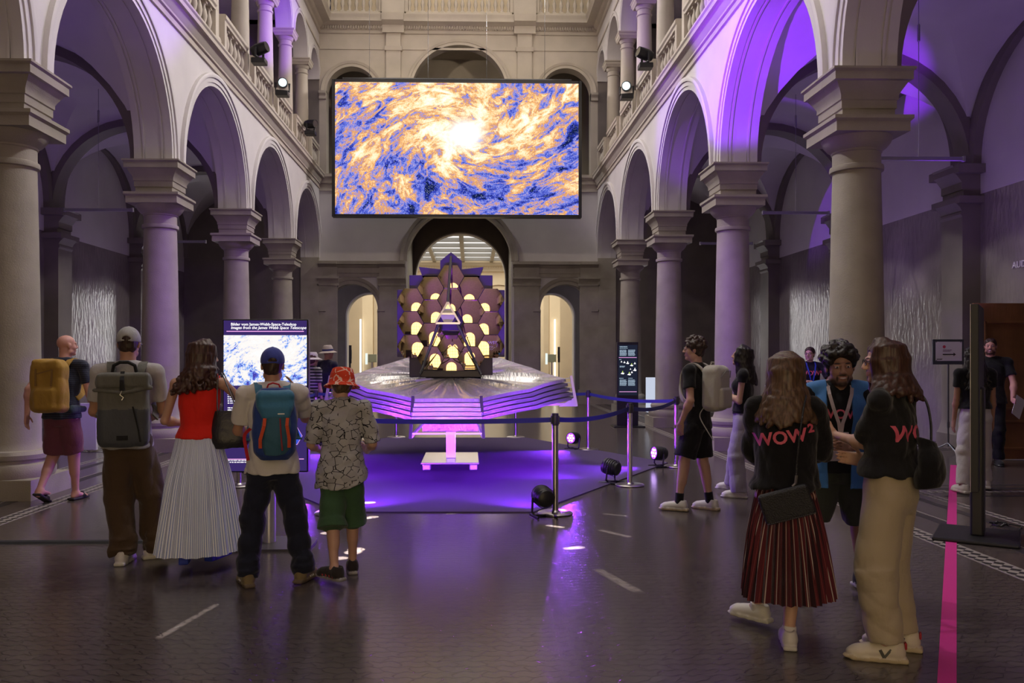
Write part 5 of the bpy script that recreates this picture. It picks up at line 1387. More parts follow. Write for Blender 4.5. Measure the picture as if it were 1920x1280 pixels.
        for k in 'LR':
            e = -1 if k == 'L' else 1
            if tank: F_.cone(s.neck+V3(0, -.012, -.005), s.neck*.36+s.sh[k]*.64+V3(0, 0, .012), .045*f+.004, .045*f, .02); continue
            F_.cone(s.neck+V3(0, -.012, -.008), s.sh[k]+V3(0, 0, .002), .050*f+.006, .046*f+.014, .035)
            if sleeve > 0:
                t = min(sleeve, 1); q = s.sh[k]+(s.el[k]-s.sh[k])*t; r0 = .046*f+.012; r1 = .038*f+sw*.8
                if sleeve <= 1: F_.cone(s.sh[k], q, r0, r1, .02, cap=True); F_.ell(s.sh[k], (r0,)*3, .03)
                else:
                    q2 = s.el[k]+(s.wr[k]-s.el[k])*(sleeve-1); F_.cone(s.sh[k], s.el[k], r0, r1, .02); F_.cone(s.el[k], q2, r1, .034*f+sw*.5, .02, cap=True); F_.ell(s.el[k], (r1,)*3, .02)
        if rip: F_.ripple(rip, 38, int(H*100), n=5, aniso=(1, 1, .7))
        # neckline
        nk = s.neck+V3(0, .03*f, .018+neck); F_.cut(nk+V3(0, 0, .012), (0, .28, 1))
        if cuff: F_.cut((0, 0, hem*H), (cuff[0], cuff[1], -1))
        return F_.mesh(name, mats or [m], s.o)
    def pants(s, name, m, waist=.60, leg=1.0, r=(.105, .082, .07), ease=.02, rip=.005, stack=.0, hb=1.0):
        f, H, b = s.f, s.H, s.b*hb; lo, hi = s.bounds(.2); lo[2] = 0.005; hi[2] = (waist+.03)*H
        F_ = Field(lo, hi, s.h); p = s.pel; z = ease; c = s.chest; t = (waist-.515)/(.74-.515)
        w = p*(1-t)+c*t
        F_.loft([(.455*H, p[0], p[1], .10*f*b+z, .088*f*b+z), (.50*H, p[0], p[1]-.006, .150*f*b+z, .112*f*b+z), (.545*H, p[0], p[1]-.004, .148*f*b+z, .108*f*b+z), (waist*H, w[0], w[1], .122*f*b+z*.9, .09*f*b+z*.9)], .03)
        for k in 'LR':
            hj, kn, an = s.hipj[k]*V3(1, 1, 1)+V3(-(s.hipj[k][0]-s.pel[0])*.22, -.004, -.01), s.kn[k], s.ank[k]
            if leg >= 1:
                e = an+(kn-an)/np.linalg.norm(kn-an)*(.015-(leg-1)); F_.cone(hj, kn, r[0]*f*b**.5, r[1]*f, .03); F_.cone(kn, e, r[1]*f, r[2]*f, .02, cap=True); F_.ell(kn, (r[1]*f,)*3, .02)
                if stack:
                    for j in range(4): q = e+(kn-e)*(.04+.085*j); F_.ell(q+V3(0, (-.012 if j % 2 else .012), 0), (r[2]*f+stack*(1-.18*j), r[2]*f+stack*(1-.2*j), .026), .018)
            elif leg > .5:
                e = kn+(an-kn)*(leg-.5)*2; F_.cone(hj, kn, r[0]*f, r[1]*f, .03); F_.cone(kn, e, r[1]*f, r[2]*f, .02, cap=True)
            else: e = hj+(kn-hj)*leg*2; F_.cone(hj, e, r[0]*f, r[1]*f, .025, cap=True)
        if rip: F_.ripple(rip, 30, int(H*77), n=5, aniso=(.8, .8, 1), zr=([0, .3*H, .5*H, .62*H], [1.5, 1.1, .9, .4]))
        return F_.mesh(name, [m], s.o)
    def skirt(s, name, m, waist, hem, rw, rh, pleats, amp, back=0, tilt=0, ov=1.0):
        H, p = s.H, s.pel; vs = []; fs = []; N = pleats*8; rows = 26
        for j in range(rows+1):
            t = j/rows; z = (waist+(hem-waist)*t)*H
            hipb = math.sin(min(1, t*2.2)*PI/2)
            rx = rw[0]+(rh[0]-rw[0])*(t*.6+.4*hipb*t**.35); ry = rw[1]+(rh[1]-rw[1])*(t*.6+.4*hipb*t**.35)
            for i in range(N):
                a = 2*PI*i/N; w = ((i % 8)/8); g = amp*(min(1, .25+t*1.1))*(2*abs(w-.5)-.5)+.012*t*math.sin(a*5+1)+.01*t*math.sin(a*3+t*2)
                vs.append((p[0]+(rx+g)*math.cos(a), p[1]+back*t+(ry+g)*math.sin(a), z+tilt*t*math.cos(a)+.004*t*math.sin(9*a)))
        for j in range(rows):
            for i in range(N): l = (i+1) % N; fs.append((j*N+i, j*N+l, (j+1)*N+l, (j+1)*N+i))
        n0 = len(vs)
        for i in range(N): x, y, z = vs[rows*N+i]; vs.append((p[0]+(x-p[0])*.96, p[1]+(y-p[1])*.96, z+.012))
        for i in range(N): l = (i+1) % N; fs.append((rows*N+i, rows*N+l, n0+l, n0+i))
        return link(name, to_mesh(name, vs, fs, [m], None, 40), s.o)
    def shoes(s, mats, kind='sneaker', scale=1.0, accents=None):
        out = []
        for k in 'LR':
            me = shoe_mesh(kind, mats); o = link('shoe', me, s.o); a = s.ank[k]; o.location = (a[0], a[1], a[2]-.048*s.H); sc_ = s.f**.8*scale; o.scale = (sc_*(1 if k == 'R' else -1), sc_, sc_)
            if kind != 'sandal':
                o.location = (a[0], a[1], max(0, a[2]-.048*s.H))
            o.rotation_euler = (R(s.pit[k]), 0, s.toe[k]); o.rotation_mode = 'XYZ'; out.append(o)
        return out
    # ---- hair and hats
    def hairfield(s, pad=.08, down=.16, h=None):
        lo = s.hc-V3(.13+pad, .15+pad, down); hi = s.hc+V3(.13+pad, .15+pad, .21); return Field(lo, hi, h or max(.005, s.h*.85))
    def hair_short(s, m, name='hair', thick=.014, seed=1, curls=0, neckline=-.075, front=(.062, .05), top_add=.0):
        F_ = s.hairfield(.02, .14); h = s.hs; E = lambda c_, r, k=.01, sub=False: F_.ell(s.hp(*c_), tuple(q*h for q in r), k, 0, s.RhN, sub)
        E((0, -.016, .034+top_add), (.074+thick, .095+thick, .082+thick)); E((0, -.045, -.03), (.064+thick*.6, .05+thick*.6, .055), .02)
        n = s.RhN @ V3(0, .80, -.60); F_.cut(s.hp(0, front[0], front[1]), n)
        n2 = s.RhN @ V3(0, .35, -1); F_.cut(s.hp(0, -.05, neckline), n2)
        if curls:
            rg = np.random.RandomState(seed)
            for i in range(curls):
                a = rg.uniform(0, 2*PI); z = rg.uniform(-.15, 1); r = math.sqrt(max(0, 1-z*z)); x, y, zz_ = r*math.cos(a), r*math.sin(a), z
                if y > .75 and z < .35: continue
                F_.ell(s.hp(x*(.074+thick), -.016+y*(.095+thick), .034+top_add+zz_*(.082+thick)), (rg.uniform(.013, .022)*h,)*3, .006)
        F_.ripple(.0035, 90, seed, n=5)
        o = F_.mesh(name, [m], s.o, smooth_it=1); return o
    def hair_long(s, m, end, spread=.11, n=46, seed=2, wave=0.0, back=.055, r=.017, part=True, side=1.0, name='hair', front=.58, flip=0, off=(0, 0)):
        "strands from the crown over the back and sides of the head down to height end"
        lo = s.hc-V3(.26, .28, s.hc[2]-end+.06); hi = s.hc+V3(.26, .26, .19); F_ = Field(lo, hi, max(.0055, s.h*.9)); h = s.hs; rg = np.random.RandomState(seed)
        F_.ell(s.hp(0, -.014, .034), (.080*h, .101*h, .088*h), .01, 0, s.RhN); F_.cut(s.hp(0, .066, .052), s.RhN @ V3(0, .80, -.60))
        F_.cut(s.hp(0, 0, -.06), s.RhN @ V3(0, .3, -1))
        for i in range(n):
            t = (i+.5)/n; a = PI*(-front+ (1+2*front)*t)-0*PI      # angle: 0 right side, pi left side, pi/2 the back
            a = -front*.5*PI+(PI+front*PI)*t; ca, sa = math.cos(a), math.sin(a)
            q = [s.hp(.03*ca, -.02*sa+.01, .118), s.hp(.080*ca, -.014-.095*sa*.9, .075), s.hp(.087*ca, -.014-.104*sa, .01), s.hp(.088*ca*side, -.016-.10*sa, -.07)]
            ze = end+rg.uniform(0, .05)+.03*abs(ca); zs_ = q[-1][2]; steps = 5; cur = q[-1]
            ax = s.RhN @ V3(ca, -sa, 0)
            for j in range(1, steps+1):
                u = j/steps; z = zs_+(ze-zs_)*u
                tx = s.hc[0]+off[0]*u+ax[0]*(.085+(spread-.085)*u); ty = s.hc[1]+off[1]*u-.02+ax[1]*(.098*(1-u)+.09*u)-back*u*max(0, sa)
                tx += wave*math.sin(u*9+i*1.7)*(.4+u); ty += wave*.6*math.cos(u*8+i*2.3)*(.4+u)
                q.append(V3(tx+flip*u*u*ca, ty, z))
            rr = [r*.8, r*1.05, r*1.1, r*1.1]+[r*(1.05-.08*j) for j in range(steps)]
            rr = [x*rg.uniform(.85, 1.12) for x in rr]; F_.chain(q, rr, .010)
        F_.ripple(.0028, 110, seed, n=4, aniso=(1, 1, .15))
        return F_.mesh(name, [m], s.o, smooth_it=1)
    def cap(s, m, m2, name='baseball_cap', gap=True):
        F_ = s.hairfield(.09, .10, .005); h = s.hs
        F_.ell(s.hp(0, -.012, .036), (.088*h, .113*h, .100*h), .01, 0, s.RhN); F_.cut(s.hp(0, .0, .012), s.RhN @ V3(0, .05, -1))
        if gap: F_.ell(s.hp(0, -.122, .020), (.036*h, .04*h, .028*h), .004, None, s.RhN, True); F_.cone(s.hp(-.035, -.110, .016), s.hp(.035, -.110, .016), .007*h, .007*h, .004, 0)
        F_.cone(s.hp(-.045, .09, .022), s.hp(-.03, .15, .012), .012, .006, .01, 0); F_.box(s.hp(0, .125, .018), (.068*h, .065*h, .006), .006, .02, 0, s.RhN); F_.ell(s.hp(0, -.012, .134), (.009, .009, .006), .004)
        o = F_.mesh(name, [m], s.o)
        return o
    def brim_hat(s, m, band, crown=.11, brim=.17, droop=.02, name='sun_hat', z0=.028, bw=.03, rx=.083, rc=.8):
        h = s.hs; mb = MB(); n = 40; prof = [(rx, -.004), (rx+.006, .0)]
        out = [(rx+.002, .004), (brim*.75, .002-droop*.5), (brim, -droop), (brim+.002, -droop+.004), (brim*.75, .010-droop*.5), (rx+.008, .010), (rx+.006, .03), (rx*.98, crown*.6), (rx*rc*.98, crown*.93), (rx*rc*.8, crown), (0.0, crown-.006)]
        def rev(pr):
            vs = []; fs = []
            for r_, z_ in pr:
                for i in range(n): a = 2*PI*i/n; vs.append(s.hp(r_*math.cos(a), -.012+r_*1.2*math.sin(a), z0+z_))
            for j in range(len(pr)-1):
                for i in range(n): k = (i+1) % n; fs.append((j*n+i, j*n+k, (j+1)*n+k, (j+1)*n+i))
            return vs, fs
        o = link(name, to_mesh(name, *rev(out), [m], None, 50), s.o)
        if band is not None: link('hat_band', to_mesh('hat_band', *rev([(rx+.0085, .011), (rx+.0105, .012), (rx+.0095, .012+bw), (rx+.003, .013+bw)]), [band], None, 50), o)
        return o
    def glasses(s, m):
        mb = MB()
        for e in (-1, 1):
            mb.tube([Vector(s.hp(e*.033+.021*math.cos(a*PI/8), .101, .004+.017*math.sin(a*PI/8))) for a in range(16)], .0022, 5, closed=True); mb.tube([Vector(s.hp(e*.054, .1, .01)), Vector(s.hp(e*.08, .01, .008))], .002, 5)
        mb.tube([Vector(s.hp(-.012, .103, .008)), Vector(s.hp(.012, .103, .008))], .002, 5)
        return mb.build('glasses', m, s.o, local=True)
    def project_text(s, target, body, size, center, mtl, side=-1, rot=0, bold=.0, off=.004, name='print', spacing=1.0, extra=None):
        "lettering laid on a garment; side -1 back, 1 front; centre (x, z) in the person's own frame"
        v, f = text_mesh(body, size, 0, 'CENTER', 0, bold, spacing)
        if extra:
            for bdy, sz, dx, dz in extra:
                v2, f2 = text_mesh(bdy, sz, 0, 'CENTER', 0, bold); o = len(v); v += [q+Vector((dx, dz, 0)) for q in v2]; f += [[i+o for i in g] for g in f2]
        bm = bmesh.new(); vv = [bm.verts.new(q) for q in v]
        for g in f:
            try: bm.faces.new([vv[i] for i in g])
            except ValueError: pass
        xs = [q.x for q in v]; ys = [q.y for q in v]
        for ax, lo, hi in ((0, min(xs), max(xs)), (1, min(ys), max(ys))):
            q = lo+.012
            while q < hi:
                nrm = (1, 0, 0) if ax == 0 else (0, 1, 0); bmesh.ops.bisect_plane(bm, geom=list(bm.verts)+list(bm.edges)+list(bm.faces), plane_co=(q, q, 0), plane_no=nrm); q += .012
        bmesh.ops.triangulate(bm, faces=bm.faces)
        me0 = target.data; tree = BVHTree.FromPolygons([p.co for p in me0.vertices], [list(p.vertices) for p in me0.polygons])
        cr, sr = math.cos(R(rot)), math.sin(R(rot)); bm.verts.index_update(); P = []
        for q in bm.verts:
            x, z = q.co.x*cr-q.co.y*sr, q.co.x*sr+q.co.y*cr
            x = center[0]+(x if side < 0 else -x); z += center[1]
            hit = tree.ray_cast(Vector((x, side*1.0, z)), Vector((0, -side, 0)))
            P.append(hit[0]+Vector((0, side*off, 0)) if hit[0] is not None else Vector((x, side*.12, z)))
        fs = [[q.index for q in g.verts] for g in bm.faces]; bm.free()
        return link(name, to_mesh(name, P, fs, [mtl], None, 170), target)
    def world(s, p): return s.Mw @ Vector(p)
    def bag_root(s, name, p, label, cat, group=None):
        w = s.world(p); t = thing(name, w, label, cat, group, s.rz); t['_off'] = 0; del t['_off']
        return t
SHOES = {}
def shoe_mesh(kind, mats):
    key = (kind, tuple(m.name for m in mats))
    if key in SHOES: return SHOES[key]
    F_ = Field((-.07, -.12, -.005), (.07, .22, .14), .0045)
    if kind == 'sandal':
        F_.box((0, .05, .012), (.046, .135, .012), .011, 0, 0); F_.cone((-.045, .09, .03), (0, .10, .062), .012, .012, .02, 1, flat=((0, 1, 0), 2)); F_.cone((0, .10, .062), (.045, .09, .03), .012, .012, .02, 1, flat=((0, 1, 0), 2))
    elif kind == 'wedge':
        F_.box((0, -.05, .035), (.036, .045, .035), .008, 0, 0); F_.box((0, .07, .018), (.04, .11, .018), .008, .01, 0); F_.cone((0, -.04, .07), (0, .08, .035), .012, .012, .01, 0, flat=((1, 0, 0), 3)); F_.ell((0, -.01, .085), (.034, .065, .03), .02, 1); F_.ell((0, .1, .045), (.036, .06, .022), .02, 1); F_.cone((-.04, .07, .03), (0, .08, .066), .01, .01, .01, 0, flat=((0, 1, 0), 2.5)); F_.cone((.04, .07, .03), (0, .08, .066), .01, .01, .01, 0, flat=((0, 1, 0), 2.5))
    else:
        F_.cone((0, -.055, .05), (0, -.05, .085), .040, .038, .02, 0); F_.cone((0, -.03, .05), (0, .13, .038), .042, .040, .03, 0, flat=((1, 0, 0), 1.08)); F_.cone((0, -.02, .075), (0, .09, .052), .034, .026, .03, 0)
        F_.ell((0, .14, .035), (.044, .055, .03), .02, 0); F_.ell((0, -.045, .125), (.030, .042, .03), .006, None, None, True)
        F_.D[:, :, :int((.020+.005)/.0045)] = 9
        for y, w in ((-.06, .041), (.0, .043), (.07, .046), (.13, .046)): F_.box((0, y, .013), (w, .045, .014), .012, .015, 1)
        F_.ell((0, .15, .013), (.045, .06, .014), .01, 1)
        if kind == 'laced' or kind == 'sneaker':
            for j in range(5): F_.cone((-.022, .02+.02*j, .082-.0075*j), (.022, .02+.02*j, .082-.0075*j), .0042, .0042, .003, 2 if len(mats) > 2 else 0)
        if kind == 'runner':
            for j in range(4): F_.cone((.045, -.03+.04*j, .03), (.03, .0+.035*j, .075-.008*j), .005, .004, .004, 2); F_.cone((-.045, -.03+.04*j, .03), (-.03, .0+.035*j, .075-.008*j), .005, .004, .004, 2)
    me = F_.mesh('shoe', mats, None, 1, False); SHOES[key] = me
    return me
# ---------------------------------------------------------------- the visitors
def local(loc, rz, px, py, dy=0.0):
    "a pixel at the depth of a standing place (plus dy) in that person's own frame"
    w = W(px, py, loc[1]+dy); return np.array((Matrix.Translation(Vector(loc)) @ Matrix.Rotation(rz, 4, 'Z')).inverted() @ w)
def foot(loc, rz, px, py, toe, lift=0.0, pitch=0.0, back=.10):
    "foot whose heel stands at a floor pixel; toe is the world direction in degrees (0 away from the camera, + to the left)"
    g = G(px, py); q = (Matrix.Translation(Vector(loc)) @ Matrix.Rotation(rz, 4, 'Z')).inverted() @ g; a = R(toe)-rz
    return (q.x-math.sin(a)*back, q.y+math.cos(a)*back, math.degrees(a), lift, pitch)
WHITE_T = cloth('white_cotton', (.62, .60, .60)); BLK = cloth('black_cotton', (.011, .011, .013)); BLKK = cloth('black_knit', (.008, .008, .010), .95)
PINK = mat('pink_print', (.62, .10, .17), .6)

def floor_at(px, py): g = G(px, py); return Vector((g.x, g.y, 0))
# 1 --- walking man with the yellow backpack
lo = floor_at(116, 940); rz = R(-4)
p1 = Person(lo, rz, 1.86, 'bald man with yellow backpack and plum shorts walking at the far left', skinm=SK_P, h=.009, bald=True, barefoot=True, build=1.08,
            feet=((-.12, -.22, 4, .08, -26), (.08, .14, -8)), hands={'L': ((-.30, -.16, .98), (-.3, -1, 0), None), 'R': ((.30, .22, .98), (.3, -1, -.2), None)}, head=(-40, 2, 0), lean=(0, .05))
tp = p1.top('t_shirt', cloth('navy_striped', (.02, .022, .04), stripes=('z', [(.022, .3, (.05, .06, .10), 0)])), hem=.50, sleeve=.62, ease=.03)
p1.pants('shorts', cloth('plum_cotton', (.16, .05, .075)), leg=.48, r=(.110, .105, .112), ease=.02)
p1.shoes([mat('sandal_sole', (.02, .018, .018), .7), BLK], 'sandal')
# 2 --- man in the grey cap
lo = floor_at(240, 1050); rz = R(15)
p2 = Person(lo, rz, 1.835, 'man in grey cap and brown trousers with a dark grey roll-top backpack', skinm=SK_B, h=.0075, feet=(foot(lo, rz, 223, 1062, 4), foot(lo, rz, 268, 1048, -58)),
            hands={'L': ((-.13, .30, 1.12), (-.6, -.4, -1), (.4, 1, .2)), 'R': ((.13, .30, 1.10), (.6, -.4, -1), (-.4, 1, .2))}, head=(-4, -6, 0))
p2.top('t_shirt', cloth('light_grey_tee', (.40, .39, .40)), hem=.49, sleeve=.72, ease=.03, sw=.036)
p2.pants('trousers', cloth('brown_twill', (.072, .045, .026)), leg=1.035, r=(.112, .104, .092), ease=.018, rip=.007, stack=.008)
p2.hair_short(HB, thick=.006, neckline=-.07); p2.cap(cloth('grey_cap', (.34, .34, .34)), None)
p2.shoes([mat('white_leather', (.62, .6, .58), .5), mat('white_rubber', (.55, .54, .5), .6)], 'sneaker')
# 3 --- woman in the red top
lo = floor_at(372, 1062); rz = R(8)
p3 = Person(lo, rz, 1.735, 'woman in sleeveless red top and long striped skirt with a black shoulder bag', sex='f', skinm=SK_A, h=.0065, feet=((-.09, -.05, 4, .05), (.12, .02, -25, .05)),
            hands={'R': ((.46, .36, 1.14), (.6, -.3, -.9), (.3, 1, .3)), 'L': ((-.12, .26, 1.08), (-.8, -.6, -.8), (.5, 1, .2))}, head=(-58, -4, 0), lean=(.01, 0))
p3.top('red_top', cloth('red_knit', (.72, .022, .012), .8), hem=.572, sleeve=0, tank=True, ease=.010, rip=.003)
STR = cloth('striped_cotton', (.76, .81, .93), .8, stripes=('angle', [(2*PI/120, .33, (.20, .28, .60), 0)]))
p3.skirt('skirt', STR, .575, .075, (.165, .125), (.325, .29), 26, .02)
p3.hair_long(HM, 1.325, spread=.135, n=52, wave=.03, r=.016, seed=4, off=(-.05, -.01))
p3.shoes([mat('cobalt_suede', (.015, .04, .42), .6), mat('bare_foot', SK_A, .5)], 'wedge')
m = MB(); e_ = p3.hp(.078, .0, -.055); m.sphere(tuple(e_), .006, 8, 6); m.tube([Vector(e_), Vector(e_)+Vector((0, 0, -.03))], .002, 5); m.sphere((e_[0], e_[1], e_[2]-.035), .007, 8, 6); m.build('earring', mat('gold_earring', (.8, .7, .5), .2, 1), p3.o, local=True)
# 4 --- boy with the blue backpack
lo = floor_at(511, 1092); rz = R(14)
p4 = Person(lo, rz, 1.665, 'youth in blue cap, white tee and navy trousers wearing a small blue backpack', skinm=SK_B, h=.0065, feet=(foot(lo, rz, 470, 1103, 28), foot(lo, rz, 556, 1096, -18)), build=1.04,
            hands={'L': ((-.10, .30, 1.06), (-.75, -.5, -.8), (.5, 1, .3)), 'R': ((.17, .36, 1.34), (.35, -.1, -1), (-.3, .3, 1))}, head=(-2, -4, 0))
p4.top('t_shirt', WHITE_T, hem=.475, sleeve=.78, ease=.032, sw=.038, rip=.006)
p4.pants('trousers', cloth('navy_denim', (.014, .017, .035)), leg=1.03, r=(.108, .090, .080), ease=.016, rip=.006, stack=.006)
p4.hair_short(HB, thick=.005, neckline=-.078); p4.cap(cloth('blue_cap', (.045, .06, .30)), None)
for o in p4.shoes([cloth('olive_suede', (.20, .155, .085)), mat('gum_sole', (.12, .09, .06), .6)], 'sneaker'):
    for j in range(3): [(lambda m, e: (m.ribbon([(e*.046, .03+.022*j, .028), (e*.041, .012+.022*j, .055), (e*.030, .0+.022*j, .074)], .009, .004, (0, 1, .3)), m.build('stripe', WHITE, o, local=True)))(MB(), e) for e in (-1, 1)]
# 5 --- child in the bucket hat
lo = floor_at(641, 1078); rz = R(4)
p5 = Person(lo, rz, 1.515, 'child in red bucket hat, patterned grey tee and green shorts', skinm=SK_A, hairm=HL, h=.0065, build=.95, feet=(foot(lo, rz, 645, 1097, 50), foot(lo, rz, 662, 1078, 10)),
            hands={'L': ((-.17, .20, .90), (-.4, -.5, -1), (.4, 1, .2)), 'R': ((.18, .20, .90), (.4, -.5, -1), (-.4, 1, .2))}, head=(14, -8, 4))
def doodle_cloth():
    m = mat('patterned_tee', (.36, .36, .37), .85, bump=(260, .15), spec=.2); nt = m.node_tree; b = nt.nodes['Principled BSDF']; L = nt.links.new
    tc = nn(nt, 'ShaderNodeTexCoord'); mp = nn(nt, 'ShaderNodeMapping'); mp.inputs['Scale'].default_value = (17, 17, 22); mp.inputs['Rotation'].default_value = (0, R(25), 0); L(tc.outputs['Object'], mp.inputs[0])
    v = nn(nt, 'ShaderNodeTexVoronoi', feature='DISTANCE_TO_EDGE'); v.inputs['Scale'].default_value = 1; L(mp.outputs[0], v.inputs['Vector'])
    v2 = nn(nt, 'ShaderNodeTexNoise'); v2.inputs['Scale'].default_value = 1.1; L(mp.outputs[0], v2.inputs['Vector'])
    g = math_node(nt, 'MULTIPLY', math_node(nt, 'LESS_THAN', v.outputs['Distance'], .04), math_node(nt, 'GREATER_THAN', v2.outputs[0], .47))
    vc = nn(nt, 'ShaderNodeTexVoronoi'); vc.inputs['Scale'].default_value = 1; L(mp.outputs[0], vc.inputs['Vector'])
    sh = nn(nt, 'ShaderNodeMix', data_type='RGBA'); L(vc.outputs['Color'], sh.inputs[0]); sh.inputs[6].default_value = (.45, .45, .46, 1); sh.inputs[7].default_value = (.33, .33, .34, 1)
    mx = nn(nt, 'ShaderNodeMix', data_type='RGBA'); L(g, mx.inputs[0]); L(sh.outputs[2], mx.inputs[6]); mx.inputs[7].default_value = (.015, .015, .018, 1); L(mx.outputs[2], b.inputs['Base Color'])
    return m
p5.top('t_shirt', doodle_cloth(), hem=.43, sleeve=.95, ease=.03, sw=.034, flare=.03, rip=.006, cuff=(.35, .1))
p5.pants('shorts', cloth('green_cotton', (.045, .10, .05)), leg=.58, r=(.108, .114, .132), ease=.012, rip=.004)
p5.hair_short(HL, thick=.010, neckline=-.115)
def hat_print():
    m = mat('red_hat_cloth', (.62, .055, .02), .8, spec=.2); nt = m.node_tree; b = nt.nodes['Principled BSDF']; L = nt.links.new
    tc = nn(nt, 'ShaderNodeTexCoord'); mp = nn(nt, 'ShaderNodeMapping'); mp.inputs['Scale'].default_value = (17, 17, 21); L(tc.outputs['Object'], mp.inputs[0])
    v = nn(nt, 'ShaderNodeTexVoronoi', feature='DISTANCE_TO_EDGE'); v.inputs['Scale'].default_value = 1; L(mp.outputs[0], v.inputs['Vector'])
    n = nn(nt, 'ShaderNodeTexNoise'); n.inputs['Scale'].default_value = 1.3; n.inputs['Detail'].default_value = 1; L(mp.outputs[0], n.inputs['Vector'])
    g = math_node(nt, 'MULTIPLY', math_node(nt, 'LESS_THAN', v.outputs['Distance'], .075), math_node(nt, 'GREATER_THAN', n.outputs[0], .49))
    mx = nn(nt, 'ShaderNodeMix', data_type='RGBA'); L(g, mx.inputs[0]); mx.inputs[6].default_value = (.62, .055, .02, 1); mx.inputs[7].default_value = (.75, .5, .42, 1); L(mx.outputs[2], b.inputs['Base Color'])
    return m
p5.brim_hat(hat_print(), None, crown=.105, brim=.142, droop=.05, name='bucket_hat', z0=.028, rx=.094, rc=.86)
p5.shoes([cloth('dark_mesh', (.03, .025, .025)), mat('grey_sole', (.28, .27, .27), .6), mat('red_lace', (.35, .03, .04), .6)], 'runner', 1.05)
# 6 --- man in black with the white backpack
lo = floor_at(1306, 955); rz = R(50)
p6 = Person(lo, rz, 1.805, fine=True, label= 'man in black tee and shorts with a white backpack, looking left', skinm=SK_A, hairm=HB, h=.008, feet=(foot(lo, rz, 1290, 959, 62), foot(lo, rz, 1348, 957, 50)),
            hands={'L': ((-.25, .06, .93), (-.6, -1, 0), (.25, .2, -1)), 'R': ((.24, .1, .95), (.6, -1, 0), (-.3, .2, -1))}, head=(24, 3, 0))
p6.top('t_shirt', BLK, hem=.475, sleeve=.60, ease=.028, sw=.032)
p6.pants('shorts', BLK, leg=.43, r=(.112, .108, .115), ease=.016, rip=.005)
p6.hair_short(HB, thick=.018, curls=110, seed=3, top_add=.006, front=(.075, .055)); p6.glasses(STEEL)
p6.shoes([mat('white_leather', (.62, .6, .58), .5), mat('cream_rubber', (.5, .42, .28), .6)], 'sneaker')
for k in 'LR':
    a = p6.ank[k]; d = p6.kn[k]-a; d /= np.linalg.norm(d); F_ = Field(a-V3(.08, .08, .06), a+V3(.08, .08, .16), .006); F_.cone(a-V3(0, 0, .03), a+d*.10, .044, .047, .01, cap=True); F_.mesh('sock', [BLK], p6.o)
# 7 --- young woman with long dark hair beyond him
lo = floor_at(1394, 932); rz = R(66)
p7 = Person(lo, rz, 1.735, 'young woman with long dark hair and pale jeans looking up to the left', sex='f', skinm=SK_A, hairm=HK, h=.009, feet=(foot(lo, rz, 1402, 934, 66), foot(lo, rz, 1388, 924, 60)),
            hands={'L': ((-.02, .20, 1.22), (-.8, -1, .3), (.6, .6, .4)), 'R': ((.05, .24, 1.12), (1, -.6, -.3), (-.6, .6, .3))}, head=(6, 10, 0))
p7.top('black_top', BLK, hem=.56, sleeve=.28, ease=.012)
p7.pants('jeans', cloth('pale_denim', (.36, .34, .40)), leg=1.03, r=(.108, .095, .095), ease=.014, rip=.003)
p7.hair_long(HK, 1.28, spread=.10, n=44, r=.017, seed=6); p7.shoes([mat('white_leather', (.62, .6, .58), .5), mat('white_rubber', (.55, .54, .5), .6)], 'sneaker')
# 8 --- woman in the black jumper and striped skirt
lo = floor_at(1472, 1200); rz = R(-19)
p8 = Person(lo, rz, 1.625, 'woman with straight brown hair, black jumper lettered in pink and dark striped skirt', sex='f', skinm=SK_A, hairm=HL, h=.006, build=1.05, feet=(foot(lo, rz, 1446, 1178, 40), foot(lo, rz, 1482, 1222, -16)), hip=(.0, .0),
            hands={'L': ((-.13, .32, .93), (-.45, -.5, -1), (.4, 1, .2)), 'R': ((.16, .36, 1.00), (.45, -.5, -1), (-.3, 1, .2))}, head=(-10, -5, 0), lean=(0, .0))
tp = p8.top('jumper', BLKK, hem=.535, sleeve=1.45, ease=.036, sw=.042, rip=.007, flare=.012, hw=.98)
p8.skirt('skirt', cloth('pleated_stripe', (.085, .012, .018), .8, stripes=('angle', [(2*PI/30, .40, (.022, .006, .010), 0), (2*PI/30, .07, (.42, .36, .33), .55), (2*PI/60, .05, (.25, .05, .05), .3)])), .55, .165, (.15, .115), (.245, .235), 34, .026, back=-.03)
p8.hair_long(HL, 1.215, spread=.165, n=60, r=.0175, seed=8, back=.085)
p8.project_text(tp, 'WOW', .098, (-.03, 1.163), PINK, -1, 9, .003, extra=[('2', .064, .170, .030)], name='lettering')
for k in 'LR':
    a = p8.ank[k]; d = p8.kn[k]-a; d /= np.linalg.norm(d); F_ = Field(a-V3(.08, .08, .06), a+V3(.08, .08, .16), .006); F_.cone(a-V3(0, 0, .03), a+d*.035, .041, .039, .01, cap=True); F_.mesh('sock', [WHITE_T], p8.o)
p8.shoes([mat('white_leather', (.62, .6, .58), .5), mat('white_rubber', (.55, .54, .5), .6)], 'sneaker')
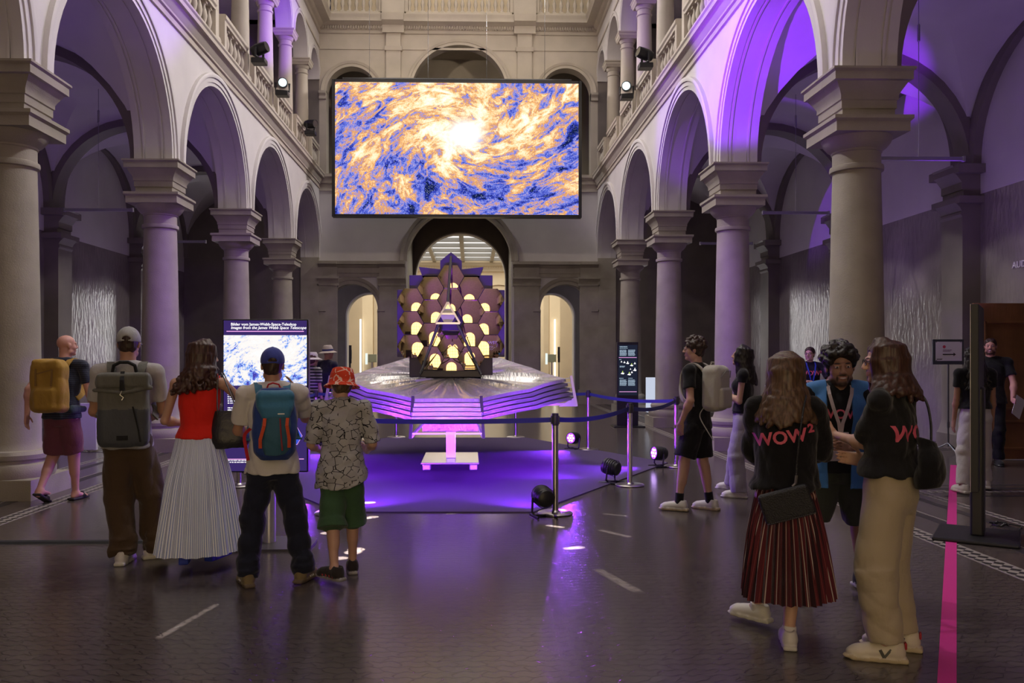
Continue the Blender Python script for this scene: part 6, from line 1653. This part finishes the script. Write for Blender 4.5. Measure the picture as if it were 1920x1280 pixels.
# 9 --- man in the blue vest
lo = floor_at(1572, 1112); rz = R(160)
p9 = Person(lo, rz, 1.68, 'bearded man with curly black hair in a blue vest, facing the two women', skinm=SK_C, hairm=HK, h=.0047, fine=True, beard=True, build=1.06, smile=True, feet=(foot(lo, rz, 1603, 1098, 190), foot(lo, rz, 1512, 1100, 150)),
            hands={'L': ((-.03, .33, 1.02), (-1, -.4, -.7), (.6, 1, .3)), 'R': ((.12, .33, 1.05), (1, -.4, -.7), (-.6, 1, .3))}, head=(6, -6, 3), hscale=1.13, lean=(0, .08))
tp = p9.top('t_shirt', BLK, hem=.50, sleeve=.70, ease=.022, sw=.034)
VEST = cloth('blue_vest_cloth', (.06, .20, .50), .7)
F_ = Field(V3(-.34, -.3, .40*1.665), V3(.34, .3, .88*1.665), .006); c, q, H_ = p9.chest, p9.pel, p9.H
F_.loft([(.44*H_, q[0], q[1], .205, .165), (.57*H_, q[0], q[1], .195, .152), (.63*H_, q[0], q[1], .182, .146), (.72*H_, c[0], c[1], .195, .148), (.785*H_, p9.neck[0], p9.neck[1], .185, .122), (.82*H_, p9.neck[0], p9.neck[1], .145, .090), (.852*H_, p9.neck[0], p9.neck[1]-.01, .085, .072)], .02, 0, 2.3)
for k in 'LR': F_.cone(p9.neck+V3(0, -.012, -.004), p9.neck*.12+p9.sh[k]*.88+V3(0, 0, .018), .062, .058, .03)
# open front: a wedge is left out, wide at the hem and running to the neck
for z0, z1, w0, w1 in ((.40, .62, .07, .075), (.62, .80, .075, .085), (.80, .9, .085, .075)):
    F_.D[:] = F_.D
X, Y, Z = F_.ax[0][:, None, None], F_.ax[1][None, :, None], F_.ax[2][None, None, :]
gap = np.abs(X-.005)-np.interp(F_.ax[2], [.4*1.665, .62*1.665, .84*1.665], [.065, .078, .078])[None, None, :].astype(np.float32); gap = np.maximum(gap, -(Y-.02))
F_.D = np.maximum(F_.D, -gap.astype(np.float32)); F_.ripple(.004, 26, 5); F_.mesh('vest', [VEST], p9.o)
p9.pants('shorts', cloth('dark_green_cotton', (.05, .06, .05)), leg=.46, r=(.114, .110, .115), ease=.016, rip=.005)
p9.hair_short(HK, thick=.026, curls=150, seed=9, top_add=.006, front=(.074, .056), neckline=-.06)
LAN = cloth('white_lanyard', (.52, .45, .46))
m = MB(); nk = p9.neck
for e in (-1, 1): m.ribbon([(e*.065, nk[1]+.0, nk[2]+.03), (e*.074, nk[1]+.06, nk[2]-.005), (e*.068, nk[1]+.105, nk[2]-.05), (e*.045, nk[1]+.13, nk[2]-.14), (e*.012, nk[1]+.125, nk[2]-.24), (e*.004, nk[1]+.12, nk[2]-.30)], .022, .003, lambda i: (1, .0, .3))
ly = m.build('lanyard', LAN, p9.o, local=True)
m = MB(); m.bbox((-.05, nk[1]+.105, nk[2]-.42), (.05, nk[1]+.112, nk[2]-.30), .003); m.build('badge', mat('badge_card', (.6, .58, .6), .4), ly, local=True)
p9.project_text(tp, 'WOW', .085, (.0, 1.235), PINK, 1, 0, .002, name='lettering')
for k in 'LR':
    a = p9.ank[k]; d = p9.kn[k]-a; d /= np.linalg.norm(d); F_ = Field(a-V3(.08, .08, .06), a+V3(.08, .08, .2), .006); F_.cone(a-V3(0, 0, .03), a+d*.085, .043, .045, .01, cap=True); F_.mesh('sock', [WHITE_T], p9.o)
p9.shoes([cloth('black_mesh', (.014, .013, .016)), mat('white_rubber', (.55, .54, .5), .6), mat('grey_flash', (.4, .4, .42), .5)], 'runner', 1.05)
# 10 --- woman in the black shirt and beige trousers
lo = floor_at(1684, 1228); rz = R(44)
p10 = Person(lo, rz, 1.70, fine=True, label= 'woman with brown hair, black shirt and beige trousers turned to the man in the vest', sex='f', skinm=SK_A, hairm=HM, h=.006, build=1.10, feet=(foot(lo, rz, 1700, 1242, 72), foot(lo, rz, 1728, 1222, 62)), hip=(.02, .05),
             hands={'L': (local(lo, rz, 1566, 815, .34), (-.1, -.4, -1), (-.1, 1, .2)), 'R': ((.15, .24, 1.02), (1, -.8, -.4), (-.6, 1, .2))}, head=(30, -3, 0))
tp = p10.top('shirt', BLK, hem=.575, sleeve=.88, ease=.032, sw=.040, rip=.006, hw=.96)
p10.pants('trousers', cloth('beige_cotton', (.40, .335, .235)), waist=.61, leg=.975, r=(.120, .114, .092), ease=.016, rip=.004, hb=1.0)
p10.hair_long(HM, 1.36, spread=.135, n=54, r=.017, seed=11, back=.075, wave=.006, flip=.03); p10.glasses(BLACK)
p10.project_text(tp, 'WOW', .118, (.02, 1.205), PINK, -1, 0, .003, extra=[('2', .08, .16, .04)], name='lettering')
for o in p10.shoes([mat('cream_leather', (.60, .54, .44), .5), mat('cream_rubber', (.5, .42, .28), .6)], 'laced', 1.06):
    m = MB()
    for e in (-1, 1):
        m.ribbon([(e*.047, .035, .068), (e*.048, .016, .030)], .016, .004, (0, 1, 0)); m.ribbon([(e*.048, .016, .030), (e*.044, -.018, .074)], .012, .004, (0, 1, 0))
    m.build('emblem', BLACK, o, local=True); m = MB(); m.bbox((-.02, -.098, .07), (.02, -.086, .105), .005); m.build('heel_tab', mat('red_tab', (.35, .02, .03), .6), o, local=True)
# 11 --- woman behind the counter
lo = W(1519, 660, 14.25); lo.z = 0; rz = R(168)
p11 = Person(lo, rz, 1.775, fine=True, label= 'staff woman with tied hair and blue lanyard standing behind the white counter', sex='f', skinm=SK_A, hairm=HB, h=.009, feet=None, hands={'L': ((-.12, .30, 1.20), (-1, -.4, -.5), None), 'R': ((.12, .30, 1.20), (1, -.4, -.5), None)}, head=(-28, 0, 0))
tp = p11.top('t_shirt', BLK, hem=.49, sleeve=.72, ease=.022, sw=.03); p11.pants('trousers', BLK, leg=1.0)
p11.hair_short(HB, thick=.01, neckline=-.05, front=(.066, .055)); p11.glasses(BLACK)
p11.shoes([BLK, BLACK], 'sneaker')
m = MB(); nk = p11.neck
for e in (-1, 1): m.ribbon([(e*.07, nk[1]+.02, nk[2]+.03), (e*.072, nk[1]+.10, nk[2]-.03), (e*.045, nk[1]+.165, nk[2]-.16), (e*.006, nk[1]+.17, nk[2]-.36)], .022, .003, lambda i: (1, 0, .3))
m.build('lanyard', cloth('blue_lanyard', (.03, .06, .42)), p11.o, local=True)
p11.project_text(tp, 'WOW\u00b2', .11, (.0, 1.33), PINK, 1, 0, .002, name='lettering')
# 12 --- woman in white trousers
lo = floor_at(1828, 922); rz = R(-8)
p12 = Person(lo, rz, 1.735, 'woman with long dark wavy hair in white trousers, behind the edge-on display', sex='f', skinm=SK_B, hairm=HK, h=.009, build=1.12, feet=(foot(lo, rz, 1815, 928, 2), foot(lo, rz, 1852, 920, -18)), head=(-12, -3, 0))
p12.top('black_tee', BLK, hem=.575, sleeve=.52, ease=.016); p12.pants('white_trousers', cloth('white_denim', (.55, .52, .54)), waist=.61, leg=1.01, r=(.105, .085, .075), ease=.014, rip=.004)
p12.hair_long(HK, 1.20, spread=.15, n=52, r=.017, wave=.022, seed=13, back=.07); p12.shoes([mat('white_leather', (.62, .6, .58), .5), mat('white_rubber', (.55, .54, .5), .6)], 'sneaker')
# 13 --- man at the door
lo = W(1857, 700, 12.25); lo.z = 0; rz = R(150)
p13 = Person(lo, rz, 1.885, 'bearded man in dark shirt holding papers in front of the wooden door', skinm=SK_P, hairm=HB, h=.0085, fine=True, beard=True, smile=True, build=1.1, hands={'L': ((-.27, .22, .98), (-1, -1, 0), (-.3, 1, -.1)), 'R': (None, None, None)}, head=(-3, 0, 0))
p13.top('shirt', BLK, hem=.49, sleeve=.62, ease=.028, sw=.034); p13.pants('trousers', BLK, leg=1.0); p13.hair_short(HB, thick=.008, neckline=-.05, front=(.070, .06)); p13.shoes([BLK, BLACK], 'sneaker')
# 14, 15 --- the couple in sun hats
lo = W(614, 660, 15.4); lo.z = 0
p14 = Person(lo, R(-42), 1.80, 'man in navy shirt and straw hat with blue band beyond the telescope', skinm=SK_P, h=.010, bald=True, head=(4, 4, 0), build=1.1)
p14.top('navy_shirt', cloth('navy_cotton', (.022, .02, .05)), hem=.49, sleeve=.6, ease=.03); p14.pants('trousers', cloth('stone_twill', (.2, .17, .14)), leg=1.02); p14.shoes([BLK, BLACK], 'sneaker')
p14.brim_hat(cloth('straw', (.50, .43, .38)), cloth('navy_band', (.05, .05, .18)), crown=.115, brim=.15, droop=.025, name='straw_hat')
lo = W(585, 660, 14.85); lo.z = 0
p15 = Person(lo, R(-35), 1.675, 'woman in white sun hat and striped top at the right edge of the kiosk', sex='f', skinm=SK_A, hairm=HL, h=.010, head=(-6, 0, 0))
p15.top('striped_top', cloth('black_white_stripe', (.42, .40, .42), stripes=('z', [(.055, .55, (.03, .03, .04), 0)])), hem=.48, sleeve=.7, ease=.025); p15.pants('trousers', cloth('grey_linen', (.2, .2, .22)), leg=.98); p15.hair_short(HL, thick=.018, neckline=-.11); p15.shoes([BLK, BLACK], 'sneaker')
p15.brim_hat(cloth('white_straw', (.62, .58, .58)), None, crown=.11, brim=.155, droop=.03, name='sun_hat')

# ---------------------------------------------------------------- bags and things held
def bag(p, name, at, label, cat, group=None):
    w = p.world(at); t = thing(name, w, label, cat, group, p.rz); return t, V3(*at)
def part(F_, name, mats, t, off, it=2):
    me = F_.mesh(name, mats, None, it, False)
    n = len(me.vertices); co = np.zeros(n*3, np.float32); me.vertices.foreach_get('co', co); co = co.reshape(-1, 3)-np.array(off, np.float32); me.vertices.foreach_set('co', co.ravel()); me.update()
    return link(name, me, t)
def flow(pts, k=6):
    "smooth run through the given points"
    q = [Vector(a) for a in pts]; out = []
    for i in range(len(q)-1):
        a, b, c, d = q[max(i-1, 0)], q[i], q[i+1], q[min(i+2, len(q)-1)]
        for j in range(k):
            u = j/k; out.append(.5*((2*b)+(c-a)*u+(2*a-5*b+4*c-d)*u*u+(3*b-a-3*c+d)*u**3))
    return out+[q[-1]]
def mbpart(m, name, mtl, t, off, smooth=None):
    m.v = [Vector(q)-Vector(off) for q in m.v]; return m.build(name, mtl, t, local=True, smooth=smooth)
def shoulder_straps(p, t, off, mtl, x=.085, w=.05, zt=0, bot=.62, yb=-.13):
    for e in (-1, 1):
        n = p.neck; f = p.f; m = MB()
        pts = [(e*x*f*.8, n[1]-.14*f, n[2]-.12), (e*x*f, n[1]-.10*f, n[2]-.03+zt), (e*x*f*1.1, n[1]-.02*f, n[2]+.022+zt), (e*x*f*1.2, n[1]+.055*f, n[2]-.005+zt), (e*x*f*1.3, n[1]+.108*f, n[2]-.10), (e*x*f*1.5, n[1]+.115*f, n[2]-.24), (e*x*f*1.85, n[1]+.06, n[2]-.36), (e*x*f*1.9, n[1]-.06*f, bot*p.H)]
        q = [Vector(a) for a in pts]; sm = []
        for i in range(len(q)-1):
            a, b, c, d = q[max(i-1, 0)], q[i], q[i+1], q[min(i+2, len(q)-1)]
            for j in range(5):
                u = j/5; sm.append(.5*((2*b)+(c-a)*u+(2*a-5*b+4*c-d)*u*u+(3*b-a-3*c+d)*u**3))
        sm.append(q[-1])
        m.ribbon(sm, w*f, .012, lambda i: Vector((1, 0, 0)).lerp(Vector((.25, 1, 0)), min(1, max(0, (i-18)/14)))); mbpart(m, 'shoulder_strap', mtl, t, off)
# grey roll-top pack
t, off = bag(p2, 'backpack', (0, -.24, .98), 'dark grey roll-top backpack on the man in the grey cap', 'backpack')
G1, G2, G3 = cloth('pack_grey', (.115, .115, .10), .7), cloth('pack_slate', (.06, .066, .078), .6), cloth('pack_black', (.010, .010, .011), .7)
F_ = Field((-.27, -.42, .88), (.27, -.08, 1.62), .0065)
F_.box((0, -.225, 1.21), (.182, .085, .25), .05, .03, 0); F_.box((0, -.225, 1.09), (.182, .088, .165), .05, .02, 1); F_.box((0, -.225, 1.44), (.19, .06, .05), .03, .05, 0); F_.ripple(.0035, 24, 3); part(F_, 'body', [G1, G2], t, off)
F_ = Field((-.27, -.42, 1.3), (.27, -.08, 1.62), .0065); F_.box((0, -.25, 1.435), (.187, .082, .060), .03, .02, 0); F_.cone((-.20, -.30, 1.365), (0, -.335, 1.345), .014, .016, .02, 0); F_.cone((.20, -.30, 1.38), (0, -.335, 1.345), .014, .016, .02, 0); F_.ripple(.003, 28, 4); part(F_, 'roll_top', [G1], t, off)
m = MB(); m.tube([(-.085, -.2, 1.50), (-.075, -.21, 1.55), (-.03, -.215, 1.575), (.03, -.215, 1.575), (.075, -.21, 1.55), (.085, -.2, 1.50)], .014, 8); mbpart(m, 'carry_handle', G3, t, off)
m = MB(); m.ribbon([(0, -.30, 1.505), (0, -.345, 1.44), (0, -.352, 1.36)], .03, .006, (1, 0, 0)); mbpart(m, 'closing_strap', G3, t, off)
m = MB(); m.ribbon([(.075, -.338, 1.24), (.115, -.336, 1.06), (.128, -.334, .97)], .012, .006, (1, 0, 0)); mbpart(m, 'zip', G3, t, off)
m = MB(); m.bbox((-.04, -.336, .985), (.04, -.328, 1.02), .003); mbpart(m, 'patch', G3, t, off)
m = MB(); m.tube([(0, -.352, 1.36), (-.012, -.355, 1.33), (.012, -.355, 1.31), (0, -.355, 1.29)], .004, 5); mbpart(m, 'clip', STEEL, t, off)
shoulder_straps(p2, t, off, G1, .105, .06)
# yellow pack
t, off = bag(p1, 'backpack', (0, -.24, 1.02), 'mustard yellow hiking backpack on the walking man', 'backpack')
YP = cloth('mustard_ripstop', (.36, .21, .035), .7); DG = cloth('dark_slate', (.03, .05, .065), .7)
F_ = Field((-.28, -.45, .92), (.28, -.05, 1.66), .008); F_.box((0, -.24, 1.28), (.185, .10, .27), .06, .03, 0); F_.box((0, -.25, 1.53), (.16, .10, .06), .045, .03, 0); F_.box((0, -.32, 1.16), (.12, .05, .12), .035, .03, 0); F_.ripple(.005, 22, 2); part(F_, 'body', [YP], t, off)
m = MB()
for e in (-1, 1): m.ribbon([(e*.09, -.33, 1.56), (e*.09, -.352, 1.45), (e*.085, -.36, 1.3)], .02, .006, (1, 0, 0))
m.ribbon([(-.13, -.34, 1.42), (.1, -.35, 1.48)], .012, .006, (0, 0, 1)); mbpart(m, 'compression_strap', mat('mustard_strap', (.22, .12, .03), .7), t, off)
for e in (-1, 1): F_ = Field((-.3, -.3, .9), (.3, .25, 1.15), .009); F_.cone((e*.19, -.12, 1.04), (e*.215, .08, 1.03), .05, .035, .02, 0, flat=((1, 0, 0), .5)); part(F_, 'hip_belt', [DG], t, off)
shoulder_straps(p1, t, off, YP, .09, .06)
# small blue pack
t, off = bag(p4, 'backpack', (0.01, -.22, .92), 'small blue and teal hiking backpack with orange straps on the youth', 'backpack')
B1, B2, OR = cloth('teal_nylon', (.045, .17, .30), .65), cloth('royal_nylon', (.022, .05, .22), .65), cloth('orange_webbing', (.55, .075, .025), .7)
F_ = Field((-.25, -.42, .84), (.27, -.06, 1.5), .006); F_.loft([(.905, .01, -.20, .09, .055), (.95, .01, -.21, .135, .085), (1.1, .01, -.21, .155, .092), (1.25, .01, -.20, .145, .085), (1.37, .01, -.19, .12, .065), (1.40, .01, -.18, .09, .05)], .02, 0, 2.6); F_.ripple(.003, 26, 6); part(F_, 'body', [B2], t, off)
F_ = Field((-.2, -.42, .86), (.22, -.1, 1.3), .006); F_.loft([(.945, .02, -.265, .075, .05), (1.0, .02, -.268, .095, .062), (1.15, .02, -.265, .10, .062), (1.235, .02, -.255, .09, .06)], .02, 0, 2.6); F_.ripple(.003, 30, 7); part(F_, 'front_pocket', [cloth('deep_teal', (.035, .11, .17), .65)], t, off)
F_ = Field((-.22, -.42, 1.1), (.24, -.06, 1.5), .006); F_.box((.015, -.225, 1.315), (.128, .085, .075), .05, .02, 0); F_.box((.02, -.285, 1.24), (.10, .035, .05), .03, .04, 0); F_.ripple(.003, 30, 8); part(F_, 'lid', [B1], t, off)
for x0, x1 in ((-.055, -.085), (.095, .105)):
    m = MB(); m.ribbon([(x0, -.32, 1.20), (x0-.005, -.345, 1.15), (x1, -.345, 1.06), (x1, -.335, 1.0)], .022, .006, (1, 0, 0)); mbpart(m, 'lid_strap', OR, t, off)
m = MB(); m.ribbon([(.045, -.338, 1.2), (.05, -.342, 1.1), (.06, -.338, .98)], .010, .005, (1, 0, 0)); mbpart(m, 'zip', cloth('maroon_zip', (.2, .03, .04)), t, off)
m = MB(); m.tube([(-.04, -.17, 1.40), (-.03, -.175, 1.425), (.0, -.178, 1.435), (.04, -.175, 1.425), (.05, -.17, 1.40)], .006, 6); mbpart(m, 'carry_handle', cloth('red_webbing', (.42, .02, .03)), t, off)
m = MB(); m.ribbon(flow([(-.15, -.16, 1.12), (-.19, -.14, 1.07), (-.18, -.16, .98), (-.165, -.16, .90)]), .022, .005, (1, 0, 0)); mbpart(m, 'side_strap', cloth('red_webbing', (.42, .02, .03)), t, off)
m = MB(); m.bbox((.03, -.325, 1.225), (.075, -.321, 1.233), .001); mbpart(m, 'label_mark', WHITE, t, off)
shoulder_straps(p4, t, off, B1, .10, .055)
# white pack
t, off = bag(p6, 'backpack', (.02, -.24, 1.06), 'off-white backpack on the man in the black tee', 'backpack')
WP = cloth('offwhite_canvas', (.44, .42, .37), .8)
F_ = Field((-.26, -.46, .95), (.28, -.05, 1.62), .007); F_.box((.0, -.215, 1.29), (.165, .105, .24), .075, .03, 0); F_.ripple(.003, 20, 3); part(F_, 'body', [WP], t, off)
F_ = Field((-.26, -.46, .95), (.28, -.15, 1.4), .007); F_.box((.0, -.31, 1.19), (.13, .04, .11), .035, .03, 0); part(F_, 'front_pocket', [WP], t, off)
m = MB(); m.tube([(-.12, -.32, 1.40), (-.06, -.35, 1.47), (.06, -.35, 1.47), (.12, -.32, 1.40)], .005, 5); mbpart(m, 'zip', cloth('grey_zip', (.2, .2, .19)), t, off)
m = MB(); m.tube([(-.04, -.17, 1.51), (-.03, -.18, 1.56), (.03, -.18, 1.56), (.04, -.17, 1.51)], .009, 6); mbpart(m, 'carry_handle', WP, t, off)
m = MB(); m.ribbon(flow([(-.14, -.15, 1.10), (-.18, -.12, 1.0), (-.17, -.2, .85), (-.16, -.26, .76)]), .018, .004, (1, 0, 0)); mbpart(m, 'loose_strap', WP, t, off)
shoulder_straps(p6, t, off, WP, .10, .05)
# black shoulder bag of the woman in red
s0 = p3.sh['R']; t, off = bag(p3, 'shoulder_bag', (s0[0]+.03, -.05, .95), 'black leather shoulder bag hanging from the woman in the red top', 'handbag')
BL = mat('black_leather', (.014, .014, .018), .42, bump=(60, .2)); bx = s0[0]+.045
F_ = Field((bx-.22, -.26, .85), (bx+.26, .2, 1.25), .006); F_.loft([(.92, bx, -.03, .12, .065), (.97, bx+.01, -.03, .148, .082), (1.05, bx+.005, -.03, .145, .078), (1.16, bx-.01, -.03, .105, .05), (1.20, bx-.02, -.03, .09, .035)], .02, 0, 2.6); F_.ripple(.006, 24, 4); part(F_, 'body', [BL], t, off)
for y in (-.075, .02):
    m = MB(); m.ribbon(flow([(bx-.07, y-.005, 1.17), (bx-.075, y-.02, 1.27), (s0[0]-.025, y-.01, s0[2]+.045), (s0[0]-.01, y+.0, s0[2]+.066), (s0[0]+.01, y-.01, s0[2]+.06), (bx+.05, y-.03, 1.27), (bx+.09, y-.01, 1.16)]), .024, .006, (0, 1, 0)); mbpart(m, 'strap', BL, t, off)
# black evening bag of the woman in the skirt
t, off = bag(p8, 'crossbody_bag', (.0, -.235, .85), 'small black quilted bag hanging at a slant over the striped skirt', 'handbag')
QB = mat('quilted_black', (.010, .010, .012), .55, bump=(120, .5)); rot = np.array(Matrix.Rotation(R(-16), 3, 'Y')); rot = np.array(Matrix.Rotation(R(-18), 3, 'Y'))
F_ = Field((-.25, -.34, .68), (.25, -.14, 1.0), .005); F_.box((0, -.235, .815), (.135, .026, .085), .02, .01, 0, rot); part(F_, 'body', [QB], t, off)
m = MB(); 
for q in range(26): u = -.125+.25*q/25; c_ = rot @ V3(u, -.03, -.075); m.sphere((c_[0], -.235+c_[1], .815+c_[2]), .0045, 8, 5)
mbpart(m, 'stud_trim', mat('gunmetal', (.25, .24, .22), .3, 1), t, off)
m = MB(); a = rot @ V3(.06, 0, .085); m.tube([(a[0], -.235, .815+a[2]), (.045, -.232, .93), (.05, -.228, .975)], .008, 6); mbpart(m, 'clasp', STEEL, t, off)
m = MB(); m.tube(flow([(.05, -.228, .975), (.055, -.215, 1.05), (.07, -.205, 1.2), (.09, -.165, 1.33), (.105, -.10, 1.388), (.11, -.02, 1.40), (.1, .06, 1.36), (.0, .19, 1.2)]), .005, 6); mbpart(m, 'chain_strap', QB, t, off)
# black bag at the hip of the woman in beige trousers
t, off = bag(p10, 'shoulder_bag', (-.03, -.16, 1.0), 'black padded bag at the right hip of the woman in beige trousers', 'handbag')
F_ = Field((-.25, -.40, .82), (.36, .06, 1.24), .0065); F_.loft([(.93, -.03, -.165, .07, .05), (.98, -.03, -.17, .105, .07), (1.10, -.02, -.17, .10, .065), (1.18, 0, -.155, .06, .045)], .02); F_.ripple(.012, 26, 9); part(F_, 'body', [BLKK], t, off)
m = MB(); m.ribbon(flow([(.0, -.165, 1.15), (.06, -.145, 1.27), (.125, -.10, 1.38), (.155, -.04, 1.425), (.155, .03, 1.40), (.16, .12, 1.3), (.205, .03, 1.1)]), .022, .006, (1, 0, 0)); mbpart(m, 'strap', BLKK, t, off)
# papers
w = p13.world(p13.wr['L']+p13.hd['L']*.1); t = thing('paper_sheets', w, 'white papers held by the bearded man at the door', 'papers', rz=R(25))
for j in range(2):
    m = MB(); m.bbox((-.02+.01*j, -.004*j-.002, -.19), (.19+.01*j, -.004*j, .10), .0008, Matrix.Rotation(R(24+5*j), 4, 'Y')); m.build('sheet', mat('paper_white', (.7, .68, .72), .7), t, local=True)
w = p9.world((.02, .40, .985)); t = thing('cream_folder', w, 'cream cardboard folder held by the man in the blue vest', 'folder', rz=R(4))
m = MB(); m.bbox((-.13, -.02, -.032), (.16, -.005, .032), .003, Matrix.Rotation(R(4), 4, 'Y')); m.build('cover', mat('cream_card', (.62, .55, .40), .7), t, local=True)
m = MB(); m.bbox((-.15, -.03, -.03), (-.02, -.021, .035), .002); m.build('name_card', mat('lilac_card', (.42, .36, .45), .6), t, local=True)
